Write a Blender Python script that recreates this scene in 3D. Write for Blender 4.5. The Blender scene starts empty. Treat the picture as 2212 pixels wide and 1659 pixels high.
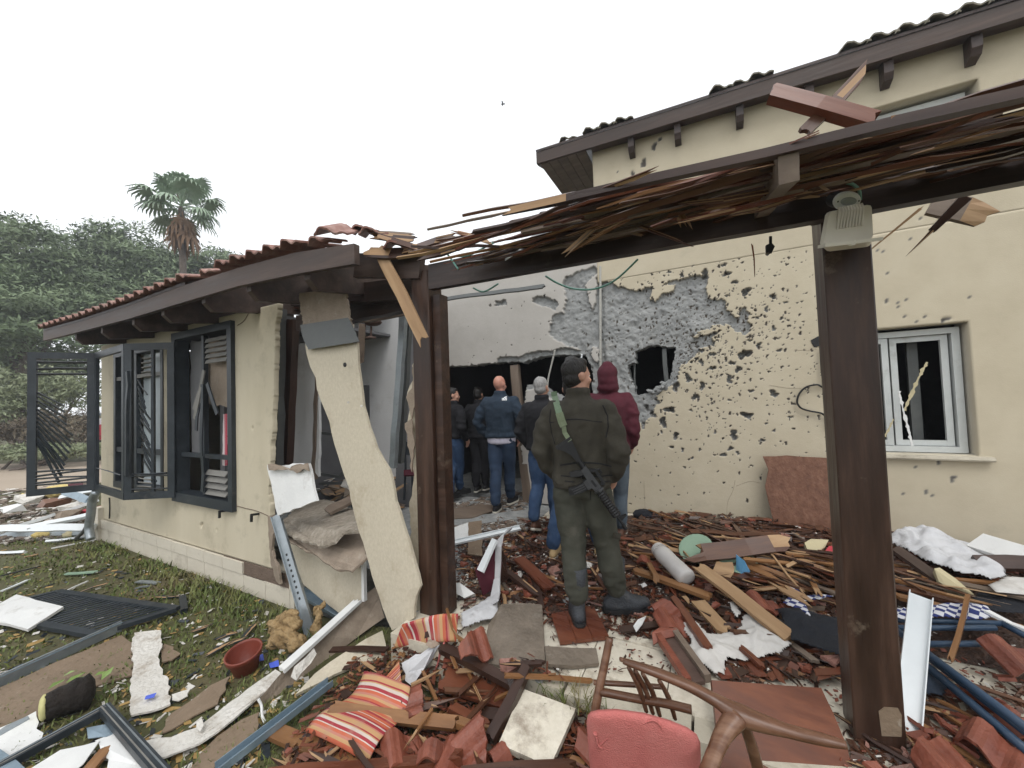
import bpy, math, random
import numpy as np
from mathutils import Vector, Matrix, Quaternion, noise as mnoise
from mathutils.bvhtree import BVHTree

sc = bpy.context.scene
COL = sc.collection
rnd = random.Random(7)
R = math.radians

# ------------------------------------------------------------------ camera
FPX, CX, CY = 815.0, 1106.0, 829.5          # the photograph measured at 2212 x 1659
yaw, pit, rol = R(27.3), R(2.0), math.atan(.036)
CAM = Vector((0, 0, 1.52))
fwd = Vector((-math.sin(yaw)*math.cos(pit), math.cos(yaw)*math.cos(pit), math.sin(pit)))
R0 = Vector((math.cos(yaw), math.sin(yaw), 0)); U0 = R0.cross(fwd)
rgt = math.cos(rol)*R0 - math.sin(rol)*U0
upv = math.sin(rol)*R0 + math.cos(rol)*U0
cd = bpy.data.cameras.new('camera'); cam = bpy.data.objects.new('camera', cd); COL.objects.link(cam)
cam.matrix_world = Matrix((( rgt.x, upv.x, -fwd.x, CAM.x), (rgt.y, upv.y, -fwd.y, CAM.y), (rgt.z, upv.z, -fwd.z, CAM.z), (0, 0, 0, 1)))
cd.sensor_width = 36; cd.lens = 36*FPX/2212; cd.clip_start = .05; cd.clip_end = 2000
sc.camera = cam

# ------------------------------------------------------------------ overcast sky, soft sun, exposure
SUN_EL, SUN_AZ = R(58), R(150)
w = bpy.data.worlds.new('World'); sc.world = w; w.use_nodes = True
nt = w.node_tree; nt.nodes.clear()
sky = nt.nodes.new('ShaderNodeTexSky'); sky.sky_type = 'NISHITA'; sky.sun_disc = False
sky.sun_elevation = SUN_EL; sky.sun_rotation = SUN_AZ; sky.air_density = 1.0; sky.dust_density = 4.0; sky.ozone_density = 1.0
hs = nt.nodes.new('ShaderNodeHueSaturation'); hs.inputs['Saturation'].default_value = .10
cl = nt.nodes.new('ShaderNodeMix'); cl.data_type = 'RGBA'; cl.inputs[0].default_value = .72     # cloud layer evens the sky out
cl.inputs[7].default_value = (9.2, 9.5, 9.8, 1)
bg = nt.nodes.new('ShaderNodeBackground'); bg.inputs['Strength'].default_value = .13
ow = nt.nodes.new('ShaderNodeOutputWorld')
nt.links.new(sky.outputs[0], hs.inputs['Color']); nt.links.new(hs.outputs[0], cl.inputs[6])
nt.links.new(cl.outputs[2], bg.inputs['Color']); nt.links.new(bg.outputs[0], ow.inputs[0])
sl = bpy.data.lights.new('sun', 'SUN'); sl.energy = .8; sl.angle = R(25); sl.color = (1, .97, .93)
so = bpy.data.objects.new('sun', sl); COL.objects.link(so)
so.rotation_euler = Vector((-math.sin(SUN_AZ)*math.cos(SUN_EL), -math.cos(SUN_AZ)*math.cos(SUN_EL), -math.sin(SUN_EL))).to_track_quat('-Z', 'Y').to_euler()
sc.view_settings.view_transform = 'Standard'; sc.view_settings.look = 'None'
sc.view_settings.exposure = .44; sc.view_settings.gamma = 1; sc.view_settings.use_curve_mapping = False
sc.cycles.max_bounces = 6
HAZE = .0026

# ------------------------------------------------------------------ places: rays from the viewpoint onto real surfaces
def ray(x, y): return fwd + rgt*float((x-CX)/FPX) + upv*float((CY-y)/FPX)
def onax(x, y, i, v): d = ray(x, y); return CAM + d*((v-CAM[i])/d[i])
def oz(x, y, z=0): return onax(x, y, 2, z)
def oy(x, y, Y): return onax(x, y, 1, Y)
def od(x, y, t): return CAM + ray(x, y)*t
def opl(x, y, P, N): d = ray(x, y); return CAM + d*((Vector(P)-CAM).dot(N)/d.dot(N))
STEP_Y = 1.86
def lawn(X, Y):
    t = min(max((X+1.0)/-2.6, 0), 1); t = t*t*(3-2*t)
    return -.17 - .27*t
def surf(X, Y):
    if Y > STEP_Y and X > -1.95: return 0.0
    if Y > 2.45 and X > -8.4: return 0.0
    return lawn(X, Y)
def og(x, y, h=0.0):
    d = ray(x, y); t = .5; last = t
    while t < 60:
        p = CAM + d*t
        if p.z <= surf(p.x, p.y)+h: break
        last = t; t *= 1.03
    a, b = last, t
    for _ in range(22):
        m = (a+b)/2; p = CAM+d*m
        if p.z <= surf(p.x, p.y)+h: b = m
        else: a = m
    return CAM + d*b

# ------------------------------------------------------------------ numpy value noise
_rt = np.random.RandomState(3).rand(256, 256)
def vn(x, y, s=0):
    x = np.asarray(x, float)+s*17.3; y = np.asarray(y, float)+s*9.1
    xi = np.floor(x).astype(int); yi = np.floor(y).astype(int); fx = x-xi; fy = y-yi
    fx = fx*fx*(3-2*fx); fy = fy*fy*(3-2*fy)
    a = _rt[xi & 255, yi & 255]; b = _rt[(xi+1) & 255, yi & 255]; c = _rt[xi & 255, (yi+1) & 255]; d = _rt[(xi+1) & 255, (yi+1) & 255]
    return (a*(1-fx)+b*fx)*(1-fy)+(c*(1-fx)+d*fx)*fy
def fbm(x, y, s=0, o=4):
    v = 0; a = .5; t = 0
    for k in range(o):
        v = v+a*vn(np.asarray(x)*2**k, np.asarray(y)*2**k, s+k); t += a; a *= .5
    return v/t
def inpoly(px, py, poly):
    ins = np.zeros(np.shape(px), bool); n = len(poly)
    for i in range(n):
        x1, y1 = poly[i]; x2, y2 = poly[(i+1) % n]
        c = ((y1 > py) != (y2 > py)) & (px < (x2-x1)*(py-y1)/((y2-y1) if y2 != y1 else 1e-9)+x1)
        ins ^= c
    return ins

# ------------------------------------------------------------------ materials
MATS = {}
def pm(name, stops, scale=6, rough=.7, bump=.2, bscale=None, stretch=(1, 1, 1), dirt=None, spec=.4, metal=0, rvar=.15, detail=6, coord='Object', sub=0, bdist=.02, randoff=True):
    m = bpy.data.materials.new(name); m.use_nodes = True; n = m.node_tree.nodes; l = m.node_tree.links
    b = n['Principled BSDF']
    tc = n.new('ShaderNodeTexCoord'); mp = n.new('ShaderNodeMapping'); mp.inputs['Scale'].default_value = stretch
    src = tc.outputs[coord]
    if randoff:
        oi = n.new('ShaderNodeObjectInfo'); ad = n.new('ShaderNodeVectorMath'); ad.operation = 'MULTIPLY_ADD'
        ad.inputs[1].default_value = (23, 31, 17)
        l.new(oi.outputs['Random'], ad.inputs[0]); l.new(src, ad.inputs[2]); src = ad.outputs[0]
    l.new(src, mp.inputs[0])
    nz = n.new('ShaderNodeTexNoise'); nz.inputs['Scale'].default_value = scale; nz.inputs['Detail'].default_value = detail; nz.inputs['Roughness'].default_value = .62
    l.new(mp.outputs[0], nz.inputs[0])
    cr = n.new('ShaderNodeValToRGB'); e = cr.color_ramp.elements
    k = len(stops)
    for i, c in enumerate(stops):
        p = .5+(i/(k-1)-.5)*.62 if k > 1 else .5
        if i < 2: e[i].position = p
        else: e.new(p)
        e[i].color = (*c, 1)
    if k == 1: e[1].color = e[0].color
    l.new(nz.outputs[0], cr.inputs[0]); out = cr.outputs[0]
    if dirt:
        n2 = n.new('ShaderNodeTexNoise'); n2.inputs['Scale'].default_value = dirt[1]; n2.inputs['Detail'].default_value = 8; n2.inputs['Roughness'].default_value = .7
        l.new(src, n2.inputs[0])
        mr = n.new('ShaderNodeMapRange'); mr.inputs[1].default_value = dirt[2]; mr.inputs[2].default_value = dirt[2]+dirt[3]; mr.inputs[4].default_value = dirt[4] if len(dirt) > 4 else .85
        l.new(n2.outputs[0], mr.inputs[0])
        mx = n.new('ShaderNodeMix'); mx.data_type = 'RGBA'; mx.inputs[7].default_value = (*dirt[0], 1)
        l.new(mr.outputs[0], mx.inputs[0]); l.new(out, mx.inputs[6]); out = mx.outputs[2]
    l.new(out, b.inputs['Base Color'])
    rr = n.new('ShaderNodeMapRange'); rr.inputs[3].default_value = max(rough-rvar, .03); rr.inputs[4].default_value = min(rough+rvar, 1)
    l.new(nz.outputs[0], rr.inputs[0]); l.new(rr.outputs[0], b.inputs['Roughness'])
    b.inputs['Metallic'].default_value = metal; b.inputs['Specular IOR Level'].default_value = spec
    if sub: b.inputs['Subsurface Weight'].default_value = sub; b.inputs['Subsurface Radius'].default_value = (.01, .004, .002)
    if bump:
        n3 = n.new('ShaderNodeTexNoise'); n3.inputs['Scale'].default_value = bscale or scale*3; n3.inputs['Detail'].default_value = 5
        l.new(mp.outputs[0], n3.inputs[0])
        bp = n.new('ShaderNodeBump'); bp.inputs['Strength'].default_value = bump; bp.inputs['Distance'].default_value = bdist
        l.new(n3.outputs[0], bp.inputs['Height']); l.new(bp.outputs[0], b.inputs['Normal'])
    m['out'] = 0; MATS[name] = m
    return m
def wood(name, a, b, c, rough=.5, sc_=9, bump=.35, dirt=None, rvar=.2):
    return pm(name, [a, b, c], scale=sc_, rough=rough, bump=bump, bscale=22, stretch=(.12, 1, 1), dirt=dirt, rvar=rvar, bdist=.006)
CREAM = [(.445, .388, .285), (.50, .44, .328), (.545, .488, .372)]
M = dict(
 plaster=pm('cream_plaster', CREAM, 3, .85, .35, 130, dirt=((.20, .165, .11), 1.5, .60, .22, .5), rvar=.08, bdist=.004, randoff=False),
 plaster_wing=pm('weathered_cream_plaster', [(.45, .395, .285), (.52, .462, .345), (.57, .512, .392)], 2.2, .85, .4, 90, stretch=(1, 1, .35), dirt=((.23, .20, .14), 2.6, .53, .22, .6), rvar=.08, bdist=.004, randoff=False),
 concrete=pm('broken_concrete', [(.16, .165, .165), (.27, .275, .27), (.40, .40, .385)], 9, .92, .9, 40, bdist=.02),
 white_wall=pm('white_inner_plaster', [(.58, .58, .58), (.66, .66, .655)], 3, .85, .2, 60, dirt=((.30, .28, .25), 2.3, .58, .2, .5)),
 grey_wall=pm('dim_grey_plaster', [(.10, .10, .105), (.16, .16, .165)], 2, .9, .2, 40),  # wing's inner plaster with its shade put into the grey
 dark_room=pm('unlit_room_plaster', [(.02, .02, .024), (.05, .05, .055)], 2, .9, .2, 30),  # dark colour stands in for the lack of light inside the rooms
 beam=wood('dark_stained_timber', (.012, .008, .006), (.034, .020, .016), (.08, .05, .04), .45, 10, .7, dirt=((.15, .13, .11), 3.0, .60, .2, .5)),
 post=wood('stained_post_timber', (.012, .006, .004), (.038, .018, .011), (.095, .050, .032), .42, 13, .8, dirt=((.17, .13, .095), 5, .62, .10, .75)),
 eave=wood('weathered_eave_timber', (.024, .014, .010), (.054, .033, .025), (.11, .075, .060), .55, 9, .6),
 lath=wood('varnished_lath', (.028, .012, .008), (.080, .034, .019), (.16, .074, .038), .33, 12),
 lath_dark=wood('dark_wet_lath', (.018, .010, .007), (.04, .02, .014), (.075, .04, .026), .33, 10),
 lath_red=wood('reddish_board', (.06, .018, .010), (.125, .039, .020), (.20, .072, .036), .30, 10),
 lath_gold=wood('golden_board', (.10, .046, .018), (.21, .10, .040), (.33, .18, .08), .38, 13),
 lath_pale=wood('raw_split_pine', (.20, .115, .058), (.34, .21, .11), (.48, .33, .19), .6, 12),
 lath_grey=wood('greyed_board', (.09, .065, .05), (.16, .12, .09), (.24, .19, .15), .6, 9),
 ply=pm('red_plywood', [(.10, .042, .025), (.17, .078, .046), (.25, .13, .085)], 22, .5, .3, 50, stretch=(1, 1, .6), dirt=((.10, .045, .028), 3, .5, .3, .7)),
 tabletop=wood('red_veneer_top', (.055, .016, .007), (.11, .031, .012), (.20, .064, .026), .34, 14, .15, rvar=.1),
 chairwood=wood('worn_teak', (.045, .022, .013), (.13, .060, .033), (.30, .18, .115), .36, 16, .4, dirt=((.20, .16, .13), 9, .62, .12, .6)),
 mud_ply=pm('muddy_plywood', [(.10, .08, .06), (.16, .13, .10), (.22, .18, .14)], 7, .5, .4, 40, dirt=((.28, .25, .21), 9, .58, .12, .7)),
 terra=pm('terracotta', [(.11, .032, .020), (.19, .055, .032), (.28, .092, .055)], 9, .42, .25, 60, dirt=((.09, .05, .04), 5, .58, .2, .75)),
 tile_old=pm('weathered_roof_tile', [(.15, .070, .055), (.26, .125, .095), (.44, .31, .27)], 8, .6, .4, 50, dirt=((.10, .085, .07), 6, .52, .2, .8)),
 pot=pm('terracotta_pot', [(.15, .034, .022), (.21, .05, .032)], 5, .42, .1, 50),
 floor=pm('terrazzo_tile', [(.52, .47, .37), (.62, .57, .47), (.70, .65, .55)], 30, .35, .1, 60, dirt=((.13, .08, .05), 3.4, .52, .16, .85), rvar=.15),
 grout=pm('wet_mortar_bed', [(.12, .10, .08), (.2, .17, .14)], 8, .8, .3),
 kerb=pm('cream_kerb_stone', [(.42, .38, .30), (.55, .50, .40)], 6, .7, .3, 40, dirt=((.16, .13, .09), 3, .52, .2, .8)),
 plinth=pm('pale_plinth_tile', [(.54, .49, .40), (.62, .57, .475)], 6, .6, .15, 40, dirt=((.20, .16, .11), 3, .55, .2, .6)),
 plinth_raw=pm('raw_mortar', [(.10, .07, .05), (.18, .13, .10)], 12, .9, .6, 60),
 soil=pm('lawn_soil', [(.045, .045, .018), (.075, .075, .028), (.11, .09, .045)], 2.5, .95, .5, 30, dirt=((.13, .095, .055), .9, .52, .2, .8), randoff=False),
 road=pm('dirt_road', [(.30, .24, .18), (.38, .31, .24)], .8, .9, .3, 10),
 grass=pm('grass_blade', [(.060, .098, .018), (.11, .142, .034), (.21, .185, .070)], 3.0, .65, 0, dirt=((.20, .15, .07), 1.4, .52, .18, .85)),
 leafa=pm('tree_leaf', [(.075, .115, .060), (.145, .195, .10), (.24, .29, .16)], 1.1, .6, 0, rvar=.1),
 leafb=pm('shrub_leaf', [(.11, .14, .07), (.19, .22, .12), (.28, .29, .18)], 1.4, .6, 0),
 hedge=pm('brown_hedge_twig', [(.08, .06, .04), (.14, .11, .075), (.20, .17, .11)], 1.8, .8, 0),
 bark=pm('bark', [(.07, .055, .045), (.15, .12, .10)], 8, .9, .8, 20),
 palmleaf=pm('palm_leaf', [(.15, .22, .14), (.24, .32, .22), (.34, .41, .31)], 3, .5, 0),
 palmdead=pm('dry_palm_leaf', [(.16, .09, .05), (.28, .17, .10)], 3, .8, 0),
 navy=pm('navy_painted_metal', [(.012, .016, .020), (.021, .027, .033), (.042, .05, .058)], 6, .42, .08, 60, dirt=((.16, .15, .13), 5, .6, .2, .5)),
 navy_dust=pm('dusty_navy_slat', [(.13, .125, .115), (.22, .21, .19)], 8, .6, .1, 60),
 galv=pm('galvanised_steel', [(.22, .25, .265), (.36, .39, .41)], 9, .38, .1, 60, metal=.55, dirt=((.14, .13, .12), 5, .56, .2, .6)),
 galvblue=pm('bluish_galvanised_rail', [(.17, .23, .28), (.29, .37, .43)], 9, .4, .1, 60, metal=.4, dirt=((.10, .10, .10), 4, .6, .2, .6)),
 zinc=pm('dark_zinc_sheet', [(.085, .09, .09), (.13, .135, .13)], 9, .5, .1, 40, metal=.3),
 whitemetal=pm('white_painted_metal', [(.66, .69, .70), (.74, .77, .78)], 6, .35, .05, 40, dirt=((.22, .18, .14), 5, .64, .15, .7)),
 white=pm('white_board', [(.62, .62, .61), (.72, .72, .70)], 6, .6, .12, 40, dirt=((.25, .21, .17), 4, .58, .2, .7)),
 gypsum=pm('torn_gypsum', [(.52, .49, .44), (.66, .64, .60)], 10, .9, .7, 40, dirt=((.26, .20, .14), 6, .52, .2, .8)),
 panel=pm('cream_coated_board', [(.43, .38, .285), (.50, .445, .345), (.57, .515, .405)], 60, .8, .25, 120, stretch=(1, 1, .6), dirt=((.27, .20, .12), 3.2, .54, .22, .6), bdist=.006),
 paper=pm('brown_board_paper', [(.20, .155, .115), (.27, .215, .165), (.33, .27, .21)], 12, .85, .35, 60, dirt=((.42, .38, .32), 9, .58, .16, .6)),
 card=pm('wet_cardboard', [(.16, .115, .075), (.24, .175, .12)], 5, .7, .3, 40, dirt=((.40, .36, .30), 12, .62, .1, .8)),
 crust=pm('plaster_crusted_board', [(.17, .14, .105), (.29, .25, .20), (.44, .40, .34)], 16, .95, 1.0, 50, dirt=((.10, .08, .06), 5, .55, .2, .8)),
 tile_moss=pm('mossy_roof_tile', [(.15, .15, .115), (.27, .25, .20), (.42, .38, .32)], 9, .75, .5, 50),
 wool=pm('mineral_wool', [(.16, .10, .045), (.31, .21, .10), (.45, .33, .18)], 14, .95, 1.0, 30, bdist=.03),
 yfoam=pm('yellow_foam', [(.52, .40, .14), (.62, .50, .22)], 6, .9, .6, 30),
 cloth=pm('dirty_white_cloth', [(.50, .48, .45), (.62, .60, .57)], 7, .9, .2, 90, dirt=((.24, .20, .16), 5, .56, .2, .6)),
 greycloth=pm('grey_white_sheet', [(.42, .42, .43), (.56, .56, .57)], 7, .9, .2, 90, dirt=((.16, .15, .14), 6, .58, .15, .7)),
 black=pm('black_fabric', [(.006, .007, .011), (.014, .016, .022)], 20, .9, .4, 120),
 navycloth=pm('dark_blue_fabric', [(.012, .02, .035), (.03, .045, .07)], 9, .85, .4, 120),
 bluetube=pm('dark_blue_enamel', [(.014, .035, .07), (.03, .06, .105)], 9, .4, .1),
 pink=pm('pink_upholstery', [(.42, .11, .10), (.50, .145, .13), (.58, .22, .195)], 5, .8, .5, 220, dirt=((.33, .06, .06), 3.2, .54, .2, .6)),
 plastic=pm('grey_clear_plastic', [(.42, .40, .38), (.52, .50, .48)], 5, .14, .02, dirt=((.24, .21, .17), 4, .6, .2, .5)),
 lampwhite=pm('yellowed_white_casing', [(.60, .565, .475), (.70, .665, .58)], 6, .45, .05, 40, dirt=((.18, .13, .07), 8, .6, .15, .7)),
 rubber=pm('black_rubber', [(.008, .008, .009), (.02, .02, .02)], 9, .6, .1),
 greenwire=pm('green_cable', [(.12, .30, .25), (.22, .42, .36)], 9, .5, 0),
 glass=pm('dusty_glass', [(.30, .34, .36), (.42, .46, .48)], 4, .12, 0),
 darkglass=pm('dark_window_pane', [(.004, .005, .009), (.010, .012, .017)], 2, .5, 0, spec=.06),
 alu=pm('white_aluminium_frame', [(.46, .48, .47), (.56, .58, .57)], 8, .45, .05, 30, dirt=((.24, .22, .19), 6, .56, .2, .6)),
 skin=pm('skin', [(.44, .235, .165), (.52, .29, .21)], 14, .5, .06, 120, sub=.08),
 skin_red=pm('ruddy_skin', [(.46, .21, .15), (.55, .28, .21)], 14, .45, .06, 120, sub=.08),
 hair=pm('black_hair', [(.006, .005, .005), (.018, .015, .013)], 30, .55, .8, 160, stretch=(1, 1, .3), bdist=.006),
 hairgrey=pm('grey_hair', [(.16, .155, .15), (.42, .41, .40)], 40, .6, .8, 160, stretch=(1, 1, .4), bdist=.006),
 olive=pm('olive_fleece', [(.026, .023, .017), (.042, .037, .027), (.062, .056, .042)], 14, .95, .35, 240, bdist=.004),
 olivetr=pm('olive_trousers', [(.028, .029, .021), (.045, .046, .034), (.078, .076, .06)], 7, .85, .3, 200, dirt=((.13, .12, .095), 5, .64, .15, .55), bdist=.004),
 maroon=pm('maroon_cotton', [(.045, .006, .012), (.07, .010, .019), (.09, .016, .026)], 9, .92, .3, 200, bdist=.004),
 blackjk=pm('black_fleece', [(.006, .006, .008), (.013, .013, .016)], 12, .92, .3, 200, bdist=.004),
 bluejk=pm('petrol_blue_fleece', [(.011, .020, .034), (.018, .031, .050), (.027, .043, .066)], 12, .95, .35, 220, bdist=.004),
 jeans=pm('blue_denim', [(.016, .036, .085), (.030, .062, .13), (.07, .115, .20)], 6, .85, .25, 260, bdist=.003),
 jeansd=pm('dark_denim', [(.010, .020, .042), (.018, .035, .07), (.035, .06, .105)], 6, .85, .25, 260, bdist=.003),
 jeansg=pm('grey_blue_denim', [(.045, .062, .082), (.085, .11, .135), (.13, .16, .185)], 6, .85, .25, 260, bdist=.003),
 shirt=pm('lilac_white_shirt', [(.40, .38, .46), (.52, .50, .58)], 9, .85, .2, 90),
 bootgrey=pm('dusty_black_boot', [(.020, .023, .028), (.055, .06, .068)], 9, .6, .4, 90, dirt=((.13, .125, .115), 7, .55, .2, .6)),
 boottan=pm('tan_suede', [(.34, .23, .11), (.47, .34, .18)], 9, .85, .2, 90),
 shoebrown=pm('brown_leather', [(.07, .03, .018), (.13, .06, .035)], 9, .6, .2),
 sole=pm('pale_rubber_sole', [(.50, .47, .40), (.58, .55, .48)], 9, .6, .1),
 gun=pm('worn_black_gunmetal', [(.008, .008, .009), (.018, .018, .019)], 20, .42, .1, metal=.3),
 gungrey=pm('worn_grey_gunmetal', [(.030, .031, .033), (.07, .071, .073)], 20, .4, .1, metal=.4),
 sling=pm('pale_green_webbing', [(.13, .185, .12), (.19, .255, .165)], 60, .85, .3, 200),
 slingold=pm('olive_webbing', [(.12, .15, .085), (.19, .22, .14)], 60, .85, .3, 200),
 logo=pm('white_stitching', [(.75, .75, .75)], 9, .8, 0),
 plategreen=pm('pale_green_plastic', [(.20, .30, .21), (.26, .37, .27)], 7, .5, .1),
 bluecard=pm('blue_card', [(.10, .30, .52), (.15, .38, .60)], 7, .5, .1),
 yellowcard=pm('yellow_plastic', [(.68, .55, .03), (.75, .62, .06)], 7, .5, .1),
 beige=pm('beige_cushion', [(.42, .36, .22), (.50, .44, .28)], 7, .85, .2),
 redcloth=pm('crimson_fabric', [(.36, .03, .045), (.46, .06, .07)], 7, .85, .2),
 rust=pm('rusty_tin', [(.07, .045, .035), (.16, .10, .08)], 9, .6, .3, metal=.2),
 bluepaint=pm('blue_paper_scrap', [(.05, .09, .50), (.09, .14, .60)], 7, .6, .1),
 soilball=pm('black_potting_soil', [(.006, .004, .003), (.02, .014, .010)], 16, .9, 1.2, 40, bdist=.02),
 plantleaf=pm('fresh_leaf', [(.13, .22, .05), (.22, .30, .09)], 6, .5, .1),
 creamdisc=pm('pale_root_mat', [(.42, .40, .16), (.52, .48, .24)], 9, .8, .4),
 dullleaf=pm('dead_leaf', [(.28, .17, .06), (.42, .28, .10)], 9, .7, .1),
 creambead=pm('pale_render_bead', [(.34, .33, .30), (.45, .44, .40)], 7, .8, .5, 40),
)
M['tabletop'].node_tree.nodes['Principled BSDF'].inputs['Specular IOR Level'].default_value = .22
def stripe_mat(name, cols, axis, rep=1.0):
    m = bpy.data.materials.new(name); m.use_nodes = True; n = m.node_tree.nodes; l = m.node_tree.links; b = n['Principled BSDF']
    tc = n.new('ShaderNodeTexCoord'); sp = n.new('ShaderNodeSeparateXYZ'); l.new(tc.outputs['Generated'], sp.inputs[0])
    cr = n.new('ShaderNodeValToRGB'); cr.color_ramp.interpolation = 'CONSTANT'; e = cr.color_ramp.elements
    tot = sum(c[1] for c in cols); p = 0
    for i, (c, wd) in enumerate(cols):
        if i < 2: e[i].position = p/tot
        else: e.new(p/tot)
        e[i].color = (*c, 1); p += wd
    fr = n.new('ShaderNodeMath'); fr.operation = 'MULTIPLY'; fr.inputs[1].default_value = rep; f2 = n.new('ShaderNodeMath'); f2.operation = 'FRACT'
    l.new(sp.outputs[axis], fr.inputs[0]); l.new(fr.outputs[0], f2.inputs[0]); l.new(f2.outputs[0], cr.inputs[0])
    nz = n.new('ShaderNodeTexNoise'); nz.inputs['Scale'].default_value = 9; nz.inputs['Detail'].default_value = 8; l.new(tc.outputs['Object'], nz.inputs[0])
    mr = n.new('ShaderNodeMapRange'); mr.inputs[1].default_value = .52; mr.inputs[2].default_value = .75; mr.inputs[4].default_value = .55; l.new(nz.outputs[0], mr.inputs[0])
    mx = n.new('ShaderNodeMix'); mx.data_type = 'RGBA'; mx.inputs[7].default_value = (.36, .22, .16, 1)
    l.new(mr.outputs[0], mx.inputs[0]); l.new(cr.outputs[0], mx.inputs[6]); l.new(mx.outputs[2], b.inputs['Base Color'])
    b.inputs['Roughness'].default_value = .75
    n3 = n.new('ShaderNodeTexNoise'); n3.inputs['Scale'].default_value = 220; l.new(tc.outputs['Object'], n3.inputs[0])
    bp = n.new('ShaderNodeBump'); bp.inputs['Strength'].default_value = .25; bp.inputs['Distance'].default_value = .003
    l.new(n3.outputs[0], bp.inputs['Height']); l.new(bp.outputs[0], b.inputs['Normal'])
    return m
RED, ORG, SND, WHT, PNK = (.30, .026, .036), (.46, .105, .05), (.46, .27, .125), (.52, .44, .38), (.44, .17, .12)
STR = [(ORG, 2), (SND, 2), (PNK, 1.5), (ORG, 2), (WHT, .7), (RED, 2), (WHT, 2), (SND, .7), (RED, 1), (SND, 3), (PNK, 1), (RED, 2), (WHT, 1), (RED, 1.2), (ORG, 2), (WHT, .6), (ORG, 2), (RED, 1.4), (SND, .8), (ORG, 2), (SND, 2.5), (PNK, 1.2), (RED, 1)]
M['stripe_y'] = stripe_mat('striped_cushion_cloth', STR, 1, 1.55)
M['stripe_x'] = stripe_mat('striped_seat_cloth', STR[::-1], 0, 1.25)
def check_mat(name, a, b_, scale):
    m = bpy.data.materials.new(name); m.use_nodes = True; n = m.node_tree.nodes; l = m.node_tree.links; b = n['Principled BSDF']
    tc = n.new('ShaderNodeTexCoord'); mp = n.new('ShaderNodeMapping'); mp.inputs['Rotation'].default_value = (0, 0, .5); mp.inputs['Scale'].default_value = (1, 1, .001)
    ck = n.new('ShaderNodeTexChecker'); ck.inputs['Scale'].default_value = scale; ck.inputs['Color1'].default_value = (*a, 1); ck.inputs['Color2'].default_value = (*b_, 1)
    l.new(tc.outputs['Object'], mp.inputs[0]); l.new(mp.outputs[0], ck.inputs[0]); l.new(ck.outputs[0], b.inputs['Base Color']); b.inputs['Roughness'].default_value = .9
    return m
M['check'] = check_mat('blue_white_check', (.02, .03, .13), (.55, .55, .58), 26)
M['checkred'] = check_mat('red_white_check', (.42, .03, .06), (.62, .55, .54), 40)
# the battered wall: a mask attribute says where the render has come off and raw concrete shows
def wall_mix(name='battered_wall', cols=None):
    m = bpy.data.materials.new(name); m.use_nodes = True; nt = m.node_tree; n = nt.nodes; l = nt.links; n.clear()
    def bs(stops, scale, bump, bscale, bd, dirt):
        tc = n.new('ShaderNodeTexCoord'); nz = n.new('ShaderNodeTexNoise'); nz.inputs['Scale'].default_value = scale; nz.inputs['Detail'].default_value = 8; nz.inputs['Roughness'].default_value = .65
        l.new(tc.outputs['Object'], nz.inputs[0]); cr = n.new('ShaderNodeValToRGB'); e = cr.color_ramp.elements
        for i, c in enumerate(stops):
            p = .5+(i/(len(stops)-1)-.5)*.6
            if i < 2: e[i].position = p
            else: e.new(p)
            e[i].color = (*c, 1)
        l.new(nz.outputs[0], cr.inputs[0]); out = cr.outputs[0]
        n2 = n.new('ShaderNodeTexNoise'); n2.inputs['Scale'].default_value = dirt[1]; n2.inputs['Detail'].default_value = 9; n2.inputs['Roughness'].default_value = .72; l.new(tc.outputs['Object'], n2.inputs[0])
        mr = n.new('ShaderNodeMapRange'); mr.inputs[1].default_value = dirt[2]; mr.inputs[2].default_value = dirt[2]+dirt[3]; mr.inputs[4].default_value = dirt[4]; l.new(n2.outputs[0], mr.inputs[0])
        mx = n.new('ShaderNodeMix'); mx.data_type = 'RGBA'; mx.inputs[7].default_value = (*dirt[0], 1); l.new(mr.outputs[0], mx.inputs[0]); l.new(out, mx.inputs[6])
        b = n.new('ShaderNodeBsdfPrincipled'); b.inputs['Roughness'].default_value = .88; b.inputs['Specular IOR Level'].default_value = .25; l.new(mx.outputs[2], b.inputs['Base Color'])
        n3 = n.new('ShaderNodeTexNoise'); n3.inputs['Scale'].default_value = bscale; n3.inputs['Detail'].default_value = 6; l.new(tc.outputs['Object'], n3.inputs[0])
        bp = n.new('ShaderNodeBump'); bp.inputs['Strength'].default_value = bump; bp.inputs['Distance'].default_value = bd; l.new(n3.outputs[0], bp.inputs['Height']); l.new(bp.outputs[0], b.inputs['Normal'])
        return b, mx.outputs[2]
    b1, _ = bs(cols or CREAM, 3, .35, 130, .004, ((.22, .18, .125), 1.5, .60, .22, .45))
    b2, _ = bs([(.20, .205, .205), (.28, .285, .28), (.37, .37, .36)], 5, .55, 26, .02, ((.36, .335, .29), 4, .60, .14, .6))
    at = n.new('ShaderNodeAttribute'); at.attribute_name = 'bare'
    at2 = n.new('ShaderNodeAttribute'); at2.attribute_name = 'pit'; b3 = n.new('ShaderNodeBsdfPrincipled'); b3.inputs['Base Color'].default_value = (.085, .07, .056, 1); b3.inputs['Roughness'].default_value = .95; m2 = n.new('ShaderNodeMixShader')  # dark colour painted into the holes for the shade of their depth
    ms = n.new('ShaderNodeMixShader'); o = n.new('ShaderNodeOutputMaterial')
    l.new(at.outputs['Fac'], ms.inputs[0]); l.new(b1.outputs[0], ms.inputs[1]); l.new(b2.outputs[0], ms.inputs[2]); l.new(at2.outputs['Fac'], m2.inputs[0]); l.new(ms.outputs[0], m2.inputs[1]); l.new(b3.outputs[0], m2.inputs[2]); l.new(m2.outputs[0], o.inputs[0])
    return m
M['battered'] = wall_mix()
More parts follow.
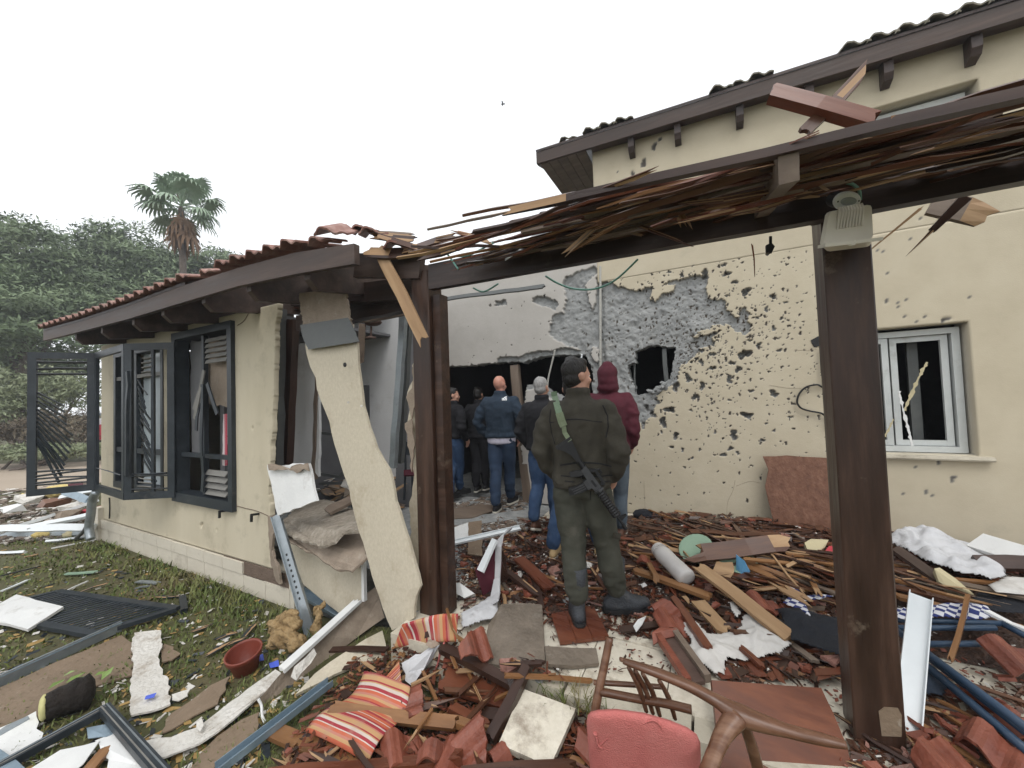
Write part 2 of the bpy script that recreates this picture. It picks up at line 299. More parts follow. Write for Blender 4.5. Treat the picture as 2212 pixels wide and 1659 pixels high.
M['battered_grey'] = wall_mix('battered_pale_wall', [(.40, .375, .34), (.45, .425, .39), (.49, .465, .43)])

# ------------------------------------------------------------------ building blocks
class MB:
    def __init__(s): s.V = []; s.F = []; s.I = []
    def add(s, V, F, mi=0):
        b = len(s.V); s.V += [tuple(v) for v in V]; s.F += [tuple(b+i for i in f) for f in F]; s.I += [mi]*len(F); return s
    def hexa(s, p, mi=0): return s.add(p, [(0, 3, 2, 1), (4, 5, 6, 7), (0, 1, 5, 4), (1, 2, 6, 5), (2, 3, 7, 6), (3, 0, 4, 7)], mi)
    def box(s, a, b, mi=0):
        x0, y0, z0 = [min(a[i], b[i]) for i in range(3)]; x1, y1, z1 = [max(a[i], b[i]) for i in range(3)]
        return s.hexa([(x0, y0, z0), (x1, y0, z0), (x1, y1, z0), (x0, y1, z0), (x0, y0, z1), (x1, y0, z1), (x1, y1, z1), (x0, y1, z1)], mi)
    def bar(s, p0, p1, w_, t_, nrm=(0, 0, 1), mi=0):
        p0 = Vector(p0); p1 = Vector(p1); x = (p1-p0).normalized(); z = Vector(nrm); z = (z-x*z.dot(x)).normalized(); y = z.cross(x)
        return s.hexa([p+y*(sy*w_/2)+z*(sz*t_/2) for sz in (-1, 1) for p, sy in ((p0, -1), (p1, -1), (p1, 1), (p0, 1))], mi)
    def prism(s, poly, nv, mi=0, mi2=None):
        n = len(poly); P = [Vector(p) for p in poly]; nv = Vector(nv); Q = [p+nv for p in P]
        area = Vector((0, 0, 0))
        for i in range(n): area += P[i].cross(P[(i+1) % n])
        if area.dot(nv) < 0: P = P[::-1]; Q = Q[::-1]
        b = len(s.V); s.V += [tuple(p) for p in P+Q]
        s.F.append(tuple(b+i for i in reversed(range(n)))); s.I.append(mi)
        s.F.append(tuple(b+n+i for i in range(n))); s.I.append(mi if mi2 is None else mi2)
        for i in range(n):
            j = (i+1) % n; s.F.append((b+i, b+j, b+n+j, b+n+i)); s.I.append(mi)
        return s
    def loft(s, rings, mi=0, cap=True):
        n = len(rings[0]); b = len(s.V)
        for r_ in rings: s.V += [tuple(p) for p in r_]
        for k in range(len(rings)-1):
            for i in range(n):
                j = (i+1) % n; s.F.append((b+k*n+i, b+k*n+j, b+(k+1)*n+j, b+(k+1)*n+i)); s.I.append(mi)
        if cap:
            s.F.append(tuple(b+i for i in reversed(range(n)))); s.I.append(mi)
            e = b+(len(rings)-1)*n; s.F.append(tuple(e+i for i in range(n))); s.I.append(mi)
        return s
    def tube(s, pts, r_, n=8, mi=0, flat=1):
        pts = [Vector(p) for p in pts]; rr = r_ if hasattr(r_, '__len__') else [r_]*len(pts); rings = []; a = None
        for i, p in enumerate(pts):
            t = (pts[min(i+1, len(pts)-1)]-pts[max(i-1, 0)]).normalized()
            if a is None: a = Vector((0, 0, 1)).cross(t); a = a if a.length > .1 else Vector((1, 0, 0)).cross(t)
            a = (a-t*a.dot(t)).normalized(); c = t.cross(a)
            rings.append([p+(a*math.cos(q)+c*math.sin(q)*flat)*rr[i] for q in [2*math.pi*k/n for k in range(n)]])
        return s.loft(rings, mi)
    def lathe(s, prof, n=24, mi=0, Mx=None):
        rings = [[Vector((r_*math.cos(2*math.pi*k/n), r_*math.sin(2*math.pi*k/n), z)) for k in range(n)] for r_, z in prof]
        if Mx is not None: rings = [[Mx @ p for p in q] for q in rings]
        return s.loft(rings, mi)
    def blob(s, c, rad, n=12, mi=0, rot=None):
        c = Vector(c); rings = []
        for k in range(1, n//2+1):
            th = math.pi*k/(n//2+1); rr = []
            for i in range(n):
                q = 2*math.pi*i/n; v = Vector((rad[0]*math.sin(th)*math.cos(q), rad[1]*math.sin(th)*math.sin(q), -rad[2]*math.cos(th)))
                if rot is not None: v = rot @ v
                rr.append(c+v)
            rings.append(rr)
        return s.loft(rings, mi)
    def build(s, name, mats, parent=None, smooth=False, Mx=None, origin=None):
        me = bpy.data.meshes.new(name)
        if not isinstance(mats, (list, tuple)): mats = [mats]
        V = np.array(s.V, float)
        if Mx is None:
            if origin is None:
                lo = V.min(0); hi = V.max(0); origin = Vector(((lo[0]+hi[0])/2, (lo[1]+hi[1])/2, lo[2]))
            Vl = V-np.array(origin); Mx = Matrix.Translation(origin)
        else: Vl = V
        me.from_pydata(Vl.tolist(), [], s.F)
        for m in mats: me.materials.append(m)
        if len(mats) > 1: me.polygons.foreach_set('material_index', s.I)
        if smooth: me.polygons.foreach_set('use_smooth', [True]*len(s.F))
        me.update()
        return link(name, me, parent, Mx)
def link(name, me, parent=None, Mx=Matrix.Identity(4)):
    o = bpy.data.objects.new(name, me); COL.objects.link(o)
    if parent is not None:
        o.parent = parent; o.matrix_local = wm(parent).inverted() @ Mx
    else: o.matrix_world = Mx
    WM[o.name] = Mx.copy(); return o
WM = {}
def wm(o): return WM[o.name]
def tag(o, label, cat, group=None):
    o['label'] = label; o['category'] = cat
    if group: o['group'] = group
    return o
def kind(o, k): o['kind'] = k; return o
def thing(name, label, cat, loc, group=None, rz=0):
    o = bpy.data.objects.new(name, None); COL.objects.link(o); o.empty_display_size = .1
    Mx = Matrix.Translation(Vector(loc)) @ Matrix.Rotation(rz, 4, 'Z'); o.matrix_world = Mx; WM[o.name] = Mx
    return tag(o, label, cat, group)
def frame_m(p0, x, z):
    x = Vector(x).normalized(); z = Vector(z); z = (z-x*z.dot(x)).normalized(); y = z.cross(x)
    return Matrix(((x.x, y.x, z.x, p0[0]), (x.y, y.y, z.y, p0[1]), (x.z, y.z, z.z, p0[2]), (0, 0, 0, 1)))
def jag(poly, step, amp, seed=0, keep=()):
    r_ = random.Random(seed); out = []; n = len(poly)
    for i in range(n):
        a = Vector(poly[i]); b = Vector(poly[(i+1) % n]); L = (b-a).length
        if i in keep: out.append(a); continue
        k = max(1, int(L/step)); d = (b-a)
        perp = Vector((r_.gauss(0, 1), r_.gauss(0, 1), r_.gauss(0, 1)))
        out.append(a)
        c = sum((Vector(p) for p in poly), Vector((0, 0, 0)))/n
        for j in range(1, k):
            p = a+d*(j/k+r_.uniform(-.25, .25)/k); q = (p-c); q -= d*(q.dot(d)/d.dot(d)); q = q.normalized() if q.length > 1e-6 else q*0
            out.append(p+q*r_.uniform(-amp, amp))
    return out
def board_mesh(name, L, w_, t_, mats, seed=0, e0=.03, e1=.03, nw=4, bow=.004, taper=0):
    r_ = random.Random(seed); nx = max(2, min(9, int(L/.18)))
    V = []; F = []
    off0 = [r_.uniform(0, e0) for _ in range(nw+1)]; off1 = [r_.uniform(0, e1) for _ in range(nw+1)]
    bw = [(r_.gauss(0, bow), r_.gauss(0, bow)) for _ in range(nx+1)]
    for s_ in (-1, 1):
        for i in range(nx+1):
            for j in range(nw+1):
                x = L*i/nx
                if i == 0: x = off0[j]
                if i == nx: x = L-off1[j]
                k = 1-taper*(i/nx)
                tt = t_*(.35 if (i == 0 and e0 > .05) or (i == nx and e1 > .05) else 1)
                V.append((x, (j/nw-.5)*w_*k+bw[i][0], s_*tt/2+bw[i][1]))
    q = (nx+1)*(nw+1); ix = lambda s_, i, j: s_*q+i*(nw+1)+j
    for i in range(nx):
        for j in range(nw):
            F.append((ix(0, i, j), ix(0, i, j+1), ix(0, i+1, j+1), ix(0, i+1, j))); F.append((ix(1, i, j), ix(1, i+1, j), ix(1, i+1, j+1), ix(1, i, j+1)))
    for i in range(nx):
        F.append((ix(0, i, 0), ix(0, i+1, 0), ix(1, i+1, 0), ix(1, i, 0))); F.append((ix(0, i+1, nw), ix(0, i, nw), ix(1, i, nw), ix(1, i+1, nw)))
    for j in range(nw):
        F.append((ix(0, 0, j+1), ix(0, 0, j), ix(1, 0, j), ix(1, 0, j+1))); F.append((ix(0, nx, j), ix(0, nx, j+1), ix(1, nx, j+1), ix(1, nx, j)))
    me = bpy.data.meshes.new(name); me.from_pydata(V, [], F); me.materials.append(mats)
    if e0 > .05 or e1 > .05:                      # broken ends show raw pine
        me.materials.append(M['lath_pale']); mi = [0]*len(F)
        for k, f in enumerate(F):
            if k < 2*nx*nw:
                i = (k//2)//nw
                if ((i == 0 and e0 > .05) or (i == nx-1 and e1 > .05)) and r_.random() < .55: mi[k] = 1
        me.polygons.foreach_set('material_index', mi)
    me.update(); return me
def board(name, p0, p1, w_, t_, mat, nrm=(0, 0, 1), parent=None, seed=None, e=(.03, .03), lab=None, cat='plank', group=None, taper=0, bow=.004):
    p0 = Vector(p0); p1 = Vector(p1); seed = rnd.randrange(9999) if seed is None else seed
    me = board_mesh(name, (p1-p0).length, w_, t_, M[mat] if isinstance(mat, str) else mat, seed, e[0], e[1], taper=taper, bow=bow)
    o = link(name, me, parent, frame_m(p0, p1-p0, nrm))
    if lab: tag(o, lab, cat, group)
    return o
def gb(name, a, b, w_, t_, mat, lab, cat='plank', group=None, nrm=(0, 0, 1), **k):
    """a board lying where two sight points (x, y, height above ground) say"""
    return board(name, og(*a), og(*b), w_, t_, mat, nrm, lab=lab, cat=cat, group=group, **k)
def sheet(name, pts, thick, mats, lab=None, cat=None, group=None, parent=None, jg=None, seed=1, up=None, keep=(), mi2=None):
    P = [Vector(p) for p in pts]
    nv = Vector((0, 0, 0))
    for i in range(len(P)): nv += P[i].cross(P[(i+1) % len(P)])
    nv.normalize()
    if up is None: up = Vector((0, 0, 1))
    if nv.dot(Vector(up)) < 0: nv = -nv
    if jg: P = jag(P, jg[0], jg[1], seed, keep)
    b = MB().prism(P, -nv*thick, 0, mi2)
    o = b.build(name, mats, parent)
    if lab: tag(o, lab, cat, group)
    return o
def gsheet(name, pix, thick, mats, lab, cat, group=None, h=.03, **k):
    return sheet(name, [og(x, y, (h if len(q) == 0 else q[0])) for x, y, *q in pix], thick, mats, lab, cat, group, **k)
def cloth(name, pix, mat, lab, cat, h=.02, amp=.06, cell=.013, fs=9, seed=1, group=None, zfun=None, sharp=1.0):
    P = [og(x, y, h) for x, y in pix]; zb = sum(p.z for p in P)/len(P)
    P = [oz(x, y, zb) for x, y in pix]; poly = [(p.x, p.y) for p in P]
    a = np.array(poly); lo = a.min(0)-.02; hi = a.max(0)+.02
    nx = int((hi[0]-lo[0])/cell)+1; ny = int((hi[1]-lo[1])/cell)+1
    X, Y = np.meshgrid(lo[0]+np.arange(nx+1)*cell, lo[1]+np.arange(ny+1)*cell, indexing='ij')
    wx = (fbm(X*7, Y*7, seed+20)-.5)*.05; wy = (fbm(X*7, Y*7, seed+30)-.5)*.05
    ins = inpoly(X+wx, Y+wy, poly)
    # distance to the edge by repeated erosion
    d = np.zeros(X.shape); cur = ins.copy()
    for k in range(14):
        d += cur; c = cur.copy(); c[1:] &= cur[:-1]; c[:-1] &= cur[1:]; c[:, 1:] &= cur[:, :-1]; c[:, :-1] &= cur[:, 1:]; cur = c
    ed = np.clip(d/10, 0, 1)**.6
    th = seed*1.3; u_ = X*math.cos(th)+Y*math.sin(th); v_ = -X*math.sin(th)+Y*math.cos(th)
    q = fbm(u_*fs+3*fbm(X*5, Y*5, seed+3), v_*fs*.35, seed, 3); rid = 1-np.abs(2*q-1)*2.2
    q2 = fbm(u_*fs*.8, v_*fs*2.2+2*fbm(X*6, Y*6, seed+7), seed+5, 3); rid2 = 1-np.abs(2*q2-1)*2.2
    Z = zb+ed*amp*(.16+.75*fbm(X*4.5, Y*4.5, seed+9, 2)+.22*sharp*np.clip(rid, -.1, 1)**2+.17*sharp*np.clip(rid2, -.1, 1)**2-.32)
    for _ in range(3):
        Z[1:-1, 1:-1] = .4*Z[1:-1, 1:-1]+.15*(Z[2:, 1:-1]+Z[:-2, 1:-1]+Z[1:-1, 2:]+Z[1:-1, :-2])
    Z = np.maximum(Z, zb+.002+.006*ed)
    Z += (1-ed)*.004
    dx = (fbm(X*14, Y*14, seed+11)-.5)*.02; dy = (fbm(X*14, Y*14, seed+12)-.5)*.02
    idx = -np.ones(X.shape, int); cells = ins[:-1, :-1] & ins[1:, :-1] & ins[1:, 1:] & ins[:-1, 1:]
    V = []; F = []
    I, J = np.nonzero(cells)
    for i, j in zip(I, J):
        f = []
        for a_, b_ in ((i, j), (i+1, j), (i+1, j+1), (i, j+1)):
            if idx[a_, b_] < 0: idx[a_, b_] = len(V); V.append((X[a_, b_]+dx[a_, b_], Y[a_, b_]+dy[a_, b_], Z[a_, b_]))
            f.append(idx[a_, b_])
        F.append(f)
    b = MB().add(V, F); o = b.build(name, M[mat] if isinstance(mat, str) else mat, smooth=True)
    sol = o.modifiers.new('thickness', 'SOLIDIFY'); sol.thickness = .003; sol.offset = 1
    return tag(o, lab, cat, group)
def cable(name, pts, r_, mat, lab, cat='cable', parent=None, n=6, group=None):
    P = [Vector(p) for p in pts]; Q = []
    for i in range(len(P)-1):
        a = P[max(i-1, 0)]; b = P[i]; c = P[i+1]; d = P[min(i+2, len(P)-1)]
        for k in range(6):
            t = k/6; Q.append(.5*((2*b)+(c-a)*t+(2*a-5*b+4*c-d)*t*t+(3*b-a-3*c+d)*t**3))
    Q.append(P[-1]); o = MB().tube(Q, r_, n).build(name, M[mat], parent, smooth=True)
    if lab: tag(o, lab, cat, group)
    return o
# ================================================================== ground, terrace, road
def ground():
    xs = np.concatenate([np.linspace(-400, -30, 12), np.linspace(-28, -10, 19), np.linspace(-9.6, 3, 64), np.linspace(4, 30, 10), [80, 400]])
    ys = np.concatenate([[-300, -60, -20, -8, -4], np.linspace(-3, 2.3, 54), np.linspace(2.6, 14, 24), [18, 25, 40, 90, 400]])
    V = []; F = []; n = len(ys)
    for x in xs:
        for y in ys:
            z = lawn(x, y)
            if -10 < x < 3 and -3 < y < 2.3: z += .03*(float(fbm(x*1.3, y*1.3, 4))-.5)
            if x > -8.3 and y > 2.5 and x < 30 and y < 20: z -= .3
            if x > -1.8 and y > 1.95 and x < 30 and y < 20: z = min(z, -.4)
            V.append((x, y, z))
    for i in range(len(xs)-1):
        for j in range(n-1): F.append((i*n+j, (i+1)*n+j, (i+1)*n+j+1, i*n+j+1))
    o = MB().add(V, F).build('lawn', M['soil'], smooth=True, origin=(0, 0, 0)); return kind(o, 'structure')
ground()
def terrace():
    o = MB().box((-1.95, STEP_Y+.12, -.5), (6, 4.95, -.03)).build('terrace', M['grout']); kind(o, 'structure')
    me = {}
    T = .42
    for i in range(19):
        for j in range(8):
            x0 = -1.93+i*T; y0 = STEP_Y+.125+j*T
            if x0 > 5.2 or y0+T > 4.96: continue
            d = rnd.uniform(-.004, .004); t1 = rnd.gauss(0, .004); t2 = rnd.gauss(0, .004)
            if (i, j) not in me:
                b = MB().hexa([(0, 0, -.03), (T-.006, 0, -.03), (T-.006, T-.006, -.03), (0, T-.006, -.03), (0, 0, d), (T-.006, 0, d+t1), (T-.006, T-.006, d+t1+t2), (0, T-.006, d+t2)])
            b.build('floor_tile', M['floor'], o, Mx=Matrix.Translation((x0, y0, 0)))
    for i in range(13):
        x0 = -1.93+i*.6; dz = rnd.uniform(-.008, .008); dy = rnd.uniform(-.012, .012)
        MB().hexa([(x0+.005, STEP_Y+dy, -.45), (x0+.592, STEP_Y+dy+.006, -.45), (x0+.592, STEP_Y+.118, -.45), (x0+.005, STEP_Y+.118, -.45),
                   (x0+.005, STEP_Y+dy, .002+dz), (x0+.592, STEP_Y+dy+.006, .004+dz), (x0+.592, STEP_Y+.118, .004), (x0+.005, STEP_Y+.118, .002)]).build('kerb_stone', M['kerb'], o)
    f = MB().box((-8.3, 2.52, -.6), (-1.96, 5.0, -.02)).box((-12, 5.25, -.6), (7, 10, -.02)).build('indoor_floor', M['concrete']); kind(f, 'structure')
terrace()
o = MB().add([tuple(oz(x, y, -.425)) for x, y in ((-500, 1075), (-500, 1010), (120, 1000), (420, 985), (700, 1000), (420, 1020), (220, 1042), (100, 1058))], [tuple(range(8))[::-1]]).build('dirt_road', M['road']); kind(o, 'structure')

# ================================================================== the two-storey house
WY = 4.95
house = thing('house', 'cream two-storey house with a battered bullet-scarred wall and dark eaves', 'house', (1.5, WY, 0))
def wpx(x, y, Y=WY): p = oy(x, y, Y); return (p.x, p.z)
def c7(lst, ox=1166.5, oy_=535.7, s=.2761): return [wpx(ox+x*s, oy_+y*s) for x, y in lst]
bare1 = c7([(330, 165), (480, 150), (520, 180), (510, 250), (560, 270), (640, 310), (720, 330), (770, 335), (820, 300), (880, 310), (860, 390), (900, 430), (950, 350), (1030, 340), (1050, 290), (960, 270), (1100, 240), (1290, 200), (1325, 190), (1310, 300), (1300, 370), (1340, 410), (1420, 400), (1460, 470), (1510, 530), (1540, 560), (1560, 500), (1610, 455), (1640, 520), (1630, 560), (1670, 600), (1640, 640), (1600, 670), (1540, 640), (1480, 605), (1400, 660), (1330, 710), (1370, 760), (1250, 790), (1210, 850), (1150, 900), (1090, 930), (1080, 980), (1000, 1050), (990, 1110), (880, 1160), (960, 1200), (900, 1220), (860, 1320), (800, 1380), (740, 1350), (700, 1500), (500, 1200), (390, 830), (150, 740), (80, 680), (70, 620), (100, 520), (180, 500), (200, 400), (185, 300), (190, 230)])
island = [c7([(380, 250), (450, 180), (440, 420), (400, 500), (385, 380), (350, 300)]), c7([(1190, 690), (1250, 640), (1480, 590), (1530, 640), (1400, 640), (1300, 690)]), c7([(400, 760), (470, 800), (440, 900), (390, 880)])]
bare2 = [wpx(x, y) for x, y in ((1151, 648), (1160, 638), (1190, 645), (1206, 655), (1200, 668), (1175, 662), (1160, 658))]
bare3 = [wpx(x, y) for x, y in ((1068, 650), (1094, 646), (1094, 658), (1070, 661))]
hole_win = c7([(740, 800), (800, 780), (860, 757), (950, 765), (1050, 762), (1062, 800), (1040, 880), (1030, 960), (1020, 1025), (960, 1050), (905, 1100), (850, 1135), (740, 1150), (730, 1080), (722, 1060), (690, 1010), (680, 910), (742, 890)])
def c2(lst): return [wpx(950.5+x*.2344, 734.5+y*.2344) for x, y in lst]
hole_door = c2([(-400, 260), (70, 245), (330, 226), (560, 203), (760, 205), (830, 175), (900, 160), (1000, 150), (1120, 135), (1330, 138), (1380, 240), (1400, 290), (1395, 560), (1200, 560), (1000, 480), (900, 400), (790, 410), (780, 620), (745, 900)])
hole_door += [(wpx(1132, 1100)[0], -.1), (wpx(900, 1100)[0], -.1)]
BIG = [(1610, 340, 30), (1460, 200, 24), (1525, 265, 20), (1825, 380, 20), (1830, 630, 14), (1770, 480, 13), (1710, 760, 18), (1600, 830, 42), (1350, 830, 22), (1260, 805, 18), (1160, 1020, 26), (1480, 1030, 20), (1060, 1085, 30), (1215, 1165, 26), (1015, 1265, 36), (1620, 1310, 34), (1830, 1140, 25), (1515, 1465, 26), (1060, 1470, 22), (1490, 1570, 18), (1435, 1620, 20), (1030, 1560, 15), (880, 1305, 26), (960, 1365, 30), (805, 1390, 19), (1550, 950, 22), (1440, 130, 18), (1620, 40, 16), (1010, 185, 13), (1110, 210, 15), (1290, 200, 25), (1890, 550, 11), (1875, 800, 15), (1960, 1325, 13), (1740, 1505, 15), (1545, 1605, 12), (1115, 1580, 11), (1250, 1580, 10), (1190, 1645, 11), (1350, 940, 22), (1500, 900, 20), (1260, 890, 20), (830, 1250, 20), (1270, 1080, 22), (890, 170, 14), (1650, 1120, 16), (1480, 1190, 11), (1180, 1270, 11), (950, 1440, 10), (1370, 1440, 10), (1830, 1430, 10), (1770, 1375, 10), (1920, 425, 12), (1700, 545, 12), (1780, 15, 26)]
HB = [(*c7([(x, y)])[0], r_*.00122) for x, y, r_ in BIG]
def nearseg(X, Z, poly):
    d = np.full(X.shape, 9.0); n = len(poly)
    for i in range(n):
        x1, z1 = poly[i]; x2, z2 = poly[(i+1) % n]; L = (x2-x1)**2+(z2-z1)**2+1e-9
        t = np.clip(((X-x1)*(x2-x1)+(Z-z1)*(z2-z1))/L, 0, 1); d = np.minimum(d, np.hypot(X-x1-t*(x2-x1), Z-z1-t*(z2-z1)))
    return d
def gridwall(name, x0, x1, z0, z1, cell, Y, fdepth, fhole, thick, mat, parent, snap=None):
    nx = max(1, int(round((x1-x0)/cell))); nz = max(1, int(round((z1-z0)/cell)))
    X, Z = np.meshgrid(np.linspace(x0, x1, nx+1), np.linspace(z0, z1, nz+1), indexing='ij')
    if snap is not None:
        e_ = snap(Z[0]); j_ = np.argmin(np.abs(X-e_[None, :]), axis=0); X[j_, np.arange(nz+1)] = e_
    D, bare = fdepth(X, Z)
    XC = (X[:-1, :-1]+X[1:, 1:])/2; ZC = (Z[:-1, :-1]+Z[1:, 1:])/2
    keep = ~fhole(XC, ZC)
    N = X.size; ids = np.arange(N).reshape(X.shape)
    q = np.stack([ids[:-1, :-1], ids[1:, :-1], ids[1:, 1:], ids[:-1, 1:]], -1)[keep]
    V = np.stack([X.ravel(), Y+D.ravel(), Z.ravel()], -1)
    ex = []; kp = np.pad(keep, 1)
    for di, dj, a, b in ((-1, 0, 3, 0), (1, 0, 1, 2), (0, -1, 0, 1), (0, 1, 2, 3)):
        nb = kp[1+di:1+di+nx, 1+dj:1+dj+nz]; I, J = np.nonzero(keep & ~nb)
        c4 = np.stack([ids[I, J], ids[I+1, J], ids[I+1, J+1], ids[I, J+1]], -1); ex.append(c4[:, [a, b]])
    ex = np.concatenate(ex); used = np.unique(ex); mp = np.full(N, -1); mp[used] = N+np.arange(len(used))
    VB = V[used].copy(); VB[:, 1] = Y+thick
    qs = np.stack([ex[:, 1], ex[:, 0], mp[ex[:, 0]], mp[ex[:, 1]]], -1)
    V = np.concatenate([V, VB]); Q = np.concatenate([q, qs])
    used = np.unique(Q); re_ = np.full(len(V), -1); re_[used] = np.arange(len(used)); V2 = V[used]; Q = re_[Q]
    bar = np.concatenate([bare.ravel(), np.ones(len(VB))])[used]
    me = bpy.data.meshes.new(name); me.vertices.add(len(V2)); org = Vector((x0, Y, z0))
    me.vertices.foreach_set('co', (V2-np.array(org)).ravel())
    me.loops.add(Q.size); me.loops.foreach_set('vertex_index', Q.ravel().astype(np.int32))
    me.polygons.add(len(Q)); me.polygons.foreach_set('loop_start', np.arange(0, Q.size, 4, dtype=np.int32)); me.polygons.foreach_set('loop_total', np.full(len(Q), 4, np.int32))
    me.update(calc_edges=True); me.validate()
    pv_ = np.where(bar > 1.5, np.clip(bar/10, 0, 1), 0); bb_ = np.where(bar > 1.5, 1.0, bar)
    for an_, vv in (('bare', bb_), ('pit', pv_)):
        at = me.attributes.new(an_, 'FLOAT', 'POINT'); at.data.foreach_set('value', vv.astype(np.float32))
    me.materials.append(mat); return link(name, me, parent, Matrix.Translation(org))
_pr = np.random.RandomState(11)
cx_, cz_ = c7([(1300, 700)])[0]
PK = []
while len(PK) < 1900:
    x = _pr.uniform(-3.6, 1.9); z = _pr.uniform(.1, 3.0)
    d = math.hypot((x-cx_)/.85, (z-cz_)/.75)
    if _pr.rand() < math.exp(-d*1.55)*1.0+.012: PK.append((x, z, .0034+.0085*_pr.rand()**2.6))
def hcells(X, Z, lst, kdep):
    """craters: conical pits with a ragged rim"""
    D = np.zeros(X.shape); B = np.zeros(X.shape)
    xs = X[:, 0]; zs = Z[0]
    for k, (x, z, r_) in enumerate(lst):
        R_ = r_*1.6+.012
        i0, i1 = np.searchsorted(xs, [x-R_, x+R_]); j0, j1 = np.searchsorted(zs, [z-R_, z+R_])
        if i1 <= i0 or j1 <= j0: continue
        dx = X[i0:i1, j0:j1]-x; dz = Z[i0:i1, j0:j1]-z
        an = np.arctan2(dz, dx); rr = r_*(1+.28*np.sin(an*2+k)+.18*np.sin(an*3+2.1*k)+.14*np.sin(an*5+k*1.7))
        q = np.hypot(dx, dz*(1+.3*math.sin(k)))/rr
        D[i0:i1, j0:j1] = np.maximum(D[i0:i1, j0:j1], np.clip(1.25-q, 0, 1)**.6*min(kdep*r_, .11)*(q < 1.15)); B[i0:i1, j0:j1] = np.maximum(B[i0:i1, j0:j1], (q < 1.12)*1.0)
    return D, B
def wall_depth(X, Z):
    wx = X+(fbm(X*16, Z*16, 5)-.5)*.075+(fbm(X*55, Z*55, 6)-.5)*.03; wz = Z+(fbm(X*16, Z*16, 8)-.5)*.075+(fbm(X*55, Z*55, 9)-.5)*.03
    b = inpoly(wx, wz, bare1)
    for p in island: b &= ~inpoly(wx, wz, p)
    b |= inpoly(wx, wz, bare2) | inpoly(wx, wz, bare3)
    dh = np.minimum(nearseg(X, Z, hole_win), nearseg(X, Z, hole_door[3:17]))
    b |= (dh < .05+.06*fbm(X*9, Z*9, 14))
    # flakes of render lost round the shot-up middle
    dd = np.hypot((X-cx_)/1.0, (Z-cz_)/.8)
    b |= (fbm(X*15, Z*15, 21, 5) > .72+.30*np.clip(dd-.22, 0, 2))
    rough = .040*fbm(X*4, Z*4, 31, 5)+.055*np.abs(fbm(X*10, Z*10, 33, 3)-.5)+.006*fbm(X*45, Z*45, 35, 3)
    D = np.where(b, .016+rough, .004*fbm(X*3, Z*3, 40)+.0015*fbm(X*40, Z*40, 41))
    B = b*1.0
    gx = wpx(1297, 700)[0]
    gr = np.exp(-((X-gx+.01*np.sin(Z*9))/.03)**2)*(Z > 1.3); D = D+np.where(b, gr*.035, 0)
    d1, b1 = hcells(X, Z, HB, 2.2); d2, b2 = hcells(X, Z, PK, 1.6)
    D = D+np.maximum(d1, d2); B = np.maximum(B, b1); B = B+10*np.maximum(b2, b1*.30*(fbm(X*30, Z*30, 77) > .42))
    return D, B
def wall_holes(X, Z):
    wx = X+(fbm(X*22, Z*22, 51)-.5)*.05; wz = Z+(fbm(X*22, Z*22, 52)-.5)*.05
    return inpoly(wx, wz, hole_win) | inpoly(wx, wz, hole_door)
XW = -1.22
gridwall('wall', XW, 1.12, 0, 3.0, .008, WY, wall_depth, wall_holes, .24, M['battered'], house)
def plain_depth(X, Z):
    d2, b2 = hcells(X, Z, PK, 1.6); sp = [(*wpx(x, y), r_) for x, y, r_ in ((1991, 628, .006), (2042, 691, .022), (1998, 684, .007), (2050, 655, .012), (1952, 682, .010), (2096, 640, .008), (1990, 470, .01), (1425, 300, .02), (1436, 258, .03), (1455, 264, .012), (1366, 375, .02), (1390, 352, .028), (1412, 315, .03), (1382, 388, .022), (1628, 333, .02), (1335, 370, .012), (2098, 828, .012), (2030, 1000, .01), (2060, 1035, .014), (1975, 1010, .009))]
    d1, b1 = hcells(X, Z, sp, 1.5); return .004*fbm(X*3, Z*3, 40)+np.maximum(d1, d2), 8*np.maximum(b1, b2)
WX0, WX1, WZ0, WZ1 = 1.02+.14, 2.15, .84, 2.06
UX0, UX1 = wpx(1872, 285)[0], wpx(2111, 190)[0]; UZ0, UZ1 = wpx(2000, 300)[1]-.5, wpx(2105, 172)[1]
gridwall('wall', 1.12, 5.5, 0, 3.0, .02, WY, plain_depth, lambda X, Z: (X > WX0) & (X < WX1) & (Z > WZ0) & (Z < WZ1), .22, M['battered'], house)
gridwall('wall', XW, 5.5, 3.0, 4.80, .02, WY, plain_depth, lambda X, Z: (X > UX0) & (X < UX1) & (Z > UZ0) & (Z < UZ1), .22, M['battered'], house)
MB().box((XW, WY+.245, 3.0), (XW+.2, WY+5, 4.80)).build('wall', M['plaster'], house)
# the lower wall with the doorway, one storey high
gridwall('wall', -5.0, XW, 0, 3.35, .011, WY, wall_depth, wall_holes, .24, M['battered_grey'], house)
# dark rooms behind the openings
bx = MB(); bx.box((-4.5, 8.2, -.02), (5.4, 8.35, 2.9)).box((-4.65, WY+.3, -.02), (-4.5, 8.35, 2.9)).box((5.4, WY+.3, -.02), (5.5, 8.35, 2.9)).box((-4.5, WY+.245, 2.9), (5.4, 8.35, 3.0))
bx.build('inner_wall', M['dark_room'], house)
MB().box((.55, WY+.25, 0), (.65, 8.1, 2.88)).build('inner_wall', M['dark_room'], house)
MB().box((1.9, WY+1.6, 3.2), (5.4, WY+1.7, 4.7)).build('inner_wall', M['white_wall'], house)
# grubby dado under the doorway sill, seen between the legs
sheet('inner_wall', [oy(x, y, WY+.9) for x, y in ((1150, 880), (1300, 870), (1300, 1100), (1150, 1100))], .1, M['white_wall'], parent=house, up=(0, -1, 0), jg=(.1, .03), seed=4)
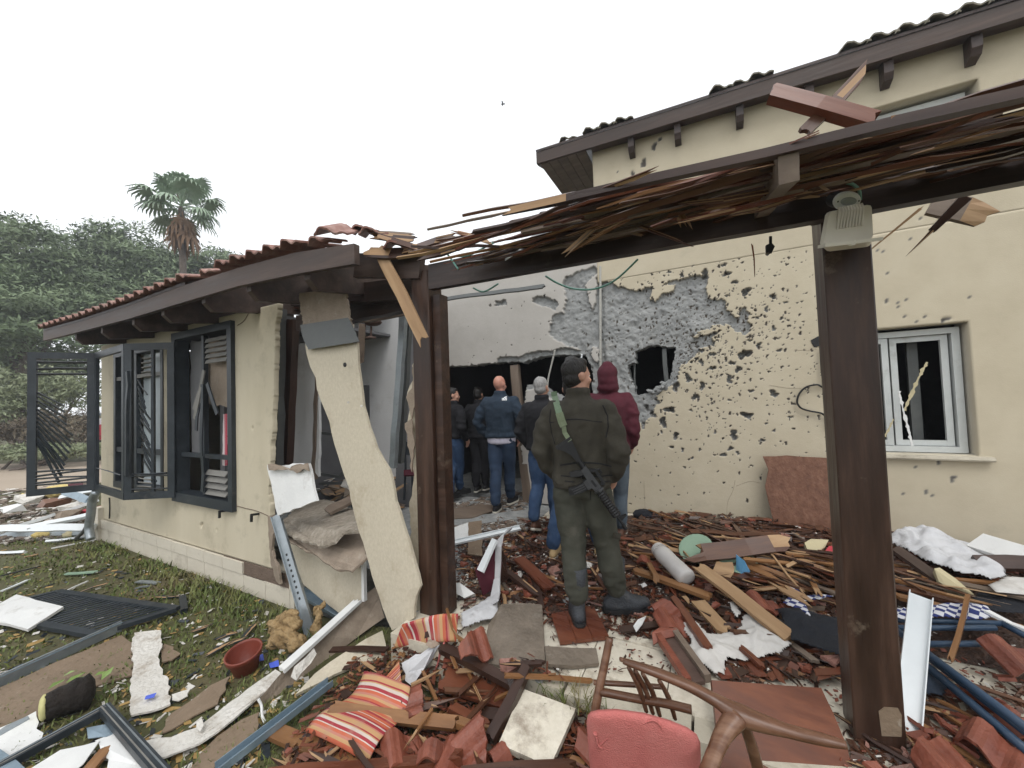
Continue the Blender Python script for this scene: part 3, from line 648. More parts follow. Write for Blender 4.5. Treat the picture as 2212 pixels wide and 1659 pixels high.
# door post and loose conduit in the doorway
board('door_post', oy(1112, 786, WY+.1), oy(1141, 1085, WY+.02), .13, .08, 'lath_grey', (0, -1, 0), house, 5)
cable('conduit', [oy(x, y, WY-.02) for x, y in ((1199, 756), (1192, 785), (1184, 820), (1182, 852))], .012, 'creambead', None, parent=house)
cable('conduit', [oy(x, y, WY-.03) for x, y in ((1257, 765), (1254, 782), (1246, 792), (1236, 796))], .012, 'whitemetal', None, parent=house)
MB().tube([oy(1297, y, WY+.005) for y in (575, 700, 820, 905)], .016, 8).build('conduit', M['creambead'], house)
board('window_stud', oy(1434, 752, WY+.1), oy(1442, 855, WY+.1), .05, .04, 'zinc', (0, -1, 0), house)
board('window_stud', oy(1372, 780, WY+.12), oy(1372, 850, WY+.12), .018, .018, 'zinc', (0, -1, 0), house)
# rubble heaped on the shot-out sill
rl = random.Random(23)
for k in range(16):
    u_ = rl.random(); x = 1385+(1465-1385)*u_+rl.uniform(-4, 4); y = 858-(858-815)*u_+rl.uniform(-3, 7); s_ = rl.choice([.018, .026, .034, .05])
    p = oy(x, y, WY+rl.uniform(-.02, .12)); b = MB(); rot = Matrix.Rotation(rl.uniform(-1, 1), 3, 'Y') @ Matrix.Rotation(rl.uniform(-1, 1), 3, 'X') @ Matrix.Rotation(rl.uniform(0, 6), 3, 'Z')
    b.blob((0, 0, 0), (s_*1.5, s_, s_*.6), 6, rot=rot); b.V = [tuple(c*rl.uniform(.65, 1.25) for c in v) for v in b.V]
    b.build('plaster_lump', M['concrete'], house, Mx=Matrix.Translation(p))
for pts in (((1588, 1037), (1583, 1060), (1572, 1085), (1570, 1113)), ((1391, 1037), (1392, 1070), (1394, 1108)), ((1662, 832), (1700, 838), (1730, 839)), ((1716, 756), (1745, 757), (1765, 754)), ((1590, 1050), (1620, 1040), (1640, 1043))):
    cable('wall_crack', [oy(x, y, WY+.002) for x, y in pts], .0016, 'paper', None, parent=house)
board('conduit_tray', oy(966, 645, 4.6), oy(1178, 618, 4.6), .055, .03, 'zinc', (0, -1, .3), house, e=(.0, .05))
# right-hand window
def window(x0, x1, z0, z1, Y, split, mat, par):
    fw = .055
    o = MB().hexa([(x0, Y, z0), (x1, Y, z0), (x1, Y+.07, z0), (x0, Y+.07, z0), (x0, Y, z0+fw), (x1, Y, z0+fw), (x1, Y+.07, z0+fw), (x0, Y+.07, z0+fw)]).hexa([(x0, Y, z1-fw), (x1, Y, z1-fw), (x1, Y+.07, z1-fw), (x0, Y+.07, z1-fw), (x0, Y, z1), (x1, Y, z1), (x1, Y+.07, z1), (x0, Y+.07, z1)]).box((x0, Y+.002, z0+fw), (x0+fw, Y+.068, z1-fw)).box((x1-fw, Y+.002, z0+fw), (x1, Y+.068, z1-fw)).build('window', M[mat], par)
    return o
wn = window(WX0+.01, WX1-.03, WZ0+.01, WZ1-.03, WY+.10, 0, 'alu', house)
for a, b_, y in ((WX0+.07, 1.62, WY+.115), (1.64, WX1-.10, WY+.135)):
    fb = MB(); s_ = .05
    fb.box((a, y, WZ0+.07), (a+s_, y+.03, WZ1-.09)).box((b_-s_, y, WZ0+.07), (b_, y+.03, WZ1-.09)).box((a+s_, y+.001, WZ0+.07), (b_-s_, y+.029, WZ0+.12)).box((a+s_, y+.001, WZ1-.14), (b_-s_, y+.029, WZ1-.09))
    fb.build('sash', M['alu'], wn)
MB().box((1.82, WY+.30, WZ0+.05), (1.90, WY+.34, WZ1-.05)).build('mullion', M['zinc'], wn)
b = MB(); x0 = WX0-.06; x1 = WX1+.07
b.prism([(x0, WY-.048, WZ0-.045), (x0, WY-.055, WZ0-.03), (x0, WY-.048, WZ0-.006), (x0, WY+.098, WZ0+.004), (x0, WY+.098, WZ0-.045)], (x1-x0, 0, 0)); b.build('window_sill', M['kerb'], house)
uw = window(UX0+.02, UX1-.03, UZ0+.02, UZ1-.03, WY+.11, 0, 'alu', house)
MB().box((UX0+.08, WY+.13, UZ0+.08), (UX1-.09, WY+.134, UZ1-.09)).build('pane', pm('milky_pane', [(.62, .64, .64), (.68, .70, .70)], 3, .25, 0), uw)
# twisted blind hanging out of the window
bl = thing('broken_blind', 'twisted white slatted strip hanging in the right-hand window', 'blind', oy(1972, 968, WY+.02))
def ragged_strip(pix, Y, w_, mat, name, seed):
    r_ = random.Random(seed); P = [oy(x, y, Y-.01*i) for i, (x, y) in enumerate(pix)]; L = []; Q = []
    for i in range(len(P)-1):
        for k in range(9):
            p = P[i].lerp(P[i+1], k/9); d = (P[i+1]-P[i]).normalized(); s_ = d.cross(Vector((0, 1, 0))); ww = w_*r_.uniform(.25, 1.25)
            L.append(p+s_*ww*r_.uniform(.3, .8)); Q.append(p-s_*ww*r_.uniform(.3, .8))
    b = MB(); n = len(L); V = []
    for a, c in zip(L, Q): V += [a, c, c+Vector((0, .006, 0)), a+Vector((0, .006, 0))]
    F = [(0, 1, 2, 3), tuple(4*(n-1)+k for k in (3, 2, 1, 0))]
    for i in range(n-1):
        for k in range(4): F.append((4*i+k, 4*i+4+k, 4*i+4+(k+1) % 4, 4*i+(k+1) % 4))
    b.add(V, F); return b.build(name, M[mat], bl)
ragged_strip([(2003, 782), (1985, 815), (1965, 860), (1952, 890)], WY+.02, .026, 'beige', 'slat_strip', 1)
ragged_strip([(1942, 845), (1952, 890), (1962, 925), (1972, 968)], WY+.0, .018, 'white', 'slat_strip', 2)
ragged_strip([(1930, 905), (1920, 928), (1910, 945)], WY+.03, .016, 'beige', 'slat_strip', 3)
# ragged hole with hose beside the post
p = oy(1766, 738, WY); b = MB(); poly = [p+Vector((math.cos(q)*r_, -.004, math.sin(q)*r_)) for q, r_ in zip(np.linspace(0, 6.28, 10)[:-1], (.055, .05, .058, .045, .06, .05, .062, .05, .057))]
b.prism(poly, (0, .05, 0)).build('socket_hole', M['rubber'], house)
ho = cable('hanging_hose', [oy(x, y, WY-.03) for x, y in ((1772, 748), (1775, 800), (1779, 835), (1765, 831), (1742, 836), (1727, 850), (1722, 868), (1730, 881), (1750, 888), (1775, 893), (1786, 905), (1790, 930))], .010, 'rubber', 'black rubber hose looped on the wall left of the right-hand post', 'hose')

# eaves of the upper roof
FY = 4.80
def fx(px, py): return oy(px, py, FY)
xa = fx(1160, 350).x; xb = 5.5; _f1, _f2 = fx(1345, 305), fx(2206, 49)
zt = lambda X: _f1.z+.19+(_f2.z-_f1.z)/(_f2.x-_f1.x)*(X-_f1.x)
b = MB(); b.hexa([(xa, FY-.02, zt(xa)-.16), (xb, FY-.02, zt(xb)-.16), (xb, FY+.02, zt(xb)-.16), (xa, FY+.02, zt(xa)-.16), (xa, FY-.02, zt(xa)), (xb, FY-.02, zt(xb)), (xb, FY+.02, zt(xb)), (xa, FY+.02, zt(xa))]).build('fascia', M['eave'], house)
b = MB(); b.hexa([(xa, FY+.022, zt(xa)-.165), (xa+.04, FY+.022, zt(xa)-.165), (xa+.04, WY+5, zt(xa)+1.4), (xa, WY+5, zt(xa)+1.4), (xa, FY+.022, zt(xa)-.01), (xa+.04, FY+.022, zt(xa)-.01), (xa+.04, WY+5, zt(xa)+1.55), (xa, WY+5, zt(xa)+1.55)]).build('barge_board', M['eave'], house)
for k in range(6):                                  # soffit boards of the gable overhang
    x0 = xa+.045+k*.128; MB().box((x0, FY+.024, zt(xa)-.175), (x0+.12, WY+4, zt(xa)-.15)).build('soffit_board', M['lath_grey'], house) if x0+.12 < XW else None
MB().hexa([(XW+.01, FY+.024, zt(XW)-.13), (xb, FY+.024, zt(xb)-.13), (xb, WY-.002, zt(xb)-.13), (XW+.01, WY-.002, zt(XW)-.13), (XW+.01, FY+.024, zt(XW)-.11), (xb, FY+.024, zt(xb)-.11), (xb, WY-.002, zt(xb)-.11), (XW+.01, WY-.002, zt(XW)-.11)]).build('soffit_board', M['eave'], house)
for px, py in ((1355, 300), (1455, 265), (1590, 228), (1740, 175), (1910, 120), (2100, 60)):
    X = fx(px, py).x; z = zt(X)
    b = MB(); prof = [(FY+.024, z-.14), (FY+.024, z-.27), (FY+.05, z-.33), (WY-.004, z-.36), (WY-.004, z-.14)]
    b.prism([(X, y, zz) for y, zz in prof], (.07, 0, 0)).build('rafter_end', M['beam'], house)
roof = MB().hexa([(xa, FY-.03, zt(xa)+.002), (xb, FY-.03, zt(xb)+.002), (xb, WY+4.5, zt(xb)+1.6), (xa, WY+4.5, zt(xa)+1.6), (xa, FY-.03, zt(xa)+.03), (xb, FY-.03, zt(xb)+.03), (xb, WY+4.5, zt(xb)+1.63), (xa, WY+4.5, zt(xa)+1.63)]).build('roof', M['beam'], house)
def tile_mesh(seed, broken=False, L=.40, W_=.235):
    """interlocking clay tile: two troughs and a roll, along +y"""
    r_ = random.Random(seed); nx = 14; prof = []
    for i in range(nx+1):
        u_ = i/nx; prof.append((u_*W_-W_/2, .042*max(0, math.sin(u_*2*math.pi*1.0-.3))+.014*abs(math.sin(u_*6.28*1.5))))
    V = []; F = []; cut0 = [r_.uniform(0, .12 if broken else .004) for _ in range(nx+1)]; cut1 = [r_.uniform(0, .22 if broken else .004) for _ in range(nx+1)]
    if broken:
        for c in (cut0, cut1):
            a_, b2_, hm_ = r_.uniform(0, .12), r_.uniform(0, .12), r_.uniform(.2, .8)
            for i in range(nx+1): u_ = i/nx; c[i] = (a_*(1-u_)+b2_*u_)+abs(u_-hm_)*.05+r_.uniform(0, .012)
    for th in (0, .014):
        for i, (x, z) in enumerate(prof):
            for j, y in enumerate((cut0[i], L*.4, L-cut1[i])): V.append((x, y, z+th))
    n = (nx+1)*3
    for i in range(nx):
        for j in range(2):
            a = i*3+j; F.append((a, a+1, a+4, a+3)); F.append((n+a, n+a+3, n+a+4, n+a+1))
        F.append((i*3, i*3+3, n+i*3+3, n+i*3)); F.append((i*3+2, n+i*3+2, n+i*3+5, i*3+5))
    for j in range(2): F.append((j, n+j, n+j+1, j+1)); e = nx*3+j; F.append((e, e+1, n+e+1, n+e))
    me = bpy.data.meshes.new('roof_tile'); me.from_pydata(V, [], F); me.update(); return me
TMM = None
TM = [tile_mesh(i) for i in range(3)]+[tile_mesh(10+i, True) for i in range(7)]
MOSS = [t.copy() for t in TM]
for t in TM: t.materials.append(M['tile_old'])
for t in MOSS: t.materials.append(M['tile_moss'])
sl = math.atan2(1.6, WY+4.5-FY)
def put_tile(par, X, Y, Z, slope, k, rx=0, rz=0, mesh=None):
    return link('roof_tile', mesh or TM[k], par, Matrix.Translation((X, Y, Z)) @ Matrix.Rotation(rz, 4, 'Z') @ Matrix.Rotation(slope+rx, 4, 'X'))
runs = [(1222, 1262, .6), (1280, 1385, 1), (1520, 1630, .55), (1650, 1690, .5), (1858, 2330, 1)]
for a, b_, pr in runs:
    X = fx(a, 300).x
    for x_ in np.arange(X, fx(b_, 300 if b_ < 2212 else 60).x, .20):
        if rnd.random() > pr+.1: continue
        z = zt(x_)+.032; k = rnd.choice([0, 1, 2, 4, 6]) if pr < 1 else rnd.choice([0, 1, 2])
        put_tile(roof, x_, FY-.05, z, sl, 0, mesh=MOSS[k], rx= rnd.uniform(-.02, .10 if pr < 1 else .03), rz=rnd.uniform(-.15, .15) if pr < 1 else rnd.uniform(-.03, .03))
        if rnd.random() < .85: put_tile(roof, x_, FY+.28, z+.33*math.tan(sl)+.02, sl, rnd.choice([0, 1, 2]), rnd.uniform(-.02, .03), rnd.uniform(-.04, .04))

# ================================================================== the single-storey wing
QY = 2.3
wing = thing('house_wing', 'single-storey cream wing with shuttered windows and a torn-open right end', 'house', (-6.2, QY, -.45))
WBX0, WBX1, WBZ0, WBZ1 = -5.98, -4.66, .41, 2.46        # right window
WAX0, WAX1, WAZ0, WAZ1 = -7.95, -6.35, .40, 2.40         # left window
_edge = [(x, z) for x, z in [(oy(px, py, QY).x, oy(px, py, QY).z) for px, py in ((602, 640), (600, 662), (594, 720), (592, 800), (590, 880), (587, 940), (583, 1000), (581, 1060), (583, 1110), (580, 1150), (584, 1200), (588, 1235), (600, 1262))]]
def wing_depth(X, Z):
    sp = [(*((lambda p: (p.x, p.z))(oy(x, y, QY))), r_) for x, y, r_ in ((435, 1135, .022), (467, 1146, .010), (328, 1192, .010), (462, 935, .012), (545, 925, .010))]
    d, b = hcells(X, Z, sp, 2.2); return .005*fbm(X*2.5, Z*2.5, 60)+d, b
_ez = np.array([p[1] for p in _edge])[::-1]; _ex = np.array([p[0] for p in _edge])[::-1]
def wing_edge(z): return np.interp(z, _ez, _ex)+(fbm(z*0+3, z*6, 61)-.5)*.05+(fbm(z*0+1, z*22, 62)-.5)*.02
def wing_hole(X, Z):
    e = wing_edge(Z)
    return (X > e) | ((X > WBX0) & (X < WBX1) & (Z > WBZ0) & (Z < WBZ1)) | ((X > WAX0) & (X < WAX1) & (Z > WAZ0) & (Z < WAZ1))
gridwall('wall', -8.45, -3.5, -.13, 2.56, .018, QY, wing_depth, wing_hole, .05, M['plaster_wing'], wing, snap=wing_edge)
MB().box((-8.45, QY+.165, -.45), (-8.3, 5.2, 2.56)).build('side_wall', M['plaster_wing'], wing)
MB().box((-8.3, 5.0, -.02), (-5.75, 5.15, 2.75)).build('back_wall', M['white_wall'], wing)
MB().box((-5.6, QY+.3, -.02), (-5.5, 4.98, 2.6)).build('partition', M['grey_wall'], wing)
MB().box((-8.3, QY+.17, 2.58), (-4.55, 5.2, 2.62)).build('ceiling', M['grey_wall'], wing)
# inner room behind the break: white wall pieces with a window gap
def wy(pix, Y): return [oy(x, y, Y) for x, y in pix]
sheet('back_wall', wy([(765, 668), (862, 655), (858, 1010), (847, 1090), (798, 1080), (799, 900), (798, 832), (766, 832)], WY-.4), .1, M['white_wall'], parent=wing, up=(0, -1, 0))
sheet('back_wall', wy([(690, 690), (770, 680), (770, 1060), (690, 1060)], WY+.35), .1, M['panel'], parent=wing, up=(0, -1, 0))
sheet('back_wall', wy([(694, 925), (730, 930), (745, 960), (735, 1010), (694, 1010)], WY+.3), .03, M['white'], parent=wing, up=(0, -1, 0))
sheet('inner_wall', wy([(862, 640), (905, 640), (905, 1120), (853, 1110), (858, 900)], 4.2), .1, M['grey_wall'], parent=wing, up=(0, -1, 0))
sheet('inner_panel', wy([(640, 752), (648, 742), (690, 742), (688, 1030), (672, 1010), (626, 1008), (632, 900)], 2.95), .03, M['white_wall'], parent=wing, up=(0, -1, 0), jg=(.09, .012), seed=6)
board('edge_post', oy(690, 742, 2.96), oy(679, 1035, 2.96), .05, .05, 'lath_grey', (0, -1, 0), wing)
board('stud', oy(607, 668, QY+.22), oy(600, 1010, QY+.22), .09, .08, 'zinc', (0, -1, 0), wing, e=(.01, .01))
board('stud', oy(632, 690, QY+.32), oy(615, 1030, QY+.32), .16, .08, 'lath_dark', (0, -1, 0), wing, e=(.01, .01))
board('stud', oy(874, 668, 3.0), oy(848, 1010, 3.0), .075, .05, 'galv', (0, -1, 0), wing, e=(.0, .0))
board('stud', oy(884, 690, 3.1), oy(866, 1000, 3.1), .06, .05, 'zinc', (0, -1, 0), wing, e=(.0, .0))
board('ceiling_batten', oy(756, 690, 3.2), oy(880, 668, 3.2), .10, .04, 'lath_grey', (0, -1, 0), wing)
# broken fan hanging from the ceiling
fan = thing('ceiling_light', 'broken dark lamp fitting dangling behind the leaning panel', 'lamp', oy(803, 770, 3.6))
MB().blob(oy(806, 697, 3.6), (.13, .10, .045), 10).build('ceiling_rose', M['rust'], fan, smooth=True)
MB().tube([oy(802, 705, 3.6), oy(801, 730, 3.6)], .014, 8).build('stem', M['rust'], fan)
MB().lathe([(.02, .0), (.065, -.012), (.07, -.03), (.03, -.034)], 14, Mx=Matrix.Translation(oy(801, 726, 3.6))).build('lamp_shade', M['rust'], fan)
sheet('blade', wy([(775, 698), (789, 700), (785, 782), (772, 788)], 3.55), .012, M['lath_grey'], parent=fan, up=(0, -1, 0))
# remnant of the front wall beside the centre post
sheet('wall_remnant', wy([(902, 738), (908, 738), (912, 1320), (884, 1325), (888, 1180), (884, 1100), (893, 1040), (890, 960), (880, 915), (886, 880), (878, 860), (893, 820), (890, 790), (900, 770)], QY-.02), .05, M['panel'], parent=wing, up=(0, -1, 0), jg=(.05, .014), seed=8)
sheet('torn_paper', wy([(900, 740), (897, 800), (903, 850), (890, 905), (884, 880), (877, 858), (890, 838), (892, 790)], QY-.06), .012, M['paper'], parent=wing, up=(0, -1, 0), jg=(.04, .01), seed=9)
sheet('torn_paper', wy([(888, 905), (896, 960), (889, 1020), (880, 950), (874, 915)], QY-.07), .012, M['paper'], parent=wing, up=(0, -1, 0), jg=(.04, .01), seed=10)
# plinth: two courses of pale tiles
def plinth_z(X): return -.13
X = -8.47; k = 0
while X < -3.62:
    L = .40; X1 = min(X+L, -3.60)
    gone = X > -4.86 and X < -3.95
    if not gone: MB().box((X+.003, QY-.03, -.255), (X1-.003, QY-.002, -.132+rnd.uniform(-.003, .003))).build('plinth_tile', M['plinth'], wing)
    if not (-4.45 < X < -4.15): MB().box((X+.003, QY-.022, -.50), (X1-.003, QY+.002, -.262)).build('plinth_tile', M['plinth'], wing)
    X += L
MB().box((-4.88, QY-.012, -.26), (-3.62, QY-.001, -.131)).build('plinth_mortar', M['plinth_raw'], wing)
MB().box((-4.50, QY-.018, -.42), (-4.1, QY+.01, -.262)).build('plinth_mortar', M['plinth_raw'], wing)
MB().box((-8.30, QY+.03, -.6), (-3.62, QY+.18, -.131)).build('footing', M['kerb'], wing)
MB().box((-8.52, QY-.06, -.5), (-8.35, QY+.1, .05)).build('corner_pier', M['plinth'], wing)
# roof edge
GY = 1.78
def gz(px, py): return oy(px, py, GY)
top = [gz(*p) for p in ((98, 716), (180, 694), (280, 662), (400, 618), (520, 580), (640, 548), (770, 528))]
bot = [gz(*p) for p in ((102, 735), (180, 716), (280, 690), (400, 654), (520, 619), (640, 594), (768, 572))]
b = MB(); rings = []
for t, u_ in zip(top, bot): rings.append([Vector((t.x, GY-.02, u_.z)), Vector((t.x, GY+.025, u_.z)), Vector((t.x, GY+.025, t.z)), Vector((t.x, GY-.02, t.z))])
b.loft(rings).build('fascia', M['eave'], wing)
tx = np.array([t.x for t in top]); tz = np.array([t.z for t in top]); WS = math.radians(14)
def wz(X): return float(np.interp(X, tx, tz))
for px, py in ((178, 745), (235, 737), (303, 722), (367, 702), (455, 682), (552, 645), (676, 598)):
    X = oy(px, py, GY+.1).x; z = wz(X); t14 = math.tan(WS)
    b = MB(); b.prism([(X, GY+.03, z-.03), (X, GY+.03, z-.20), (X, GY+.10, z-.27), (X, QY+.9, z-.27+.8*t14), (X, QY+.9, z-.03+1.4*t14)], (.065, 0, 0)).build('rafter', M['eave'], wing)
roofw = MB(); V = []
for X in np.linspace(top[0].x, -4.4, 14): V += [(X, GY-.02, wz(X)+.004), (X, QY+2.6, wz(X)+.004+3.1*math.tan(WS)), (X, QY+2.6, wz(X)+.03+3.1*math.tan(WS)), (X, GY-.02, wz(X)+.03)]
n = len(V)//4; F = [(3, 2, 1, 0), tuple(4*(n-1)+k for k in range(4))]
for i in range(n-1):
    for k in range(4): F.append((4*i+k, 4*i+(k+1) % 4, 4*i+4+(k+1) % 4, 4*i+4+k))
roofw = roofw.add(V, F).build('roof', M['beam'], wing)
for k in range(int((-2.15-top[0].x)/.235)):
    X = top[0].x+.1+k*.235
    for r_ in range(2):
        if r_ == 1 and X > -4.3 and rnd.random() < .5: continue
        br = X > -4.6 and rnd.random() < .5
        put_tile(roofw, X, GY-.07+r_*.33, wz(X)+.034+r_*(.33*math.tan(WS)+.006), WS, rnd.choice([3, 4, 5, 6, 7]) if br else rnd.choice([0, 1, 2]), rnd.uniform(-.02, .06 if br else .02)+(.05 if br else 0), rnd.uniform(-.12, .12) if br else rnd.uniform(-.02, .02))
put_tile(roofw, oy(745, 515, GY+.1).x, GY-.02, wz(-2.4)+.07, WS, 0, .25, .5)
# timber wall plate and lintels over the break
wd = lambda nm, a, b_, w_, t_, m_, Y=QY, **k: board(nm, oy(*a, Y), oy(*b_, Y), w_, t_, m_, (0, -1, 0), wing, **k)
wd('lintel', (770, 575), (912, 575), .19, .05, 'eave', 2.12, e=(0, 0))
wd('lintel', (640, 645), (910, 625), .17, .12, 'beam', QY+.08, e=(0, 0))
wd('lintel', (650, 700), (905, 648), .16, .10, 'beam', QY+.2, e=(0, 0))
wd('lintel', (600, 668), (780, 636), .10, .08, 'lath_dark', QY+.4)
wd('batten', (770, 690), (900, 668), .08, .04, 'lath_grey', 2.7)
# windows and shutters of the wing
def win_frame(x0, x1, z0, z1, Y, fw, dep, mat, par):
    b = MB(); b.box((x0, Y, z0), (x1, Y+dep, z0+fw*1.3)).box((x0, Y, z1-fw), (x1, Y+dep, z1)).box((x0, Y+.003, z0+fw*1.3), (x0+fw, Y+dep-.003, z1-fw)).box((x1-fw, Y+.003, z0+fw*1.3), (x1, Y+dep-.003, z1-fw))
    return b.build('window', M[mat], par)
wb = win_frame(WBX0-.03, WBX1+.03, WBZ0-.03, WBZ1+.02, QY-.045, .085, .16, 'navy', wing)
def W_(px, py, Y=QY): return oy(px, py, Y)
MB().box((WBX0+.62, QY+.0, WBZ0+.09), (WBX0+.67, QY+.05, WBZ1-.07)).build('mullion', M['navy'], wb)
MB().box((WBX0+.10, QY+.005, .93), (WBX1-.06, QY+.045, .98)).build('rail', M['navy'], wb)
for i in range(5):
    z = WBZ1-.17-i*.062; MB().hexa([(WBX0+.76, QY-.03, z), (WBX1-.10, QY-.03, z), (WBX1-.10, QY-.01, z+.045), (WBX0+.76, QY-.01, z+.045), (WBX0+.76, QY-.022, z-.004), (WBX1-.10, QY-.022, z-.004), (WBX1-.10, QY-.002, z+.04), (WBX0+.76, QY-.002, z+.04)]).build('slat', M['navy_dust'], wb)
for i in range(4):
    z = WBZ0+.12+i*.075; MB().hexa([(WBX0+.76, QY-.04, z), (WBX1-.12, QY-.04, z), (WBX1-.12, QY+.0, z+.05), (WBX0+.76, QY+.0, z+.05), (WBX0+.76, QY-.032, z-.006), (WBX1-.12, QY-.032, z-.006), (WBX1-.12, QY+.008, z+.044), (WBX0+.76, QY+.008, z+.044)]).build('slat', M['navy_dust'], wb)
for a, b_, mt in (((441, 800), (420, 905), 'navy_dust'), ((447, 828), (470, 895), 'navy'), ((430, 870), (424, 930), 'navy'), ((438, 985), (436, 1062), 'navy'), ((437, 830), (436, 985), 'navy'), ((430, 845), (418, 885), 'navy_dust')):
    board('slat', W_(*a, QY-.06), W_(*b_, QY-.07), .055, .012, mt, (0, -1, 0), wb, e=(0, 0))
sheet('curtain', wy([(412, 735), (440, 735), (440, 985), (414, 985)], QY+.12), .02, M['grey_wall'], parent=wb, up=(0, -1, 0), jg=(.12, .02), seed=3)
sheet('pane', wy([(450, 740), (495, 735), (490, 880), (450, 872)], QY+.07), .006, M['paper'], parent=wb, up=(0, -1, 0), jg=(.12, .02), seed=5)
sheet('curtain', wy([(482, 895), (492, 895), (490, 1005), (480, 1005)], QY+.10), .02, M['checkred'], parent=wb, up=(0, -1, 0), jg=(.05, .008), seed=5)
wa = win_frame(WAX0, WAX1, WAZ0, WAZ1, QY-.01, .07, .12, 'navy', wing)
MB().box((-7.25, QY+.0, WAZ0+.09), (-7.17, QY+.05, WAZ1-.07)).build('mullion', M['navy'], wa)
MB().box((WAX0+.07, QY+.005, .92), (WAX1-.07, QY+.045, .99)).build('rail', M['navy'], wa)
MB().box((WAX0+.07, QY+.005, 1.98), (WAX1-.07, QY+.045, 2.03)).build('rail', M['navy_dust'], wa)
MB().box((WAX0+.08, QY+.075, WAZ0+.10), (-7.26, QY+.08, WAZ1-.08)).build('pane', M['glass'], wa)
MB().box((-7.16, QY+.075, WAZ0+.10), (WAX1-.08, QY+.08, WAZ1-.08)).build('pane', M['glass'], wa)
# accordion shutters: three leaves swung out from the left window
HZ0, HZ1 = .43, 2.36
ph3 = oy(379, 900, QY-.04); p32 = od(271, 900, 4.68); p21 = od(207, 900, 5.34); p1 = od(60, 900, 5.06)
def leaf(pa, pb, name='shutter'):
    a = Vector((pa.x, pa.y, HZ0)); b_ = Vector((pb.x, pb.y, HZ0)); x = (b_-a); L = x.length; x.normalize(); nrm = x.cross(Vector((0, 0, 1)))
    Mx = frame_m(a, x, (0, 0, 1)); H = HZ1-HZ0; fw = .085; t_ = .04
    bb = MB(); bb.box((0, -t_/2, 0), (L, t_/2, fw)).box((0, -t_/2, H-fw), (L, t_/2, H)).box((0, -t_/2+.002, fw), (fw, t_/2-.002, H-fw)).box((L-fw, -t_/2+.002, fw), (L, t_/2-.002, H-fw))
    return bb.build(name, M['navy'], wing, Mx=Mx), Mx, L, H
def slat(o, Mx, a, b_, w_=.05, mat='navy', nrm=(0, .5, 1)):
    A = Mx @ Vector((a[0], .0, a[1])); B_ = Mx @ Vector((b_[0], rnd.uniform(-.01, .01), b_[1]))
    board('slat', A, B_, w_, .01, mat, Mx.to_3x3() @ Vector(nrm), o, e=(.005, .005))
o1, M1, L1, H1 = leaf(p1, p21)
for z in (.93, .885, .845): slat(o1, M1, (.085, H1*z), (L1-.085, H1*z))
for z0, z1 in ((.165, .155), (.135, .15), (.115, .105), (.085, .095), (.075, .06)): slat(o1, M1, (.085, H1*z0), (L1-.085, H1*z1))
for i in range(13):
    z = H1*(.72-.029*i); l_ = (.55+.05*i)*.62 if i < 4 else .50+.012*i; q = math.radians(-38-2.6*i)
    slat(o1, M1, (.09, z), (.09+l_*math.cos(q)*.95, z+l_*math.sin(q)*.95), .045)
o2, M2, L2, H2 = leaf(p21, p32)
slat(o2, M2, (.09, H2*.16), (L2-.09, H2*.15))
o3, M3, L3, H3 = leaf(p32, ph3)
for z in (.155, .145, .06): slat(o3, M3, (.085, H3*z), (L3-.085, H3*z))
MB().box((.31, -.015, .085), (.345, .015, H3-.085)).build('bar', M['navy'], o3, Mx=M3)
for i in range(5): slat(o3, M3, (.2, H3*(.90-.03*i)), (.33, H3*(.905-.03*i)), .035, 'navy_dust')
for i in range(15):
    z = H3*(.76-.036*i); l_ = .22+.008*i; q = math.radians(-62+rnd.uniform(-6, 6)); slat(o3, M3, (.14+.005*i, z), (.14+.005*i+l_*math.cos(q), z+l_*math.sin(q)), .05)
for i in range(3): slat(o3, M3, (.16, H3*(.13-.025*i)), (.33, H3*(.12-.025*i)), .045, 'navy_dust')
board('slat_bundle', od(276, 800, 4.6), od(272, 1030, 4.6), .05, .03, 'navy', (0, -1, 0), o3)
# brackets on the wall
for x, y in ((490, 1103), (559, 1110)):
    p = oy(x, y, QY); MB().bar(p, p+Vector((0, -.07, .01)), .025, .02).build('shutter_catch', M['rubber'], wing); MB().bar(p+Vector((0, -.07, .02)), p+Vector((.005, -.075, -.06)), .02, .02, (0, -1, 0)).build('shutter_catch', M['rubber'], wing)
cable('wall_cable', [oy(x, y, QY-.01) for x, y in ((236, 1075), (237, 1100), (236, 1120))], .008, 'rubber', None, parent=wing)
cable('wall_crack', [oy(x, y, QY-.001) for x, y in ((497, 1092), (515, 1094), (530, 1098), (548, 1102), (565, 1108), (580, 1115))], .004, 'plinth_raw', None, parent=wing)
cable('wall_crack', [oy(x, y, QY-.001) for x, y in ((540, 670), (528, 692), (513, 703))], .004, 'plinth_raw', None, parent=wing)

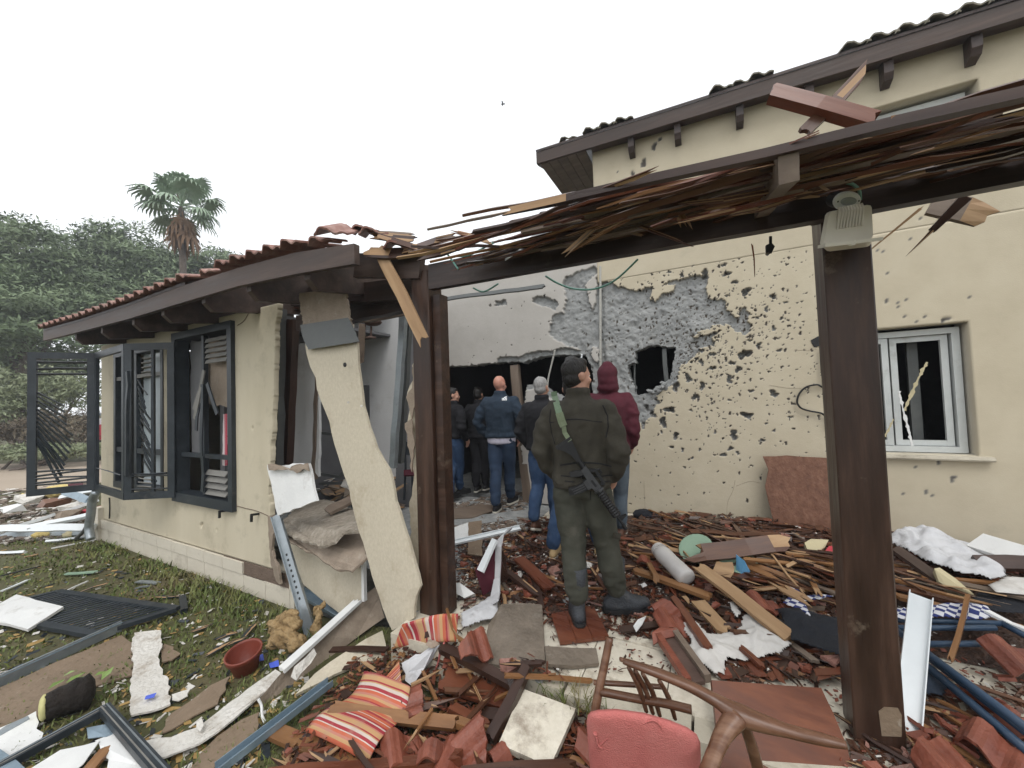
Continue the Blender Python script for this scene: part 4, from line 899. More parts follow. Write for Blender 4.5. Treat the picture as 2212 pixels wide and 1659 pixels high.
# ================================================================== the pergola
PY = 2.2
perg = thing('pergola', 'dark timber pergola on two square posts with its slatted top smashed', 'pergola', (-.6, PY, 0))
def pbox(nm, x0, x1, y0, y1, z0, z1, mat, dx=0, bev=.006):
    b = MB(); c = bev
    def rg(z, o): return [Vector((x+o, y, z)) for x, y in ((x0+c, y0), (x1-c, y0), (x1, y0+c), (x1, y1-c), (x1-c, y1), (x0+c, y1), (x0, y1-c), (x0, y0+c))]
    b.loft([rg(z0, 0), rg(z0+(z1-z0)*.33, dx*.33), rg(z0+(z1-z0)*.66, dx*.66), rg(z1, dx)])
    return b.build(nm, M[mat], perg)
def vpost(x0, x1, y0, y1, z1):
    # grain runs up the post: build lying along local x
    H = z1+.02; Mx = frame_m(((x0+x1)/2, (y0+y1)/2, -.02), (0, 0, 1), (0, -1, 0)); w2 = (x1-x0)/2; d2 = (y1-y0)/2; c = .006
    b = MB(); rg = lambda x: [Vector((x, y, z)) for y, z in ((-w2+c, -d2), (w2-c, -d2), (w2, -d2+c), (w2, d2-c), (w2-c, d2), (-w2+c, d2), (-w2, d2-c), (-w2, -d2+c))]
    b.loft([rg(H*k/5) for k in range(6)]); return b.build('post', M['post'], perg, Mx=Mx)
p_r = vpost(.487, .652, PY-.08, PY+.085, 2.42)
p_c = vpost(-1.905, -1.745, PY-.08, PY+.08, 2.46)
MB().box((-1.735, PY-.045, .02), (-1.672, PY+.05, 2.28)).build('post', M['post'], perg)
MB().box((-1.745, PY-.035, .03), (-1.735, PY+.03, 2.26)).build('post_gap', M['rubber'], perg)
sheet('patch', [oy(x, y, PY-.083) for x, y in ((1898, 1537), (1910, 1528), (1940, 1530), (1948, 1545), (1948, 1592), (1905, 1590))], .004, M['card'], parent=perg, up=(0, -1, 0))
board('beam', (-1.70, PY-.10, 2.385), (.50, PY-.10, 2.335), .175, .055, 'beam', (0, -1, 0), perg, e=(0, 0), bow=.001)
board('beam', (.455, PY-.085, 2.325), (2.9, PY-.085, 2.315), .15, .055, 'beam', (0, -1, 0), perg, e=(0, 0), bow=.001)
board('beam', (-.80, 1.45, 2.335), (2.2, 1.45, 2.165), .030, .03, 'lath_dark', (0, -1, 0), perg, e=(.2, 0), bow=.002)
jn = od(1697, 355, 1.20); jf = oy(1637, 455, 2.14)
board('joist', jn, jf, .10, .055, 'lath_grey', (1, 0, 0), perg, e=(0, 0))
board('joist', jn+Vector((1.3, -.1, .02)), jf+Vector((1.5, 0, .0)), .09, .05, 'beam', (1, 0, 0), perg, e=(0, .1))
# smashed slats lying on the joists
sr = random.Random(41)
LM = {}
def lath_protos(mats, n, tag_, L=(.5, 1.4), w_=(.018, .045), t_=(.006, .014)):
    out = []
    for i in range(n):
        l_ = sr.uniform(*L); out.append((board_mesh('lath', l_, sr.uniform(*w_), sr.uniform(*t_), M[sr.choice(mats)], 100+i, sr.choice([.02, .12]), sr.choice([.03, .16]), nw=3, bow=.006), l_))
    return out
PS = lath_protos(['lath', 'lath', 'lath', 'lath_dark', 'lath_dark', 'lath_grey', 'lath_red', 'lath_red', 'lath_gold', 'lath_pale'], 34, 'p', (.5, 1.6), (.010, .026))  # gold and pale woods mixed in to paint sky-lit highlights
PS_LIT = lath_protos(['lath', 'lath_red', 'lath_gold', 'lath_gold', 'lath_pale'], 14, 'q', (.4, 1.2), (.008, .022))  # lighter woods for right-hand slats, their bright light put into the colour
NS = 0
while NS < 270:
    Y = sr.uniform(1.52, 2.12); X = sr.uniform(-1.7, 2.3)
    if (X < -1.0 and Y < 1.9) or (X < -.3 and sr.random() < .55): continue
    me, l_ = sr.choice(PS if X < .4 or sr.random() < .45 else PS_LIT)
    zb_ = 2.335-.0567*(X+.8); z = zb_-.01+(2.43-.02*(X+1.7)-zb_)*(Y-1.45)/.75+sr.uniform(-.012, .022)
    an = sr.gauss(0, .05 if sr.random() < .75 else .22)+math.pi*sr.randint(0, 1); pt = sr.gauss(0, .03)
    d = Vector((math.cos(an), math.sin(an), pt)); p0 = Vector((X, Y, z))-d*l_/2
    if (p0+d*l_).x < -1.75 or p0.x < -1.75 or max(p0.y, (p0+d*l_).y) > 2.2: continue
    link('slat', me, perg, frame_m(p0, d, (sr.gauss(0, .5), sr.gauss(0, .5), 1))); NS += 1
# long loose slats that stick out on the left
for a, b_, ya, yb, w_, m_ in (((998, 466), (1900, 296), 1.62, 1.5, .045, 'lath'), ((926, 494), (1130, 452), 2.0, 1.8, .05, 'lath_grey'), ((880, 532), (1290, 450), 2.1, 1.75, .05, 'lath'), ((985, 515), (1350, 415), 1.95, 1.55, .03, 'lath_dark'), ((930, 525), (1500, 400), 2.05, 1.55, .035, 'lath'), ((1060, 548), (1420, 440), 2.1, 1.7, .03, 'lath_dark'), ((1100, 480), (1700, 350), 1.8, 1.5, .03, 'lath'), ((1180, 520), (2212, 300), 1.95, 1.6, .03, 'lath_red'), ((1000, 560), (1330, 500), 2.12, 1.95, .04, 'lath_dark')):
    board('slat', oy(*a, ya), oy(*b_, yb), w_, .014, m_, (0, -.6, 1), perg, e=(.03, .1))
for k in range(14):
    px, ya = sr.uniform(1000, 1740), sr.uniform(1.6, 2.1); a = oy(px, 585-.171*(px-945)-sr.uniform(10, 70), ya); d = Vector((sr.uniform(-1, 1), sr.uniform(-.1, .1), sr.uniform(-.45, .5))).normalized(); L = sr.uniform(.2, .5)
    board('slat', a-d*L/2, a+d*L/2, sr.uniform(.012, .03), .010, sr.choice(['lath', 'lath_red', 'lath_gold', 'lath_grey']), (0, -1, .3), perg, e=(.06, .12))
# foil strip
def strip(name, P, w_, t_, mat, nrm, parent=None):
    b = MB(); rings = []
    for i, p in enumerate(P):
        d = (P[min(i+1, len(P)-1)]-P[max(i-1, 0)]).normalized(); nv = Vector(nrm) if not callable(nrm) else nrm(i); s_ = d.cross(nv).normalized(); nn = s_.cross(d).normalized(); ww = w_ if not hasattr(w_, '__len__') else w_[i]
        rings.append([p+s_*ww/2-nn*t_/2, p+s_*ww/2+nn*t_/2, p-s_*ww/2+nn*t_/2, p-s_*ww/2-nn*t_/2])
    b.loft(rings); return b.build(name, M[mat], parent)
o = strip('foil_strip', [oy(x, y, Y) for x, y, Y in ((1092, 559, 2.02), (1130, 530, 1.95), (1180, 500, 1.86), (1230, 465, 1.78), (1285, 440, 1.66), (1329, 412, 1.58))], [.03, .06, .07, .05, .05, .02], .004, 'whitemetal', (0, -1, .4))
tag(o, 'torn silvery foil strip hanging through the pergola slats', 'foil')
# crossed planks thrown up on the outer beam
o = board('thrown_plank', od(1660, 203, 1.50), od(1885, 268, 1.36), .055, .045, 'lath_red', (0, -1, .3), lab='reddish broken plank thrown across the top of the pergola', cat='plank', e=(.02, .02))
o = board('thrown_plank', od(1889, 130, 1.40), od(1735, 292, 1.44), .045, .02, 'lath', (.3, -1, .3), lab='thin dark plank standing crosswise above the pergola beam', cat='plank', e=(.12, .02))
# shards dangling from the beam on the right
board('hanging_splinter', oy(2085, 425, 2.3), oy(1942, 566, 2.32), .04, .02, 'lath_dark', (0, -1, 0), lab='long black wooden splinter hanging right of the floodlight', cat='splinter', e=(0, .3), taper=.8)
board('hanging_splinter', oy(2000, 440, 2.35), oy(1862, 556, 2.4), .012, .008, 'lath_pale', (0, -1, 0), lab='thin pale stick hanging just right of the floodlight', cat='splinter', taper=.6)
board('broken_board', oy(2010, 440, 2.4), oy(2163, 468, 2.4), .115, .02, 'lath_grey', (0, -1, .2), lab='grey broken board end jutting under the right beam', cat='board', e=(0, .09))
board('hanging_splinter', oy(1625, 520, 2.3), oy(1631, 600, 2.3), .008, .006, 'lath_red', (0, -1, 0), lab='fine reddish splinter hanging in front of the scarred wall', cat='splinter', taper=.6)
board('hanging_plank', oy(818, 538, 2.02), oy(922, 745, 2.0), .085, .022, 'lath_pale', (.2, -1, .0), lab='pale split plank hanging diagonally across the centre post', cat='plank', e=(.0, .08))
# pile of broken tiles and laths over the wing corner
for i, (a, b_, m_, w_) in enumerate((((790, 502), (900, 510), 'lath_grey', .04), ((795, 512), (905, 520), 'lath_dark', .05), ((805, 506), (935, 548), 'lath', .04), ((860, 545), (990, 505), 'lath', .06), ((900, 560), (1010, 530), 'lath_dark', .06), ((780, 545), (910, 545), 'lath_dark', .10))):
    board('slat', oy(*a, 2.05-.04*(i % 3)), oy(*b_, 2.1-.03*(i % 4)), w_, .02, m_, (0, -1, .5), perg, e=(.08, .08))
for x, y, k in ((805, 505, 4), (830, 512, 5), (880, 540, 6)):
    p = oy(x, y, 2.05); t = put_tile(roofw, p.x, p.y-.1, p.z-.02, .1, k, .2, .6)
# cables
def cab(lab, pts, r_=.007, mat='greenwire'): return cable('cable', [oy(x, y, Y) for x, y, Y in pts], r_, mat, lab, 'cable')
cab('green cable sagging in a loop under the middle of the beam', [(1178, 596, 2.2), (1205, 612, 2.25), (1240, 624, 2.28), (1285, 624, 2.28), (1329, 605, 2.25), (1378, 560, 2.2)], .006)
cab('green cable looped up through the slats near the centre post', [(976, 554, 2.08), (1010, 552, 2.06), (1040, 538, 2.05), (1073, 521, 2.05)], .006)
cab('green cable hanging down beside the centre post head', [(964, 546, 2.08), (975, 560, 2.07), (990, 582, 2.07)], .006)
cab('short green cable drooping below the beam near the white wall', [(1022, 622, 2.2), (1045, 630, 2.22), (1076, 613, 2.2)], .006)
# floodlight on the post and the little oval lamp above
fl = thing('floodlight', 'yellowed white floodlight with a ribbed back on the right-hand post', 'lamp', oy(1825, 540, 2.0))
A, B_, C_, D_ = [od(x, y, 1.47) for x, y in ((1783, 458), (1880, 441), (1884, 520), (1769, 534))]
back = Vector((.15, .45, 0)).normalized()*.11
P4 = [A, B_, C_, D_]; cen = sum(P4, Vector())/4
q_in = [cen+(p-cen)*.99 for p in P4]; q_bk = [cen+(p-cen)*.90+back for p in P4]
nv = (B_-A).cross(D_-A).normalized(); nv = nv if nv.y < 0 else -nv
def ring4(P): # rounded quad ring
    out = []
    for i in range(4):
        a = P[i]; l_ = P[i-1]; r_ = P[(i+1) % 4]
        out += [a.lerp(l_, .10), a.lerp(l_, .03).lerp(r_, .03), a.lerp(r_, .10)]
    return out
MB().loft([ring4(q_bk), ring4(q_in), ring4([p+nv*.012 for p in [cen+(p-cen)*.93 for p in P4]])]).build('casing', M['lampwhite'], fl, smooth=False)
for k in range(9):
    u_ = .24+.062*k; a = A.lerp(B_, u_); d = D_.lerp(C_, u_); MB().tube([a.lerp(d, -.03)+nv*.012, a.lerp(d, .12)+nv*.020, a.lerp(d, .58)+nv*.016], [.0045, .0055, .003], 6).build('cooling_rib', M['lampwhite'], fl)
lip = [D_+(D_-A)*.02+nv*.02, C_+(C_-B_)*.02+nv*.02]; MB().bar(lip[0].lerp(lip[1], -.03), lip[0].lerp(lip[1], 1.03), .035, .012, (0, -.3, 1)).build('rim', M['lampwhite'], fl)
m_ = lip[0].lerp(lip[1], .5); MB().tube([m_+Vector((-.012, -.012, 0)), m_+Vector((-.008, -.014, -.014)), m_+Vector((.008, -.014, -.014)), m_+Vector((.012, -.012, .002))], .004, 6).build('latch', M['lampwhite'], fl)
ol = thing('oval_lamp', 'small oval bulkhead lamp with a white rim above the floodlight', 'lamp', od(1827, 448, 1.5))
lc = od(1827, 434, 1.49); ax = R0; ay = Vector((0, -.75, 1)).normalized(); an_ = ax.cross(ay)
an_ = an_ if an_.y < 0 else -an_
ell = lambda c, a, b_, n=22: [c+ax*a*math.cos(2*math.pi*k/n)+ay*b_*math.sin(2*math.pi*k/n) for k in range(n)]
MB().loft([ell(lc-an_*.05, .045, .032), ell(lc, .050, .036)]).build('base', M['rubber'], ol)
MB().loft([ell(lc+an_*.001, .053, .037), ell(lc+an_*.010, .052, .036), ell(lc+an_*.014, .045, .029)]).build('rim', M['whitemetal'], ol)
MB().loft([ell(lc+an_*.015, .032, .016), ell(lc+an_*.02, .028, .013)]).build('lens', M['glass'], ol)
for s_ in (-1, 1): MB().blob(lc+an_*.013+ax*s_*.041, (.004, .004, .004), 6).build('screw', M['rubber'], ol)
cable('cable', [od(x, y, t) for x, y, t in ((1764, 347, 1.44), (1782, 357, 1.44), (1798, 368, 1.45), (1806, 383, 1.46), (1820, 392, 1.47), (1843, 399, 1.48), (1856, 412, 1.5), (1858, 432, 1.52))], .006, 'greenwire', 'green cable running down to the oval lamp on the post', 'cable')
sheet('hook', [oy(x, y, 2.2) for x, y in ((1662, 510), (1668, 510), (1668, 525), (1674, 532), (1668, 545), (1655, 545), (1654, 530), (1662, 526))], .02, M['rubber'], parent=perg, up=(0, -1, 0))
# ================================================================== trees beyond the lawn
def leaf_cloud(name, blobs, n, size, mat, parent, seed, up=.5, origin=None):
    r_ = np.random.RandomState(seed); wts = np.array([b[1][0]*b[1][1]*b[1][2] for b in blobs])**.7; wts /= wts.sum()
    k = r_.choice(len(blobs), n, p=wts); C = np.array([b[0] for b in blobs])[k]; RR = np.array([b[1] for b in blobs])[k]
    ns = 46*len(blobs); su = r_.normal(size=(ns, 3)); su /= np.linalg.norm(su, axis=1)[:, None]; su *= (r_.rand(ns)**.45)[:, None]
    pick = r_.randint(0, 46, n)+46*k; off = r_.normal(size=(n, 3))*.17; off[:, 2] *= .6
    pos = su[pick]+off; rad = np.linalg.norm(pos, axis=1); u_ = pos/np.maximum(rad, 1e-6)[:, None]
    cl = np.sin(C[:, :1]*3+u_[:, :1]*7)*np.sin(u_[:, 1:2]*6+C[:, 2:3])*.12
    P = C+u_*RR*(rad[:, None]*(1+cl))
    nv = u_*.5+r_.normal(size=(n, 3))*.55; nv[:, 2] += up; nv /= np.linalg.norm(nv, axis=1)[:, None]
    a = np.cross(nv, r_.normal(size=(n, 3))); a /= np.linalg.norm(a, axis=1)[:, None]; b = np.cross(nv, a)
    s_ = size*(.6+.8*r_.rand(n))[:, None]
    # a feathery twig: three leaflets sharing a stalk point
    Q = []; F = []
    V = np.stack([P-a*s_*1.3, P+b*s_*.34-a*s_*.1, P+a*s_*1.3-nv*s_*.25, P-b*s_*.34-a*s_*.1], 1).reshape(-1, 3)
    me = bpy.data.meshes.new(name); me.vertices.add(len(V)); org = np.array(origin if origin is not None else V.mean(0))
    me.vertices.foreach_set('co', (V-org).ravel()); m = len(V)
    me.loops.add(m); me.loops.foreach_set('vertex_index', np.arange(m, dtype=np.int32)); me.polygons.add(n)
    me.polygons.foreach_set('loop_start', np.arange(0, m, 4, dtype=np.int32)); me.polygons.foreach_set('loop_total', np.full(n, 4, np.int32)); me.update(calc_edges=True)
    me.materials.append(mat); return link(name, me, parent, Matrix.Translation(Vector(org)))
def tree(name, lab, px, t, pyb, crown, n, size, mat, seed, trunk_r=.25, group=None, cat='tree'):
    base = od(px, 900, t); base.z = -.45
    T = thing(name, lab, cat, base, group); r_ = random.Random(seed)
    bl = [(tuple(od(x, y, t+dt)), tuple(np.array((rx, rx, ry))*t/FPX)) for x, y, dt, rx, ry in crown]
    b = MB(); top = max(q[0][2] for q in bl); H = (top-base.z)*.45
    tr = [base+Vector((r_.gauss(0, .12)*i, r_.gauss(0, .12)*i, H*i/4)) for i in range(5)]; tr[0] = base
    b.tube(tr, [trunk_r*(1.25-.15*i) for i in range(5)], 8)
    for c, rr in bl:
        e = Vector(c); s_ = tr[-2]; b.tube([s_, s_.lerp(e, .5)+Vector((0, 0, -.2)), e], [trunk_r*.45, trunk_r*.28, .04], 6)
    b.build('trunk', M['bark'], T, origin=base)
    leaf_cloud('crown', bl, n, size, mat, T, seed, origin=base); return T
tree('broad_tree', 'big dark-green spreading tree filling the left edge behind the lawn', 40, 19, 0, [(-60, 640, 0, 130, 90), (20, 560, 0, 110, 80), (60, 690, -1, 130, 90), (-30, 760, 0, 140, 90), (110, 590, 1, 70, 60), (-120, 520, 0, 110, 70), (30, 505, 0, 55, 35), (80, 790, 1, 90, 50), (150, 660, 0, 60, 60)], 62000, .105, M['leafa'], 3, .3)
tree('broad_tree', 'rounded green tree just left of the palm trunk', 260, 24, 0, [(210, 560, 0, 90, 60), (290, 545, 0, 90, 50), (250, 640, -1, 110, 70), (330, 610, 1, 80, 70), (170, 640, 0, 70, 70), (300, 690, 0, 110, 50), (220, 515, 0, 40, 30)], 50000, .115, M['leafa'], 5, .3)
tree('broad_tree', 'lower green tree behind the palm and the tiled eave', 440, 27, 0, [(440, 585, 0, 70, 50), (485, 572, 0, 45, 34), (400, 630, -1, 90, 50), (370, 690, 0, 90, 45), (460, 660, 0, 60, 50)], 24000, .125, M['leafa'], 8, .25)
def shrub(name, lab, px, t, crown, n, size, mat, seed, group=None):
    base = od(px, 900, t); base.z = -.45
    T = thing(name, lab, 'shrub', base, group); bl = [(tuple(od(x, y, t+dt)), tuple(np.array((rx, rx*.8, ry))*t/FPX)) for x, y, dt, rx, ry in crown]
    b = MB(); r_ = random.Random(seed)
    for c, rr in bl:
        for k in range(2): e = Vector(c)+Vector((r_.gauss(0, .2), r_.gauss(0, .2), 0)); s_ = base+Vector((r_.gauss(0, .3), r_.gauss(0, .3), 0)); b.tube([s_, s_.lerp(e, .6)+Vector((r_.gauss(0, .1), 0, 0)), e], [.05, .035, .015], 5)
    b.build('stem', M['bark'], T, origin=base); leaf_cloud('foliage', bl, n, size, mat, T, seed, .2, origin=base); return T
shrub('shrub', 'pale green bush behind the swung-out shutter', 90, 15.5, [(40, 830, 0, 60, 45), (110, 830, 0, 60, 40), (170, 840, 0, 55, 45), (0, 850, 0, 50, 40), (60, 870, 0, 90, 40)], 9000, .075, M['leafb'], 11)
shrub('shrub', 'brownish twiggy hedge along the far side of the road', 80, 15, [(10, 920, 0, 60, 40), (80, 925, 0, 60, 40), (150, 925, 0, 60, 40), (200, 920, .5, 40, 40)], 8000, .06, M['hedge'], 12)
shrub('shrub', 'green bush at the foot of the brown hedge', 60, 14, [(20, 975, 0, 70, 18), (110, 975, 0, 70, 16), (190, 972, 0, 50, 16)], 4500, .06, M['leafb'], 13)
def palm():
    t = 18; base = od(402, 900, t); base.z = -.45
    T = thing('palm_tree', 'tall fan palm with a brown skirt of dead leaves above the roof', 'palm', base); r_ = random.Random(4)
    ct = od(392, 447, t); b = MB(); rings = [base.lerp(ct, i/12)+Vector((.06*math.sin(i), 0, 0)) for i in range(13)]
    b.tube(rings, [.21-.008*i for i in range(13)], 9).build('trunk', M['bark'], T, origin=base)
    def fan(c, d, L, rad, droop, mat, name, n=15):
        d = d.normalized(); side = d.cross(Vector((0, 0, 1))); side = side.normalized() if side.length > .05 else Vector((1, 0, 0)); nv = side.cross(d)
        hub = c+d*L; b = MB(); b.tube([c, c+d*L*.5+Vector((0, 0, .03)), hub], [.03, .025, .02], 5)
        for k in range(n):
            q = (k/(n-1)-.5)*math.radians(250); v = (d*math.cos(q)+side*math.sin(q)); ln = rad*(1-.18*abs(q)/2.2)*r_.uniform(.88, 1.08)
            m1 = hub+v*ln*.55+nv*.06*math.cos(q*2)-Vector((0, 0, droop*.14*ln)); m2 = hub+v*ln*.92-Vector((0, 0, droop*.55*ln)); m3 = m2+v*ln*.06-Vector((0, 0, droop*.30*ln+.05))
            wv = v.cross(nv); w_ = rad*(.075 if n > 15 else .1)
            b.add([hub-wv*.015, hub+wv*.015, m1+wv*w_, m1-wv*w_, m2+wv*w_*.6, m2-wv*w_*.6, m3], [(0, 1, 2, 3), (3, 2, 4, 5), (5, 4, 6)])
        b.build(name, M[mat], T, origin=hub)
    top = ct+Vector((0, 0, .25))
    for i in range(26):
        az = i*2.399+r_.uniform(-.2, .2); el = math.radians(78-118*(i/29)**1.0+r_.uniform(-8, 8))
        d = Vector((math.cos(az)*math.cos(el), math.sin(az)*math.cos(el), math.sin(el)))
        fan(top-Vector((0, 0, .4*i/29)), d, r_.uniform(.75, 1.25)*(.8 if i < 8 else 1), r_.uniform(.72, .95), .35+.6*i/29, 'palmleaf', 'frond', 19)
    for i in range(12):
        az = i*2.399; el = math.radians(r_.uniform(-80, -62)); d = Vector((math.cos(az)*math.cos(el), math.sin(az)*math.cos(el), math.sin(el)))
        fan(ct-Vector((0, 0, .15+.05*i)), d, r_.uniform(.5, .9), r_.uniform(.55, .8), .9, 'palmdead', 'dead_frond', 11)
    fan(top, Vector((-.6, -.1, .75)), 1.35, .6, .9, 'palmdead', 'dead_frond', 9)
palm()
def bird():
    c = od(1086, 225, 30); b = MB(); b.tube([c+rgt*-.17, c, c+rgt*.16+Vector((0, 0, .03)), c+rgt*.21], [.01, .055, .04, .012], 6)
    for s_, z in ((-1, .09), (1, .05)): b.add([c+rgt*.06, c-rgt*.06, c-rgt*.10+fwd*s_*.30+Vector((0, 0, z)), c+rgt*.02+fwd*s_*.2+Vector((0, 0, z*.8))], [(0, 1, 2, 3)])
    tag(b.build('bird', M['rubber']), 'tiny dark bird flying in the white sky', 'bird')
bird()

# ================================================================== people
TODO = []
def remeshed(b, voxel):
    me = bpy.data.meshes.new('src'); me.from_pydata(b.V, [], b.F); me.update(); o = bpy.data.objects.new('src', me); COL.objects.link(o)
    md = o.modifiers.new('r', 'REMESH'); md.mode = 'VOXEL'; md.voxel_size = voxel; md.use_smooth_shade = True
    TODO.append(o); return o
def flush():
    bpy.context.view_layer.update(); dg = bpy.context.evaluated_depsgraph_get(); out = {}
    for o in TODO: out[o] = bpy.data.meshes.new_from_object(o.evaluated_get(dg))
    for o in TODO: m = o.data; bpy.data.objects.remove(o); bpy.data.meshes.remove(m)
    TODO.clear(); return list(out.values())
def polish(me, smooth_n, wr=None, trim=None):
    n = len(me.vertices); co = np.empty(n*3); me.vertices.foreach_get('co', co); co = co.reshape(-1, 3)
    e = np.empty(len(me.edges)*2, np.int32); me.edges.foreach_get('vertices', e); e = e.reshape(-1, 2)
    deg = np.bincount(e.ravel(), minlength=n)[:, None]
    for _ in range(smooth_n):
        s_ = np.zeros_like(co)
        for k in range(3): s_[:, k] = np.bincount(e[:, 0], co[e[:, 1], k], n)+np.bincount(e[:, 1], co[e[:, 0], k], n)
        co = co*.4+.6*s_/np.maximum(deg, 1)
    me.vertices.foreach_set('co', co.ravel()); me.update()
    if wr is not None:
        nr = np.empty(n*3); me.vertices.foreach_get('normal', nr); nr = nr.reshape(-1, 3); co = co+nr*wr(co)[:, None]; me.vertices.foreach_set('co', co.ravel())
    me.polygons.foreach_set('use_smooth', [True]*len(me.polygons)); me.update(); return me
def rg(z, cx, cy, rx, ry, n=20, p=2.4):
    out = []
    for k in range(n):
        q = 2*math.pi*k/n; c, s_ = math.cos(q), math.sin(q); out.append(Vector((cx+rx*math.copysign(abs(c)**(2/p), c), cy+ry*math.copysign(abs(s_)**(2/p), s_), z)))
    return out
def capsule(b, pts, rr, n=12):
    pts = [Vector(p) for p in pts]; b.tube(pts, rr, n)
    for p, r_ in zip(pts, rr): b.blob(p, (r_*.98,)*3, 10)
    return b
def head_prims(b, s, yaw_, bald=False):
    R_ = Matrix.Rotation(yaw_, 3, 'Z'); piv = Vector((0, .01, 1.52))
    def bb(c, r_): c = piv+R_ @ (Vector(c)-piv); b.blob(c*s, tuple(x*s for x in r_), 16, rot=R_)
    bb((0, -.005, 1.655), (.074, .096, .098)); bb((0, .035, 1.595), (.058, .062, .078)); bb((0, .062, 1.55), (.034, .034, .03))
    bb((0, .098, 1.605), (.013, .020, .024)); bb((0, .088, 1.625), (.010, .016, .028)); bb((0, .085, 1.645), (.05, .014, .012)); bb((0, .086, 1.572), (.024, .012, .010))
    for e in (-1, 1):
        bb((e*.076, .002, 1.622), (.010, .020, .033)); bb((e*.082, -.008, 1.632), (.006, .012, .02)); bb((e*.045, .07, 1.60), (.022, .022, .022))
    return piv, R_
def person(lab, pos, yaw_, H, jacket, trousers, shoe, hair, head_yaw=0, feet=((-.10, 0), (.10, 0)), lift=(0, 0), hood=False, hem=.86, shirt=None, width=1.0, elbow=.30, legw=1.0, skin='skin', lean=0, boots=False, zb=0.0, hi=.012, solem='sole', collar=True, turn=(0, 0), shoe_s=1.0):
    s = H/1.75; base = Vector(pos); T = thing('person', lab, 'person', base, 'people looking into the wrecked doorway', yaw_)
    S = lambda v: Vector(v)*s
    seed = int(abs(pos[0]*1000+pos[1]*777)) % 1000
    # continuous body under the clothes
    b = MB(); piv, R_ = head_prims(b, s, head_yaw)
    capsule(b, [S((0, 0, 1.42)), S((0, .0, 1.50)), S((0, .004, 1.58))], [.062*s, .056*s, .054*s])
    b.loft([rg(z*s, 0, y*s, rx*s*width, ry*s) for z, y, rx, ry in ((.84, 0, .14, .10), (.95, 0, .155, .11), (1.08, 0, .135, .09), (1.25, 0, .16, .105), (1.38, -.005, .17, .105), (1.45, 0, .13, .08), (1.48, 0, .07, .06))])
    hands = []
    for e in (-1, 1):
        sh = S((e*.175*width, 0, 1.41)); el = S((e*elbow*width, -.05, 1.13)); wr_ = S((e*.215*width, .10, .93)); pm_ = S((e*.185*width, .135, .87))
        capsule(b, [sh, el, wr_], [.05*s, .042*s, .03*s]); capsule(b, [wr_, pm_], [.03*s, .036*s])
        for f in range(4): capsule(b, [pm_+S((0, .015*(f-1.5), 0)), pm_+S((-e*.015, .018*(f-1.5), -.045)), pm_+S((-e*.03, .018*(f-1.5), -.085+.008*abs(f-1.2)))], [.012*s, .010*s, .008*s], 8)
        capsule(b, [pm_+S((0, .03, .02)), pm_+S((-e*.03, .05, -.02))], [.012*s, .010*s], 8)
        fx_, fy_ = feet[(e+1)//2]; lf = lift[(e+1)//2]; hip = S((e*.085, 0, .86)); kn = Vector((e*.09*s*.5+fx_*.5, fy_*.5+.015*s+lf*.5, .47*s+lf*.4)); an = Vector((fx_, fy_-(.06 if lf else 0), .10*s+lf))
        capsule(b, [hip, kn, an], [.075*s, .052*s, .04*s])
    ob = [('body', b, .010, 3, skin, None)]
    # hair
    def hb(bm, c, r_): c = piv+R_ @ (Vector(c)-piv); bm.blob(c*s, tuple(x*s for x in r_), 16, rot=R_)
    if hair:
        h = MB(); hb(h, (0, -.016, 1.670), (.079, .094, .093)); hb(h, (0, -.028, 1.618), (.0725, .076, .068))
        if hair == 'hair': hb(h, (0, .018, 1.722), (.060, .064, .036)); hb(h, (.015, .045, 1.733), (.03, .03, .022)); hb(h, (-.02, -.02, 1.745), (.05, .05, .026))
        ob.append(('hair', h, .007, 2, hair, lambda co: .013*(fbm(co[:, 0]*60, co[:, 1]*60+co[:, 2]*25, 3)-.38)*np.clip((co[:, 2]-1.60)/.1, .25, 1)))
    # jacket
    j = MB(); wj = width
    j.loft([rg(z*s, 0, y*s, rx*s*wj, ry*s, 26) for z, y, rx, ry in ((hem, .0, .196, .140), (hem+.012, .0, .206, .150), (hem+.05, 0, .199, .142), (.97, 0, .192, .134), (1.08, -.005, .186, .130), (1.2, -.008, .198, .138), (1.32, -.012, .212, .140), (1.40, -.008, .205, .128), (1.445, -.002, .165, .105), (1.475, .002, .10, .082), (1.50, .004, .072, .07))])
    if collar and not hood:
        j.loft([rg(z*s, 0, y*s, rx*s, ry*s, 18, 2) for z, y, rx, ry in ((1.46, .0, .085, .078), (1.50, .0, .080, .074), (1.535, -.004, .080, .075), (1.548, -.004, .074, .07))])
    if hood:
        for c, r_ in (((0, -.03, 1.655), (.098, .112, .115)), ((0, -.045, 1.60), (.095, .10, .09)), ((0, -.05, 1.53), (.10, .085, .07)), ((0, -.05, 1.745), (.05, .06, .04))): hb(j, c, r_)
        capsule(j, [S((-.07, .06, 1.52)), S((0, -.06, 1.50)), S((.07, .06, 1.52))], [.04*s, .05*s, .04*s])
    for e in (-1, 1):
        sh = S((e*.172*wj, -.005, 1.405)); el = S((e*elbow*wj, -.06, 1.12)); wr_ = S((e*.205*wj, .075, .945))
        m1 = sh.lerp(el, .5)+S((e*.018, -.008, .01)); m2 = el.lerp(wr_, .5)+S((e*.008, -.01, 0))
        capsule(j, [sh, m1, el, m2, wr_], [.078*s, .076*s, .068*s, .062*s, .05*s], 14)
    sd = seed
